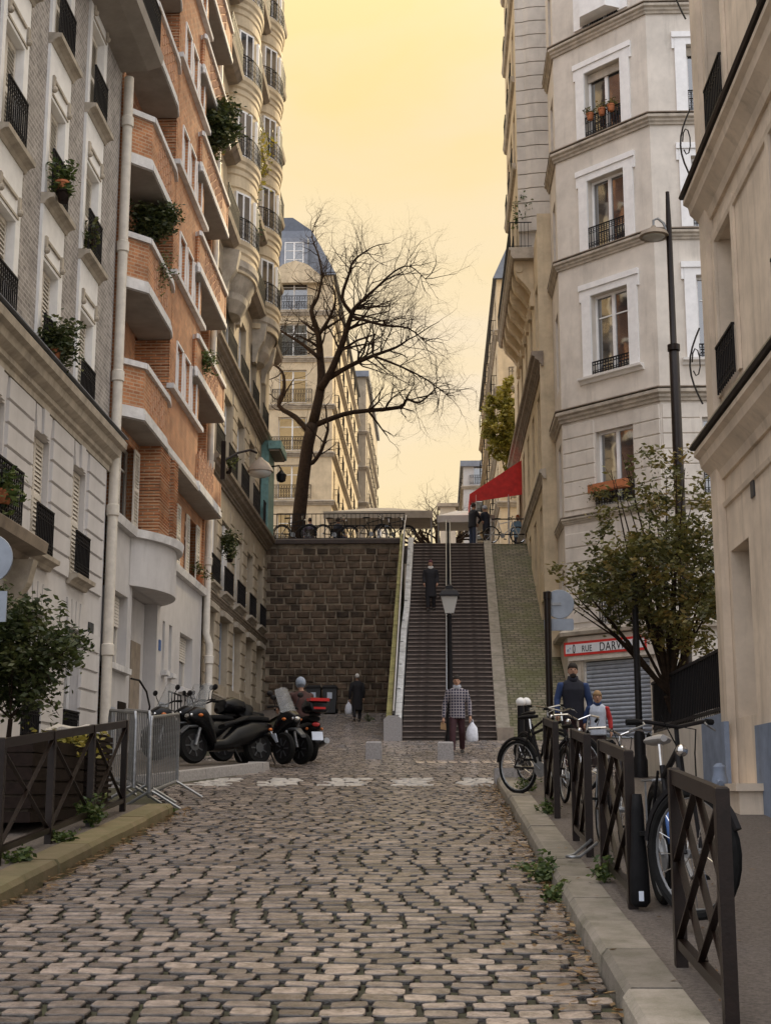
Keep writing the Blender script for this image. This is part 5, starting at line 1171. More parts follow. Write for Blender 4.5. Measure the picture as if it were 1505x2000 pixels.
# weeds at kerbs and posts
def weed(loc, r, h, n, seed, label, kind='leaf_gr', size=.03):
    t = thing('weed', label, 'weed', loc); q = random.Random(seed); l = MB(); s = MB(); b = Vector(loc)
    for k in range(9):
        a = q.uniform(0, 6.28); e = b+Vector((math.cos(a)*r*q.uniform(.3, 1), math.sin(a)*r*q.uniform(.3, 1), h*q.uniform(.3, 1))); s.tube([b, b.lerp(e, .5)+Vector((0, 0, .03)), e], [.004, .003, .002], 3)
        for j in range(n//9): leaflet(l, b.lerp(e, q.uniform(.3, 1.05))+Vector((q.gauss(0, r*.2), q.gauss(0, r*.2), q.gauss(0, .02))), size*q.uniform(.6, 1.3), q)
    s.build('stems', M['leaf_gr'], t); l.build('leaves', M[kind], t, recalc=False)
for k, (px, py, h_, r_, h, n, lb) in enumerate(((1065, 1730, 0, .16, .22, 260, 'leafy weed growing in the gutter against the right kerb'), (1085, 1765, 0, .13, .16, 160, 'low weed clump in the gutter where kerb stones meet'), (1180, 1725, .13, .1, .18, 120, 'small green weed at the foot of the second cross barrier'), (1068, 1590, .13, .12, .16, 120, 'weed tuft at the foot of the far cross barrier'), (1025, 1545, .13, .2, .18, 200, 'weeds under the bicycles at the end of the kerb'),
    (178, 1615, .13, .16, .34, 330, 'tall weed growing through the left cross barrier'), (120, 1645, .13, .15, .1, 160, 'pale low weed beside the left kerb'), (30, 1685, .13, .14, .14, 180, 'green weed at the left pavement edge'), (215, 1650, .0, .08, .12, 90, 'moss tuft in the joint of the left kerb'), (325, 1590, .0, .12, .08, 90, 'weed at the rounded end of the left kerb'), (1020, 1700, 0, .12, .05, 80, 'flat weed between the cobbles near the right gutter'), (720, 1410, 0, .25, .35, 200, 'weeds beside the foot of the mossy stair wall'))):
    weed(gnd(px, py, h_), r_, h, n, 80+k, lb)
# ================================================================ TERRACE THINGS
tr_ = thing('terrace_railing', 'long thin black railing on top of the retaining wall', 'railing', (-4, 53.8, 11.1))
for zz in (11.16, 11.66, 12.12): m = MB(); m.box(-6.5, -1.2, 53.78, 53.82, zz, zz+.03); m.build('rail', M['iron'], tr_)
q = MB(); q.box(-.01, .01, -.01, .01, 0, 1.04); bar_me = q.mesh('bar', M['iron']); x = -6.5
while x < -1.2: put('bar', bar_me, tr_, (x+4, 0, 0)); x += .17
for a, b in ((2.1, 3.4),):
    tr2 = thing('stair_head_rail', 'short rail at the head of the mossy bank', 'railing', (2.7, 53.9, 10.9))
    for zz in (11.3, 11.9): m = MB(); m.tube([(a, 53.9, zz), (b, 53.9, zz)], .025, 6); m.build('rail', M['iron'], tr2)
    for xx in (a, b): m = MB(); m.tube([(xx, 53.9, 10.86), (xx, 53.9, 11.92)], .025, 6); m.build('post', M['canvas_w'], tr2)
def tent(label, x0, x1, y0, y1, zb, ze, zt, mt='canvas'):
    t = thing('cafe_tent', label, 'tent', ((x0+x1)/2, y0, zb)); cx, cy = (x0+x1)/2, (y0+y1)/2
    m = MB(); m.loft([[(x0, y0, ze), (x1, y0, ze), (x1, y1, ze), (x0, y1, ze)], [(cx-.4, cy-.2, zt), (cx+.4, cy-.2, zt), (cx+.4, cy+.2, zt), (cx-.4, cy+.2, zt)]], cap=True); m.build('canopy', M[mt], t)
    m = MB(); m.box(x0-.01, x1+.01, y0-.03, y0-.01, ze-.28, ze+.01); m.build('valance', M[mt], t)
    for xx in (x0+.05, x1-.05):
        for yy in (y0+.05, y1-.05): m = MB(); m.tube([(xx, yy, zb), (xx, yy, ze)], .03, 6); m.build('leg', M['steel'], t)
tent('wide cream market tent behind the terrace railing', -4.6, -.15, 57, 61, 10.9, 12.85, 13.35)
tent('cream market tent behind the stair handrail', .05, 2.4, 57.5, 61, 10.9, 12.75, 13.25, 'canvas_w')
aw = thing('red_awning', 'bright red sloping canvas awning over the cafe terrace', 'awning', (3.4, 58, 13))
m = MB(); zt, zb_ = 14.75, 13.35
m.hexa([(1.38, 56, zb_-.03), (3.5, 56, zt-.03), (3.5, 58.4, zt-.03), (1.38, 58.4, zb_-.03), (1.38, 56, zb_), (3.5, 56, zt), (3.5, 58.4, zt), (1.38, 58.4, zb_)]); m.build('canvas', M['red'], aw)
m = MB(); m.box(1.35, 1.38, 56, 58.4, zb_-.55, zb_); m.build('valance', M['red'], aw)
m = MB(); m.prism([(1.38, zb_-.02), (3.48, zt-.05), (3.48, zb_-.05), (1.38, zb_-.35)], lambda p: (p[0], 55.97, p[1]), lambda p: (p[0], 55.995, p[1])); m.build('side_cheek', M['red'], aw)
for xx in (1.6, 2.9): m = MB(); m.tube([(xx, 56.0, 10.9), (xx, 56.0, zb_-.05)], .035, 6); m.build('pole', M['canvas_w'], aw)
cl = thing('pillar', 'plain pale stone gate pillar seen above the market tents', 'pillar', (1.0, 72, 10.9)); pp = atY(874, 990, 72)
m = MB(); m.box(pp.x-.4, pp.x+.4, 72, 72.8, 10.9, pp.z); m.build('shaft', M['cream'], cl); m = MB(); m.box(pp.x-.55, pp.x+.55, 71.85, 72.95, pp.z, pp.z+.18); m.build('cap', M['moulding'], cl)
# ================================================================ BINS, BOLLARDS, SIGNS, LAMPS
for k, x in enumerate((-4.55, -3.95)):
    t = thing('wheelie_bin', ('dark wheelie bin at the wall, nearer the facades', 'grey wheelie bin with pale label, nearer the stairs')[k], 'bin', (x, 52.7, gz(52.7))); z0 = gz(52.7)
    def rr(w, d, z): return [(x-w, 52.7-d, z), (x+w, 52.7-d, z), (x+w, 52.7+d, z), (x-w, 52.7+d, z)]
    m = MB(); m.loft([rr(.20, .22, z0+.04), rr(.26, .30, z0+.92)]); m.build('body', M['plastic_grey'], t)
    m = MB(); m.loft([rr(.28, .32, z0+.92), rr(.28, .32, z0+.97), rr(.22, .24, z0+1.05)]); m.build('lid', M['iron'], t)
    for s in (-1, 1): m = MB(); m.lathe([(.1, -.03), (.1, .03)], (x+s*.24, 52.95, z0+.1), 12, axis='x'); m.build('wheel', M['rubber'], t)
    m = MB(); m.box(x-.09, x+.09, 52.385, 52.40, z0+.55, z0+.78); m.build('label', M['plate'], t)
for k, (px, py) in enumerate(((730, 1483), (870, 1484))):
    g = gnd(px, py); t = thing('stone_bollard', ('squat square stone block standing alone before the stairs', 'squat square stone block beside the man in the checked jacket')[k], 'bollard', g, group=None)
    m = MB(); s = .165; h = .36; m.loft([[(g.x-s, g.y-s, g.z-.02), (g.x+s, g.y-s, g.z-.02), (g.x+s, g.y+s, g.z-.02), (g.x-s, g.y+s, g.z-.02)], [(g.x-s*.97, g.y-s*.97, g.z+h-.03), (g.x+s*.97, g.y-s*.97, g.z+h-.03), (g.x+s*.97, g.y+s*.97, g.z+h-.03), (g.x-s*.97, g.y+s*.97, g.z+h-.03)], [(g.x-s*.85, g.y-s*.85, g.z+h), (g.x+s*.85, g.y-s*.85, g.z+h), (g.x+s*.85, g.y+s*.85, g.z+h), (g.x-s*.85, g.y+s*.85, g.z+h)]]); m.build('block', M['granite'], t)
for k, px in enumerate((1016, 1027)):
    g = atY(px, 1366, 25.5+.3*k); zt_ = g.z; t = thing('post', ('dark post with white ball cap, nearer the stairs', 'dark post with white ball cap, nearer the corner house')[k], 'bollard', (g.x, g.y, gz(g.y)))
    m = MB(); m.lathe([(.075, 0), (.07, .1), (.06, zt_-gz(g.y)-.1)], (g.x, g.y, gz(g.y)), 10); m.build('shaft', M['iron'], t, smooth=40); m = MB(); m.sphere((g.x, g.y, zt_-.05), .085, 12, 8); m.build('ball_cap', M['white'], t, smooth=True)
# road sign seen from behind
sg = atY(1075, 1480, 20.2); bx = sg.x; bz = gz(20.2)+.13
t = thing('road_sign', 'back of a round road sign with small plate on dark post by bicycles', 'sign', (bx, 20.2, bz)); tp = atY(1072, 1163, 20.2).z
m = MB(); m.tube([(bx, 20.2, bz), (bx, 20.2, tp)], .05, 10); m.lathe([(.06, 0), (.06, .1), (.02, .12)], (bx, 20.2, tp-.05), 10); m.build('post', M['iron_br'], t, smooth=40)
c = atY(1093, 1178, 20.15); m = MB(); m.lathe([(.205, -.012), (.21, 0), (.205, .012)], (c.x, 20.26, c.z), 28, axis='y'); m.build('disc', M['signback'], t, smooth=30)
c2 = atY(1092, 1219, 20.15); m = MB(); m.prism([(-.21, -.06), (-.19, -.08), (.19, -.08), (.21, -.06), (.21, .07), (.19, .09), (-.19, .09), (-.21, .07)], lambda p: (c2.x+p[0], 20.25, c2.z+p[1]), lambda p: (c2.x+p[0], 20.27, c2.z+p[1])); m.build('plate', M['signback'], t)
m = MB(); m.box(c.x-.16, c.x+.02, 20.235, 20.25, c.z-.02, c.z+.02); m.build('clamp', M['steel'], t)
c = atY(-16, 1092, 13.6); t = thing('road_sign', 'back of a round grey road sign by the left barrier', 'sign', (c.x-.1, 13.6, gz(13.6)+.13))
m = MB(); m.tube([(c.x-.1, 13.65, gz(13.6)+.13), (c.x-.1, 13.65, c.z+.35)], .045, 10); m.build('post', M['iron_br'], t, smooth=40); m = MB(); m.lathe([(.245, -.012), (.25, 0), (.245, .012)], (c.x-.03, 13.58, c.z), 28, axis='y'); m.build('disc', M['signback'], t, smooth=30)
m = MB(); m.box(c.x-.24, c.x+.18, 13.57, 13.59, c.z-.62, c.z-.32); m.build('plate', M['signback'], t)
# tall lamp
b0 = atY(1346, 1450, 25); t = thing('street_lamp', 'tall brown lamp post with a dome shade above the garden tree', 'street lamp', (b0.x, 25, gz(25))); zt_ = atY(1301, 375, 25).z; zc = atY(1303, 455, 25).z; zm = atY(1311, 680, 25).z
m = MB(); m.tube([(b0.x, 25, gz(25)), (b0.x, 25, zm), (b0.x, 25, zm+.05), (b0.x, 25, zc), (b0.x, 25, zt_)], [.105, .09, .06, .055, .035], 12); m.lathe([(.115, -.05), (.115, .06)], (b0.x, 25, zm), 12); m.build('pole', M['iron_br'], t, smooth=40)
hx = b0.x-.28; m = MB(); m.tube([(b0.x, 25, zc-.05), (b0.x-.1, 25, zc+.2), (b0.x-.2, 25, zc+.29), (hx, 25, zc+.25), (hx, 25, zc+.05)], .025, 6); m.build('arm', M['steel'], t)
m = MB(); m.lathe([(.04, .12), (.07, .06), (.24, -.01), (.275, -.09), (.26, -.1)], (hx, 25, zc+.02), 18); m.build('lamp_shade', M['moulding_dk'], t, smooth=40); m = MB(); m.lathe([(.24, -.09), (.14, -.13), (.04, -.14)], (hx, 25, zc+.02), 14); m.build('diffuser', M['lantern_glass'], t, smooth=True)
b1_ = atY(1248, 1440, 21.5); t = thing('sign_post', 'slim dark post with a thicker foot in front of the roller shutter', 'post', (b1_.x, 21.5, gz(21.5)+.13)); z0 = gz(21.5)+.13; zt_ = atY(1242, 1120, 21.5).z
m = MB(); m.lathe([(.11, 0), (.11, .25), (.085, .32), (.085, .62), (.052, .7), (.045, zt_-z0)], (b1_.x, 21.5, z0), 12); m.build('shaft', M['iron'], t, smooth=40); m = MB(); m.sphere((b1_.x, 21.5, zt_), .06); m.build('finial', M['iron'], t, smooth=True)
# blue fire hydrant post beside the tan house
h = gnd(1407, 1580, .13); t = thing('hydrant_post', 'blue painted water post at the corner of the tan house', 'post', h); m = MB(); m.lathe([(.09, 0), (.09, .32), (.07, .38), (.07, .46), (.03, .5)], h, 10); m.build('body', M['blue'], t, smooth=40); m = MB(); m.tube([h+Vector((-.02, -.06, .3)), h+Vector((-.02, -.14, .28))], .03, 8); m.build('spout', M['blue'], t)
M['greyt'] = mat('pale_saddle', (.30, .29, .28), .4, .1, 8, 0)
# ================================================================ BARRIERS
def cross_barrier(label, x0, y0, x1, y1, h=1.0, bays=1, double=False, group=None, base=.13, postw=.062):
    t = thing('cross_barrier', label, 'barrier', (x0, y0, gz(y0)+base), group=group); A = Vector((x0, y0, gz(y0)+base)); B = Vector((x1, y1, gz(y1)+base)); d = (B-A).normalized()
    up = Vector((0, 0, 1)); sd_ = d.cross(up).normalized()
    for k in range(bays+1):
        p = A.lerp(B, k/bays); m = MB(); w = postw/2; c = .006
        def rg(w, z): return [p+d*a+sd_*b+up*z for a, b in ((-w, -w), (w, -w), (w, w), (-w, w))]
        m.loft([rg(w, -.05), rg(w, h-.008), rg(w-.008, h)]); m.build('post', M['iron_br'], t)
    for k in range(bays):
        a, b = A.lerp(B, k/bays)+d*postw*.5, A.lerp(B, (k+1)/bays)-d*postw*.5
        for z, hh in ((h-.045, .075), (.12, .05)): m = MB(); m.bar(a+up*z, b+up*z, .045, hh); m.build('rail', M['iron_br'], t)
        lo, hi = .145, h-.085
        def brace(p, q, off): m = MB(); m.bar(p+sd_*off, q+sd_*off, .012, .034, upv=sd_); m.build('brace', M['iron_br'], t)
        brace(a+up*lo, b+up*hi, .008); brace(a+up*hi, b+up*lo, -.008)
        if double:
            c = (a+b)/2; zc = (lo+hi)/2
            brace(c+up*hi, a+up*zc, .009); brace(c+up*hi, b+up*zc, -.009); brace(a+up*zc, c+up*lo, -.009); brace(b+up*zc, c+up*lo, .009)
    return t
for k, (a, b, lb) in enumerate(((6.38, 7.62, 'brown steel cross barrier by the wheel of the black bicycle'), (9.42, 10.93, 'brown steel cross barrier with a black bag hung on its post'), (12.0, 13.15, 'brown steel cross barrier with a bicycle lock loop at its foot'), (15.15, 16.5, 'brown steel cross barrier next to the road sign'))):
    cross_barrier(lb, 1.235, a, 1.235, b, double=True)
PX = -3.47
pA, pB = atX(93, 1650, PX).y, atX(239, 1591, PX).y
st_ = (pB-pA)/2
cross_barrier('long brown cross barrier with three bays in front of the planters', PX, pA-st_*.98, PX, pB, bays=3)
cross_barrier('brown cross barrier at the low end of the left pavement', PX, pA-st_*3.3, PX, pA-st_*1.25, bays=2)
def crowd_barrier(label, x0, y0, x1, y1, base):
    A, B = Vector((x0, y0, gz(y0)+base)), Vector((x1, y1, gz(y1)+base)); d = (B-A).normalized(); up = Vector((0, 0, 1)); sd_ = d.cross(up).normalized()
    t = thing('crowd_barrier', label, 'barrier', A); m = MB(); L = (B-A).length
    def pt(s, z): return A+d*s+up*z
    m.tube([pt(0, .22), pt(0, 1.0), pt(.06, 1.1), pt(L-.06, 1.1), pt(L, 1.0), pt(L, .22), pt(0, .22)], .021, 8); m.build('frame', M['steel'], t, smooth=40)
    q = MB(); q.tube([(0, 0, .22), (0, 0, 1.1)], .0085, 6); me = q.mesh('bar', M['steel']); n = int(L/.12)
    for i in range(1, n): put('bar', me, t, d*(L*i/n))
    for s in (.12, L-.12):
        m = MB(); m.tube([pt(s, .22)+sd_*0, pt(s, .2)+sd_*.05, pt(s, .015)+sd_*.36], .018, 6); m.tube([pt(s, .22), pt(s, .2)-sd_*.05, pt(s, .015)-sd_*.36], .018, 6); m.build('foot', M['steel'], t)
crowd_barrier('grey steel crowd barrier angled against the white facade', -4.16, 19.0, -3.47, 17.25, .08)
crowd_barrier('grey steel crowd barrier beside the crossing, nearest the road', -3.43, 17.1, -3.46, 19.1, .02)
crowd_barrier('grey steel crowd barrier leaning behind the other two', -4.3, 18.7, -3.62, 17.15, .08)
def planter(label, x0, x1, y0, y1, h, mt, slats=6):
    z = gz((y0+y1)/2)+.13; t = thing('planter', label, 'planter', ((x0+x1)/2, (y0+y1)/2, z)); m = MB(); m.box(x0+.03, x1-.03, y0+.03, y1-.03, z+.03, z+h-.05); m.build('liner', M['soil'], t)
    for k in range(slats):
        a = z+.03+(h-.03)*k/slats; b = z+(h)*(k+1)/slats-.008; m = MB(); m.box(x0, x1, y0, y0+.028, a, b); m.box(x0, x1, y1-.028, y1, a, b); m.box(x1-.028, x1, y0+.028, y1-.028, a, b); m.box(x0, x0+.028, y0+.028, y1-.028, a, b); m.build('slat', M[mt], t)
    m = MB(); m.box(x0+.04, x1-.04, y0+.04, y1-.04, z+h-.06, z+h-.03); m.build('soil', M['soil'], t); return t
planter('large dark slatted planter holding the evergreen shrub', -4.75, -3.85, 13.6, 15.6, .82, 'wood')
planter('tall brown woven planter behind the cross barrier', -4.5, -3.8, 16.0, 16.75, .8, 'wood', 12)
pot_plant('yellowing low plants along the edge of the dark planter', (-3.95, 15.3, gz(15)+.85), .42, .22, 'leaf_yel', 91, pot=None, n=340, size=.045)
tb_ = thing('cloth_bundle', 'crumpled pale sheet lying on the woven planter', 'bundle', (-4.15, 16.4, gz(16.4)+.94)); m = MB(); q = random.Random(3); n = 14
rings = [[(-4.15+(.38*f)*math.cos(a)*(1+q.uniform(-.15, .15)), 16.4+.36*f*math.sin(a)*(1+q.uniform(-.15, .15)), gz(16.4)+.94+h+q.uniform(-.02, .03)) for a in [6.283*i/n for i in range(n)]] for f, h in ((1, 0), (.95, .06), (.6, .1), (.2, .08))]
m.loft(rings); m.build('cloth', M['canvas_w'], tb_, smooth=40)
# ================================================================ BICYCLES
def bicycle(label, loc, yaw, frame='iron', lean=.07, steer=.1, bars='flat', rims='steel', fender=True, rack=False, saddle='black_seat', barm='chrome', group=None, spokes=True, tyre=.02, size=1.0):
    t = thing('bicycle', label, 'bicycle', loc, yaw, group); t.rotation_euler = (lean, 0, yaw); t.scale = (size,)*3; Rw = .335; wb = 1.04
    def B(m, n, mt, par=t, smooth=40): return m.build(n, M[mt], par, smooth=smooth, local=True)
    def wheel(cx, st=0.0):
        o = bpy.data.objects.new('wheel', None) if False else None
        n = 28; ca, sa = math.cos(st), math.sin(st)
        def c(r, a, y=0): return (cx+r*math.cos(a)*ca-y*sa, r*math.cos(a)*sa+y*ca, Rw+r*math.sin(a))
        m = MB(); m.tube([c(Rw-.02, 6.283*i/n) for i in range(n)], tyre, 8, closed=True); w = B(m, 'wheel', 'rubber')
        m = MB(); m.tube([c(Rw-.045, 6.283*i/n) for i in range(n)], .010, 5, closed=True); B(m, 'rim', rims, w)
        if spokes:
            m = MB()
            for i in range(16): m.tube([c(.025, 6.283*i/16+.5, .03 if i % 2 else -.03), c(Rw-.05, 6.283*i/16)], .0022, 3, cap=False)
            B(m, 'spokes', 'chrome', w)
        m = MB(); m.tube([c(0, 0, -.05), c(0, 0, .05)], .025, 8); B(m, 'hub', 'steel', w)
        if fender:
            m = MB(); m.tube([c(Rw+.025, a) for a in [R(20+ (150)*i/12) for i in range(13)]], .022, 5); B(m, 'mudguard', 'iron', w)
    wheel(0); wheel(wb, steer)
    bb = (.43, 0, .30); st_top = (.27, 0, .80); ht, hb = (.80, 0, .88), (.86, 0, .68); rear = (0, 0, Rw)
    m = MB(); m.tube([bb, st_top], .018, 8); m.tube([(.29, 0, .74), ht], .018, 8); m.tube([bb, hb], .021, 8); m.tube([ht, hb], .022, 8)
    for s in (-1, 1): m.tube([(.43, s*.03, .30), (0, s*.065, Rw)], .011, 6); m.tube([(.28, s*.03, .77), (0, s*.065, Rw)], .009, 6)
    B(m, 'frame', frame)
    fx = wb; ca, sa = math.cos(steer), math.sin(steer)
    m = MB()
    for s in (-1, 1): m.tube([(.86, 0, .70), (.88-s*.05*sa, s*.05, .66), (fx-s*.055*sa, s*.055*ca, Rw)], .012, 6)
    B(m, 'fork', frame)
    m = MB(); m.tube([(.26, 0, .78), (.24, 0, .93)], .013, 6); B(m, 'seat_post', 'chrome')
    m = MB(); m.loft([[(.10, .075*math.cos(a), .945+.025*math.sin(a)) for a in [6.283*i/10 for i in range(10)]], [(.16, .085*math.cos(a), .95+.03*math.sin(a)) for a in [6.283*i/10 for i in range(10)]], [(.26, .05*math.cos(a), .955+.028*math.sin(a)) for a in [6.283*i/10 for i in range(10)]], [(.38, .02*math.cos(a), .955+.02*math.sin(a)) for a in [6.283*i/10 for i in range(10)]]]); B(m, 'saddle', saddle)
    m = MB(); m.tube([(.80, 0, .86), (.785, 0, 1.0)], .014, 6)
    def H(x, y, z): dx = x-.79; return (.79+dx*ca-y*sa, dx*sa+y*ca, z)
    if bars == 'flat': pts = [H(.74, -.31, 1.03), H(.78, -.2, 1.03), H(.80, 0, 1.0), H(.78, .2, 1.03), H(.74, .31, 1.03)]
    else: pts = [H(.62, -.28, 1.0), H(.74, -.28, 1.05), H(.83, -.14, 1.06), H(.80, 0, 1.0), H(.83, .14, 1.06), H(.74, .28, 1.05), H(.62, .28, 1.0)]
    m.tube(pts, .012, 6); B(m, 'handlebar', barm)
    for s in (0, -1):
        m = MB(); e = Vector(pts[s]); f = Vector(pts[1 if s == 0 else -2]); m.tube([e, e.lerp(f, .6)], .018, 7); B(m, 'grip', 'rubber')
        m = MB(); e2 = e.lerp(f, .8); m.tube([e2, e2+Vector((.07, 0, -.02)), e+Vector((.08, 0, -.05))], .006, 4); B(m, 'brake_lever', 'steel')
    m = MB(); m.tube([(.82, .02, 1.0), (.92, .08, .98), (.95, .06, .85), (.98, .05, .6)], .004, 4); m.tube([(.78, -.1, 1.02), (.9, -.1, 1.06), (.86, -.02, .9)], .004, 4); B(m, 'cable', 'rubber')
    m = MB(); m.lathe([(.095, -.004), (.095, .004)], (.43, -.05, .30), 20, axis='y'); B(m, 'chainring', 'steel')
    for s in (-1, 1):
        m = MB(); e = Vector((.43+s*.12, s*.075, .30-s*.12)); m.bar((.43, s*.06, .30), e, .02, .014); B(m, 'crank', 'steel'); m = MB(); m.box(e.x-.05, e.x+.05, min(e.y, e.y+s*.09), max(e.y, e.y+s*.09), e.z-.012, e.z+.012); B(m, 'pedal', 'rubber')
    if rack:
        m = MB(); m.tube([(.25, .06, .72), (-.12, .06, .72), (-.15, 0, .72), (-.12, -.06, .72), (.25, -.06, .72)], .008, 5)
        for s in (-1, 1): m.tube([(-.02, s*.06, .72), (0, s*.07, Rw)], .007, 4)
        m.tube([(.05, .06, .72), (.05, -.06, .72)], .006, 4); m.tube([(-.06, .06, .72), (-.06, -.06, .72)], .006, 4); B(m, 'rack', 'steel')
    m = MB(); m.sphere((.90, 0, .87), .035, 8, 6); B(m, 'lamp', 'chrome')
    return t
def bike_at(label, x, y, yaw, base=.13, **k): return bicycle(label, (x, y, gz(y)+base), yaw, **k)
a = bike_at('black city bicycle with a blue frame tube leaning on the nearest barriers', 1.46, 9.62, R(-89), frame='iron', steer=.55, bars='flat', barm='iron', rack=True, lean=.03, tyre=.028, size=1.1, saddle='greyt')
m = MB(); m.tube([(.41, 0, .36), (.33, 0, .60)], .021, 8); m.build('blue_tube', M['blue_ink'], a, smooth=True, local=True)
bike_at('old bicycle with chrome swept handlebar leaning on the third barrier', 1.44, 12.9, R(-86), frame='iron_br', bars='swept', steer=-.05, lean=-.05, rack=True, size=.92)
bike_at('dark bicycle with rust coloured mudguards by the far barrier', 1.02, 18.3, R(-48), frame='iron', bars='flat', steer=.15, lean=.04)
bike_at('black bicycle with a raised saddle parked at the kerb end', 1.25, 20.4, R(-68), frame='black_gloss', bars='flat', steer=.2, lean=.05)
bike_at('dark bicycle with swept bars behind the fourth barrier', 1.47, 16.9, R(-84), frame='iron_br', bars='swept', steer=.1, lean=-.03, size=.92)
for k, (x, yaw, lb) in enumerate(((-6.0, 0, 'black bicycle at the railing beneath the bare tree'), (-4.4, .2, 'bicycle at the railing between the two seated people'), (-2.95, 0, 'bicycle with big pale rims in the middle of the railing'), (-2.1, .3, 'bicycle at the end of the railing beside the stairs'))):
    bicycle(lb, (x, 54.35, 11.12-.1*0), yaw, frame='iron', bars='flat', rims='chrome' if k == 2 else 'steel', fender=k != 2)
bicycle('white framed racing bicycle at the head of the mossy bank', (2.1, 53.75, 10.93), .12, frame='canvas_w', bars='flat', rims='chrome', fender=False, barm='iron')
bg = thing('bike_bag', 'black bag with a small white tag hung on the barrier post', 'bag', (1.27, 9.5, gz(9.5)+.13)); z0 = gz(9.4)+.13; m = MB()
m.loft([[(1.27+w*math.cos(a), 9.33+.75*w*math.sin(a), z0+z) for a in [6.283*i/10 for i in range(10)]] for w, z in ((.04, .02), (.065, .05), (.06, .25), (.045, .45), (.04, .62), (.03, .72))]); m.build('bag', M['black_seat'], bg, smooth=True)
m = MB(); m.box(1.255, 1.285, 9.27, 9.28, z0+.06, z0+.12); m.build('tag', M['plate'], bg)
lk = thing('bike_lock', 'steel loop lock lying at the foot of the third barrier', 'lock', (1.15, 11.9, gz(11.9)+.14)); m = MB(); zz = gz(11.85)+.16; m.tube([(1.25, 11.98, zz+.12), (1.08, 11.75, zz+.01), (1.02, 11.68, zz), (1.06, 11.62, zz), (1.12, 11.66, zz), (1.28, 11.85, zz+.1)], .014, 6); m.build('shackle', M['steel'], lk, smooth=True)
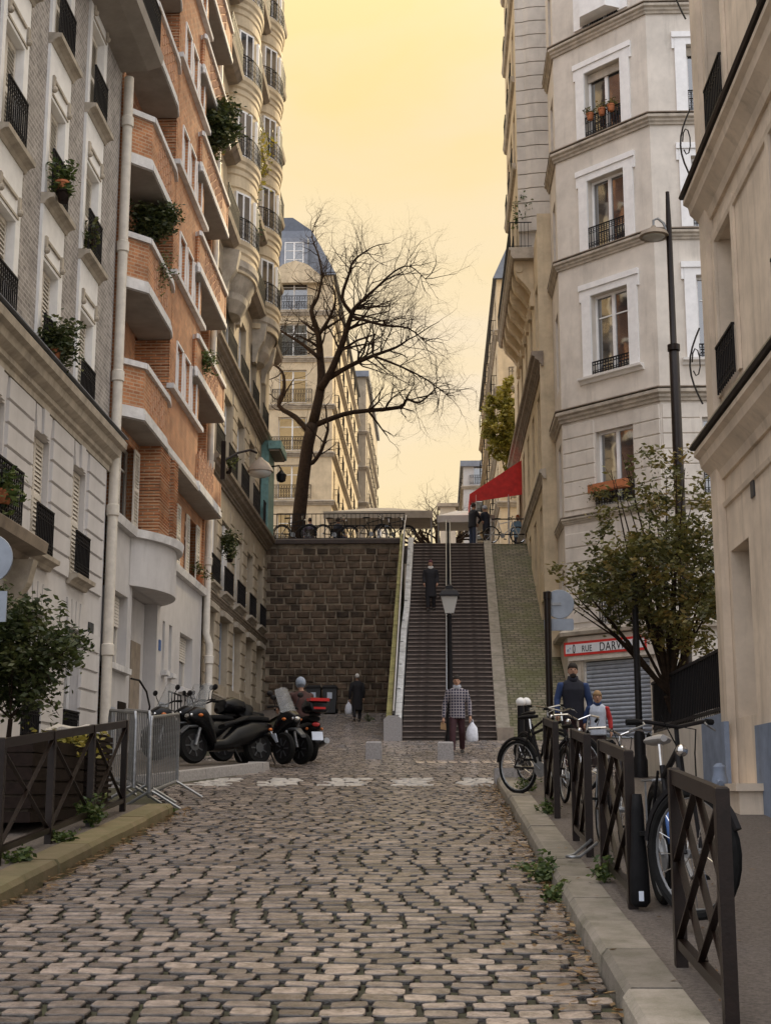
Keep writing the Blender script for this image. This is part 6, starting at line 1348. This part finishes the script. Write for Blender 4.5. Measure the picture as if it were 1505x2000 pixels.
# ================================================================ MOTORBIKES
def motorbike(label, x, y, yaw, base=.12, screen=True, topcase=True, lean=.1, case='black_gloss', wide=False):
    t = thing('scooter', label, 'motorbike', (x, y, gz(y)+base)); t.rotation_euler = (lean, 0, yaw)
    def B(m, n, mt, par=t, smooth=40): return m.build(n, M[mt], par, smooth=smooth, local=True)
    def ring(xx, w, z0, z1, k=14, y0=0): return [(xx, y0+w*math.copysign(abs(math.cos(a))**.7, math.cos(a)), (z0+z1)/2+(z1-z0)/2*math.copysign(abs(math.sin(a))**.7, math.sin(a))) for a in [6.283*i/k for i in range(k)]]
    def wheel(cx, r, w, y0=0.0):
        n = 26; m = MB(); m.lathe([(r*.66, -w*.38), (r*.9, -w*.5), (r, -w*.2), (r, w*.2), (r*.9, w*.5), (r*.66, w*.38)], (cx, y0, r), n, axis='y'); o = B(m, 'wheel', 'rubber')
        m = MB(); m.lathe([(r*.67, -w*.40), (r*.60, -w*.44), (r*.58, -w*.3), (r*.2, -w*.34), (.03, -w*.4)], (cx, y0, r), n, axis='y'); m.lathe([(.03, w*.4), (r*.2, w*.34), (r*.58, w*.3), (r*.60, w*.44), (r*.67, w*.40)], (cx, y0, r), n, axis='y'); B(m, 'rim', 'iron', o)
        for i in range(7):
            a = 6.283*i/7
            for s in (-1, 1): m = MB(); m.bar((cx+.05*math.cos(a), y0+s*w*.42, r+.05*math.sin(a)), (cx+r*.62*math.cos(a), y0+s*w*.42, r+r*.62*math.sin(a)), .022, .012, upv=(0, 1, 0)); B(m, 'spoke', 'plastic_grey', o)
        m = MB(); m.lathe([(r*.3, -.004), (r*.3, .004)], (cx, y0+w*.52, r), 18, axis='y'); B(m, 'brake_disc', 'plastic_grey', o)
    wheel(-.72, .30, .14)
    if wide: wheel(.72, .29, .11, -.21); wheel(.72, .29, .11, .21)
    else: wheel(.74, .31, .12)
    m = MB(); m.loft([ring(-1.02, .09, .60, .74), ring(-.85, .16, .50, .78), ring(-.5, .20, .34, .78), ring(-.15, .20, .26, .66), ring(.15, .20, .22, .44), ring(.40, .19, .22, .40)]); B(m, 'body', 'black_gloss')
    m = MB(); m.loft([ring(.36, .2, .25, .50), ring(.44, .25, .32, .82), ring(.56, .24, .52, .98), ring(.70, .17, .66, .98), ring(.84, .08, .76, .90)]); B(m, 'front_fairing', 'black_gloss')
    m = MB(); m.loft([ring(-.95, .11, .76, .86), ring(-.7, .16, .76, .88), ring(-.42, .17, .75, .86), ring(-.30, .16, .74, .80), ring(-.05, .15, .66, .76), ring(.08, .10, .62, .70)]); B(m, 'seat', 'black_seat')
    m = MB(); m.loft([ring(.42, .1, .56, .62), ring(.60, .10, .62, .68), ring(.86, .085, .60, .66), ring(1.02, .06, .48, .54)]); B(m, 'mudguard', 'plastic_grey')
    for s in (-1, 1): m = MB(); m.tube([(.56, s*.09, .8), (.74, s*.09, .31)], .028, 8); B(m, 'fork_leg', 'steel')
    m = MB(); m.tube([(.40, -.36, 1.04), (.46, -.2, 1.06), (.52, 0, 1.02), (.46, .2, 1.06), (.40, .36, 1.04)], .016, 7); B(m, 'handlebar', 'iron')
    for s in (-1, 1):
        m = MB(); m.tube([(.40, s*.36, 1.04), (.44, s*.25, 1.055)], .022, 8); B(m, 'grip', 'rubber')
        m = MB(); m.tube([(.48, s*.24, 1.06), (.50, s*.3, 1.2), (.48, s*.34, 1.26)], .009, 5); mo = B(m, 'mirror_stalk', 'iron'); m = MB(); m.sphere((.48, s*.36, 1.29), .075, 10, 7, (.35, 1, .7)); B(m, 'mirror', 'iron', mo, True)
        m = MB(); m.sphere((.68, s*.19, .82), .045, 8, 6, (1.2, .6, .6)); B(m, 'indicator', 'orange_lens', smooth=True)
        m = MB(); m.sphere((-.93, s*.15, .62), .035, 8, 6, (1.2, .8, .8)); B(m, 'indicator', 'orange_lens', smooth=True)
    m = MB(); m.sphere((.80, 0, .83), .085, 12, 8, (.6, 1.3, .7)); B(m, 'headlight', 'chrome', smooth=True)
    m = MB(); m.sphere((-1.02, 0, .70), .06, 10, 6, (.5, 1.4, .7)); B(m, 'tail_light', 'red_lens', smooth=True)
    if screen:
        m = MB(); q = 8; lo = [(.70-.10*abs(i/q*2-1)**2, -.20+.40*i/q, .94) for i in range(q+1)]; hi = [(.44-.08*abs(i/q*2-1)**2, -.17+.34*i/q, 1.42-.06*abs(i/q*2-1)**2) for i in range(q+1)]
        m.add(lo+hi, [(i, i+1, q+2+i, q+1+i) for i in range(q)]); B(m, 'windscreen', 'screen')
    if topcase:
        m = MB(); m.loft([ring(-1.22, .16, .92, 1.06), ring(-1.18, .2, .90, 1.16), ring(-.95, .22, .90, 1.22), ring(-.74, .2, .90, 1.16), ring(-.70, .16, .92, 1.06)]); tcx = B(m, 'top_case', case); m = MB(); m.box(-1.225, -1.20, -.12, .12, .98, 1.02); B(m, 'reflector', 'red_lens', tcx)
        m = MB(); m.box(-1.1, -.8, -.06, .06, .86, .90); B(m, 'rack', 'iron')
    m = MB(); m.tube([(-.2, -.17, .28), (-.5, -.22, .30), (-.98, -.24, .40)], [.03, .055, .06], 9); B(m, 'exhaust', 'steel')
    m = MB(); m.loft([ring(-.78, .06, .52, .60), ring(-1.0, .06, .50, .56), ring(-1.15, .06, .34, .38)]); B(m, 'rear_mudguard', 'iron')
    m = MB(); m.hexa([(-1.14, -.11, .40), (-1.12, -.11, .40), (-1.12, .11, .40), (-1.14, .11, .40), (-1.09, -.11, .56), (-1.07, -.11, .56), (-1.07, .11, .56), (-1.09, .11, .56)]); B(m, 'number_plate', 'plate', smooth=False)
    m = MB(); m.tube([(-.1, .12, .25), (-.12, .26, .02)], .014, 6); B(m, 'stand', 'iron')
    return t
def yaw_of(ax, ay, bx, by): return math.atan2(by-ay, bx-ax)
motorbike('black scooter with long seat nearest the pavement kerb end', -3.72, 25.35, yaw_of(-3.1, 26.0, -4.25, 24.75), topcase=False, screen=True, lean=.1)
motorbike('black three wheeled scooter with top case turned towards the road', -3.15, 26.75, yaw_of(-3.9, 27.4, -2.8, 26.3), base=.03, wide=True, topcase=True, lean=0)
rider_bike = motorbike('scooter with red topped case ridden by the helmeted person', -2.75, 28.3, yaw_of(-2.45, 27.6, -3.1, 29.0), base=.0, topcase=True, case='black_gloss', lean=0)
m = MB(); m.box(-1.24, -1.0, -.19, .19, 1.13, 1.19); m.build('case_light', M['red_lens'], rider_bike, local=True)
motorbike('black scooter with tall windscreen beside the white facade', -4.55, 26.4, yaw_of(-3.9, 27.0, -5.0, 25.9), topcase=True)
motorbike('dark motorbike half hidden behind the row of scooters', -4.3, 27.9, yaw_of(-3.6, 28.4, -4.9, 27.4), topcase=False)
motorbike('dark scooter at the far end of the row by the stone facade', -4.4, 29.6, yaw_of(-3.7, 30.2, -5.0, 29.1), topcase=False)
# ================================================================ PEOPLE
def cmat(name, c, rough=.85): M[name] = mat(name, c, rough, .12, 14, .1, 90); return name
for n, c in dict(skin=(.42, .24, .16), skin_dk=(.26, .14, .09), hair_dk=(.02, .014, .01), hair_bl=(.32, .20, .10), coat_blk=(.012, .011, .014), maroon=(.045, .014, .018), navy=(.011, .012, .022), bluej=(.025, .05, .14), trous=(.03, .018, .018), jeans=(.035, .045, .075), whitej=(.55, .60, .70), redj=(.45, .03, .03), brownred=(.05, .018, .014), beanie=(.10, .03, .04), whitehat=(.60, .58, .55), purple=(.06, .04, .075), shoe=(.04, .035, .03), hood=(.33, .34, .37), helmet=(.26, .30, .36), lightblue=(.22, .36, .50), orangec=(.5, .14, .03), bagw=(.70, .72, .78)).items(): cmat(n, c)
def checks():
    m = mat('checked_cloth', (.06, .065, .10), .9, .1, 14, .1, 90); t = m.node_tree; b = t.nodes['Principled BSDF']; tc = t.nodes.new('ShaderNodeTexCoord'); sp = t.nodes.new('ShaderNodeSeparateXYZ'); t.links.new(tc.outputs['Object'], sp.inputs[0]); val = []
    for ax in ('X', 'Z'):
        f = t.nodes.new('ShaderNodeMath'); f.operation = 'MULTIPLY'; f.inputs[1].default_value = 1/.062; t.links.new(sp.outputs[ax], f.inputs[0])
        g = t.nodes.new('ShaderNodeMath'); g.operation = 'FRACT'; t.links.new(f.outputs[0], g.inputs[0]); h = t.nodes.new('ShaderNodeMath'); h.operation = 'LESS_THAN'; h.inputs[1].default_value = .30; t.links.new(g.outputs[0], h.inputs[0]); val.append(h)
    ad = t.nodes.new('ShaderNodeMath'); ad.operation = 'MAXIMUM'; t.links.new(val[0].outputs[0], ad.inputs[0]); t.links.new(val[1].outputs[0], ad.inputs[1])
    mx = t.nodes.new('ShaderNodeMix'); mx.data_type = 'RGBA'; mx.inputs[6].default_value = (.022, .022, .045, 1); mx.inputs[7].default_value = (.30, .27, .28, 1); t.links.new(ad.outputs[0], mx.inputs[0]); t.links.new(mx.outputs[2], b.inputs['Base Color']); return m
M['checks'] = checks()
def remesh(mb, name, mt, par, vox=.018, sm=6):
    ob = mb.build(name, M[mt], par, local=True); md = ob.modifiers.new('r', 'REMESH'); md.mode = 'VOXEL'; md.voxel_size = vox; md.use_smooth_shade = True
    s = ob.modifiers.new('s', 'SMOOTH'); s.factor = .5; s.iterations = sm
    bpy.context.view_layer.update(); dg = bpy.context.evaluated_depsgraph_get(); me = bpy.data.meshes.new_from_object(ob.evaluated_get(dg)); ob.modifiers.clear(); ob.data = me
    if not me.materials: me.materials.append(M[mt])
    return ob
def ell(mb, c, ax, ay, az=None, n=14): mb.sphere(c, 1, n, 9, (ax, ay, az or ax))
def torso(mb, J, k, hem=None):
    rings = []
    for (p, wx, wy) in J:
        rings.append([(p[0]+wx*k*math.copysign(abs(math.cos(a))**.8, math.cos(a)), p[1]+wy*k*math.sin(a), p[2]) for a in [6.283*i/16 for i in range(16)]])
    mb.loft(rings)
DEF = dict(lean=0.0, step=0.0, armL=(.27, .02, .84), armR=(-.27, .02, .84), elbL=None, elbR=None, sit=False)
def person(label, loc, H, yaw, top='coat_blk', legs='trous', hair='hair_dk', hairlen=.0, coat_len=.80, hat=None, skin='skin', shoes='shoe', pose=None, vox=.018, sleeves=None, collar=None, kid=False, group=None, rollb=0.0, beard=False, name='person'):
    P_ = dict(DEF); P_.update(pose or {}); t = thing(name, label, 'person', loc, yaw, group); S = H/1.75; V = lambda *a: (a[0]*S, a[1]*S, a[2]*S); ln = P_['lean']
    hs = 1.22 if kid else 1.0
    def sh(p): return (p[0], p[1]+ln*max(0, p[2]-.95), p[2])       # lean forward from the hips (y is forward)
    st = P_['step']; legp = {}
    for s, nm in ((1, 'L'), (-1, 'R')):
        f = st*s
        if P_['sit']: hip, kn, an = (s*.10, 0, .95), (s*.16, .42, .92), (s*.17, .40, .48)
        else: hip, kn, an = (s*.09, 0, .93), (s*.10, f*.55+.02, .50+abs(f)*.02), (s*.10, f*1.0-(.06 if f < 0 else 0), .085+(.05 if f < 0 else 0))
        legp[nm] = (hip, kn, an)
    if P_['sit']: drop = 0
    # body: one continuous skin surface
    b = MB(); hd = sh((0, .015, 1.635)); nk = sh((0, 0, 1.47))
    ell(b, V(*hd), .074*S*hs, .092*S*hs, .112*S*hs); ell(b, V(hd[0], hd[1]+.015, hd[2]-.055*hs), .058*S*hs, .075*S*hs, .07*S*hs)
    ell(b, V(hd[0], hd[1]+.097*hs, hd[2]-.012), .014*S*hs, .022*S*hs, .024*S*hs)
    for s in (-1, 1): ell(b, V(hd[0]+s*.077*hs, hd[1]-.005, hd[2]-.01), .012*S, .022*S, .032*S)
    b.tube([V(*nk), V(hd[0], hd[1]-.01, hd[2]-.06)], .052*S, 10)
    torso(b, [(V(*sh((0, 0, .88))), .15*S, .10*S), (V(*sh((0, 0, 1.05))), .135*S, .095*S), (V(*sh((0, 0, 1.28))), .165*S, .11*S), (V(*sh((0, 0, 1.42))), .16*S, .085*S), (V(*sh((0, 0, 1.48))), .06*S, .055*S)], 1)
    arm = {}
    for s, nm in ((1, 'L'), (-1, 'R')):
        hnd = P_['arm'+nm]; shd = sh((s*.185, 0, 1.41)); w = hnd
        el = P_['elb'+nm] or ((shd[0]+w[0])/2+s*.035, (shd[1]+w[1])/2-.05, (shd[2]+w[2])/2+.0); arm[nm] = (shd, el, w)
        b.tube([V(*shd), V(*el), V(*w)], [.047*S, .038*S, .026*S], 9)
        hip, kn, an = legp[nm]; b.tube([V(*hip), V(*kn), V(*an)], [.078*S, .052*S, .038*S], 10)
    remesh(b, 'body', skin, t, vox)
    # hands: palm and five fingers each
    for s, nm in ((1, 'L'), (-1, 'R')):
        shd, el, w = arm[nm]; d = (Vector(w)-Vector(el)).normalized(); side = d.cross(Vector((s, 0, 0))); side = side.normalized() if side.length > .1 else Vector((0, 1, 0)); m = MB(); W = Vector(w); nrm = d.cross(side)
        m.tube([V(*W), V(*(W+d*.045)), V(*(W+d*.09))], [.026*S, .034*S, .030*S], 8)
        for i, (off, L) in enumerate(((-.028, .062), (-.010, .072), (.010, .068), (.027, .052))):
            a0 = W+d*.08+side*off; m.tube([V(*a0), V(*(a0+d*L*.55+nrm*.008)), V(*(a0+d*L*.85+nrm*.03))], [.0095*S, .009*S, .007*S], 6)
        a0 = W+d*.03-side*.03; m.tube([V(*a0), V(*(a0+d*.03-side*.03)), V(*(a0+d*.065-side*.035+nrm*.012))], [.012*S, .0105*S, .008*S], 6); m.build('hand', M[skin], t, smooth=True, local=True)
    # face
    for s in (-1, 1): m = MB(); ell(m, V(hd[0]+s*.03*hs, hd[1]+.085*hs, hd[2]+.01), .011*S, .007*S, .008*S, 8); m.build('eye', M['black_ink'], t, smooth=True, local=True)
    m = MB(); ell(m, V(hd[0], hd[1]+.088*hs, hd[2]-.058*hs), .024*S, .006*S, .006*S, 8); m.build('mouth', M['brownred'], t, smooth=True, local=True)
    # hair / hat
    m = MB(); g = 1.09; n = 14; rings = []
    for k in range(8):
        th = math.pi/2*k/7; rings.append([(hd[0]*S+.078*S*hs*g*math.sin(th)*math.cos(a), (hd[1]-.012)*S+.097*S*hs*g*math.sin(th)*math.sin(a), (hd[2]+.012+(.03 if math.sin(a) > .3 else -.0)*(k/7))*S+.112*S*hs*g*math.cos(th)-(hairlen*S if (k == 7 and math.sin(a) < .35) else 0)-(.045*S if (k == 7 and math.sin(a) < .35) else 0)) for a in [6.283*i/n for i in range(n)]])
    m.loft(rings); m.build('hair' if not hat else 'hat', M[hat or hair], t, smooth=True, local=True)
    if hat and hairlen == 0 and hair: pass
    if beard: m = MB(); ell(m, V(hd[0], hd[1]+.04, hd[2]-.085), .055*S, .055*S, .05*S); m.build('beard', M['hair_dk'], t, smooth=True, local=True)
    # garments
    c = MB(); J = [(V(*sh((0, 0, coat_len))), (.205 if coat_len < .7 else .185)*S, .14*S), (V(*sh((0, 0, 1.0))), .175*S, .135*S), (V(*sh((0, 0, 1.12))), .17*S, .13*S), (V(*sh((0, 0, 1.32))), .195*S, .14*S), (V(*sh((0, 0, 1.43))), .19*S, .105*S), (V(*sh((0, 0, 1.50))), .085*S, .075*S)]
    if P_['sit']: J[0] = (V(*sh((0, .03, .86))), .19*S, .15*S)
    torso(c, J, 1); sl = MB() if sleeves else c
    for s, nm in ((1, 'L'), (-1, 'R')):
        shd, el, w = arm[nm]; tgt = sl
        e = Vector(w).lerp(Vector(el), .06); mm = tgt if not isinstance(sleeves, dict) else MB()
        mm.tube([V(shd[0]-s*.03, shd[1], shd[2]-.01), V(*shd), V(*el), V(*e)], [.06*S, .072*S, .058*S, .045*S], 10)
        if isinstance(sleeves, dict): remesh(mm, 'sleeve', sleeves[nm], t, vox, 3)
    remesh(c, 'jacket', top, t, vox, 4)
    if sleeves and not isinstance(sleeves, dict): remesh(sl, 'sleeves', sleeves, t, vox, 3)
    l = MB(); torso(l, [(V(0, 0, .84), .155*S, .125*S), (V(*sh((0, 0, 1.02))), .15*S, .118*S)], 1)
    for nm in 'LR': hip, kn, an = legp[nm]; l.tube([V(hip[0]*.85, hip[1], hip[2]), V(*kn), V(an[0], an[1], an[2]+.02)], [.098*S, .075*S, .062*S], 12)
    remesh(l, 'trousers', legs, t, vox, 4)
    for nm in 'LR':
        hip, kn, an = legp[nm]; m = MB(); a = Vector(an); rs_ = []
        for yy, wd, h in ((-.07, .03, .06), (-.05, .04, .09), (.03, .045, .085), (.11, .048, .06), (.17, .035, .035), (.19, .015, .02)): rs_.append([V(a.x+wd*math.cos(q), a.y+yy, a.z-.085+h*.5+h*.5*math.sin(q)) for q in [6.283*i/10 for i in range(10)]])
        m.loft(rs_); m.build('shoe', M[shoes], t, smooth=True, local=True)
    if collar: m = MB(); torso(m, [(V(*sh((0, .0, 1.44))), .11*S, .10*S), (V(*sh((0, .0, 1.50))), .095*S, .09*S), (V(*sh((0, -.01, 1.545))), .085*S, .085*S)], 1); m.build('collar', M[collar], t, smooth=True, local=True)
    return t
def carrier_bag(label, loc, w=.2, h=.34, mt='bagw', name='carrier_bag'):
    t = thing(name, label, 'bag', loc); q = random.Random(5); m = MB(); b = Vector(loc); n = 14; rg = []
    for f, k in ((0, .75), (.08, 1), (.4, 1.0), (.7, .8), (.9, .4), (1.0, .16)):
        rg.append([(b.x+w*.5*k*math.cos(a)*(1+q.uniform(-.08, .08)), b.y+w*.3*k*math.sin(a)*(1+q.uniform(-.1, .1)), b.z+h*f+q.uniform(-.012, .012)) for a in [6.283*i/n for i in range(n)]])
    m.loft(rg); m.build('bag', M[mt], t, smooth=50)
    m = MB(); top = b+Vector((0, 0, h)); m.tube([top+Vector((-.03, 0, -.02)), top+Vector((-.01, 0, .06)), top+Vector((.01, 0, .06)), top+Vector((.03, 0, -.02))], .008, 5); m.build('handles', M[mt], t); return t
def world_hand(t, w, S): 
    M4 = Matrix.Rotation(t.rotation_euler.z, 4, 'Z'); return Vector(t.location)+M4 @ Vector((w[0]*S, w[1]*S, w[2]*S))
TOWARD = math.pi      # local +y (forward) faces the camera
g = gnd(893, 1475); hL, hR = (.30, .06, .80), (-.29, .05, .84)
pm_ = person('person in a checked jacket walking from the stairs with a white bag', g, 1.72, TOWARD-.05, 'checks', 'maroon', 'hair_dk', pose=dict(step=.16, armL=hL, armR=hR), coat_len=.80, collar='hood', vox=.014)
w = world_hand(pm_, (hR[0]-.01, hR[1], hR[2]-.10), 1.72/1.75); carrier_bag('white plastic carrier bag in the hand of the person in checks', (w.x+.03, w.y, w.z-.44), .26, .42)
w = world_hand(pm_, (hL[0], hL[1]+.02, hL[2]-.1), 1.72/1.75); bx = thing('paper_parcel', 'small brown paper parcel in the hand of the person in checks', 'parcel', (w.x, w.y, w.z-.12)); m = MB(); m.hexa([(w.x-.07, w.y-.03, w.z-.13), (w.x+.06, w.y-.03, w.z-.15), (w.x+.06, w.y+.03, w.z-.15), (w.x-.07, w.y+.03, w.z-.13), (w.x-.06, w.y-.03, w.z+.02), (w.x+.05, w.y-.03, w.z+.0), (w.x+.05, w.y+.03, w.z), (w.x-.06, w.y+.03, w.z+.02)]); m.build('parcel', M['hair_bl'], bx)
# person coming down the stairs
k = 33; yS, zS = 39+TR*(k+.4), 2.91+RI*(k+1); d = ray(841, 1190); 
best = min(range(50), key=lambda i: abs((atY(841, 1192, 39+TR*(i+.4)).z)-(2.91+RI*(i+1)))); yS, zS = 39+TR*(best+.4), 2.91+RI*(best+1); xS = atY(841, 1192, yS).x
person('person in a long black coat and dusky hat coming down the stairs', (xS, yS, zS), 1.72, TOWARD, 'coat_blk', 'coat_blk', 'hair_dk', pose=dict(step=.06, armL=(.22, .06, .95), armR=(-.22, .06, .95)), coat_len=.48, hat='beanie', collar='whitehat', vox=.018)
g = gnd(697, 1410); hW = (-.27, .0, .82)
pw = person('person in a long black coat and white hat walking to the wall', g, 1.62, .1, 'coat_blk', 'coat_blk', pose=dict(step=.08, armR=hW, armL=(.24, .05, .86)), coat_len=.42, hat='whitehat', vox=.018)
pw.rotation_euler.z = .1; w = world_hand(pw, (-.27, .0, .72), 1.62/1.75); carrier_bag('white plastic bag carried by the person in the white hat', (w.x-.04, w.y, w.z-.40), .24, .4)
# helmeted rider on the red topped scooter
yb = yaw_of(-2.45, 27.6, -3.1, 29.0); rp_ = Vector(rider_bike.location)+Vector((math.cos(yb)*-.28, math.sin(yb)*-.28, -.10))
rd = person('person in a dark red jacket and white helmet sitting on the scooter', rp_, 1.74, yb-math.pi/2, 'brownred', 'trous', pose=dict(sit=True, lean=.22, armL=(.30, .62, 1.16), armR=(-.30, .62, 1.16)), coat_len=.86, hat='helmet', vox=.018)
m = MB(); hd = (0, .015+.22*(1.635-.95), 1.635); ell(m, (hd[0], hd[1], hd[2]+.02), .10, .12, .122); m.build('helmet', M['helmet'], rd, smooth=True, local=True)
m = MB(); ell(m, (hd[0], hd[1]+.045, hd[2]+.01), .105, .11, .06); m.build('visor', M['black_gloss'], rd, smooth=True, local=True)
# adult and child by the roller shutter
ga = gnd(1122, 1490, .13); ga = Vector((atY(1122, 1490, 24.6).x, 24.6, gz(24.6)+.02)); HA = (atY(1124, 1296, 24.6).z-ga.z)
pa = person('bearded person in a navy jacket with blue sleeves beside the child', ga, HA, TOWARD, 'navy', 'maroon', beard=True, sleeves='bluej', pose=dict(step=.04, armL=(.27, .08, .92), armR=(-.28, .06, .84)), coat_len=.84, collar='navy', hat='hair_dk', vox=.014)
gc = Vector((atY(1168, 1490, 24.6).x, 24.5, gz(24.6)+.02)); HC = (atY(1166, 1353, 24.6).z-gc.z)
person('small child in a white and blue jacket with one red sleeve', gc, HC, TOWARD-.1, 'whitej', 'trous', 'hair_bl', sleeves=dict(R='redj', L='bluej'), pose=dict(step=.03, armR=(-.28, .04, .88), armL=(.29, .03, 1.05)), coat_len=.80, kid=True, collar='bluej', vox=.012, shoes='whitehat')
# people on the upper street
xg = atY(922, 1060, 54.6).x; person('person in a dark coat and jeans standing at the stair head', (xg, 54.6, 10.9), 1.78, -.9, 'coat_blk', 'jeans', 'hair_dk', pose=dict(lean=.1, armL=(.2, .32, 1.05), armR=(-.2, .3, 1.05)), coat_len=.78, shoes='whitehat', vox=.022)
xg = atY(950, 1060, 54.9).x; person('person in a dark padded jacket and pale hat facing the other at stair head', (xg, 54.9, 10.9), 1.74, .9, 'navy', 'trous', hat='hood', pose=dict(lean=.1, armL=(.22, .25, 1.0), armR=(-.22, .25, 1.0)), coat_len=.74, vox=.022)
for k, (px, lb, tp, ht) in enumerate(((606, 'person in a purple coat seated by the tree trunk behind the railing', 'purple', None), (657, 'person in dark blue seated at the railing beside the bicycles', 'navy', 'hair_dk'))):
    xg = atY(px, 1040, 55.4).x; person(lb, (xg, 55.4, 10.62), 1.68, .3-k, tp, 'jeans', pose=dict(sit=True, lean=.12, armL=(.2, .3, 1.0), armR=(-.2, .3, 1.0)), coat_len=.86, hat=ht, vox=.024)
    c = thing('cafe_chair', ('cafe chair under the person in purple', 'cafe chair under the person in dark blue')[k], 'chair', (xg, 55.4, 10.9)); m = MB(); m.box(xg-.2, xg+.2, 55.2, 55.6, 11.34, 11.38); m.build('seat', M['wood'], c)
    for a in (-.17, .17):
        for b in (-.17, .17): m = MB(); m.tube([(xg+a, 55.4+b, 10.9), (xg+a, 55.4+b, 11.34)], .015, 5); m.build('leg', M['iron'], c)
    m = MB(); m.box(xg-.2, xg+.2, 55.16, 55.19, 11.5, 11.8); m.build('backrest', M['wood'], c)
xg = atY(1010, 1000, 57).x; person('person with ginger hair in a light blue top under the red awning', (xg, 57.0, 10.95), 1.70, TOWARD, 'lightblue', 'jeans', 'orangec', vox=.024)
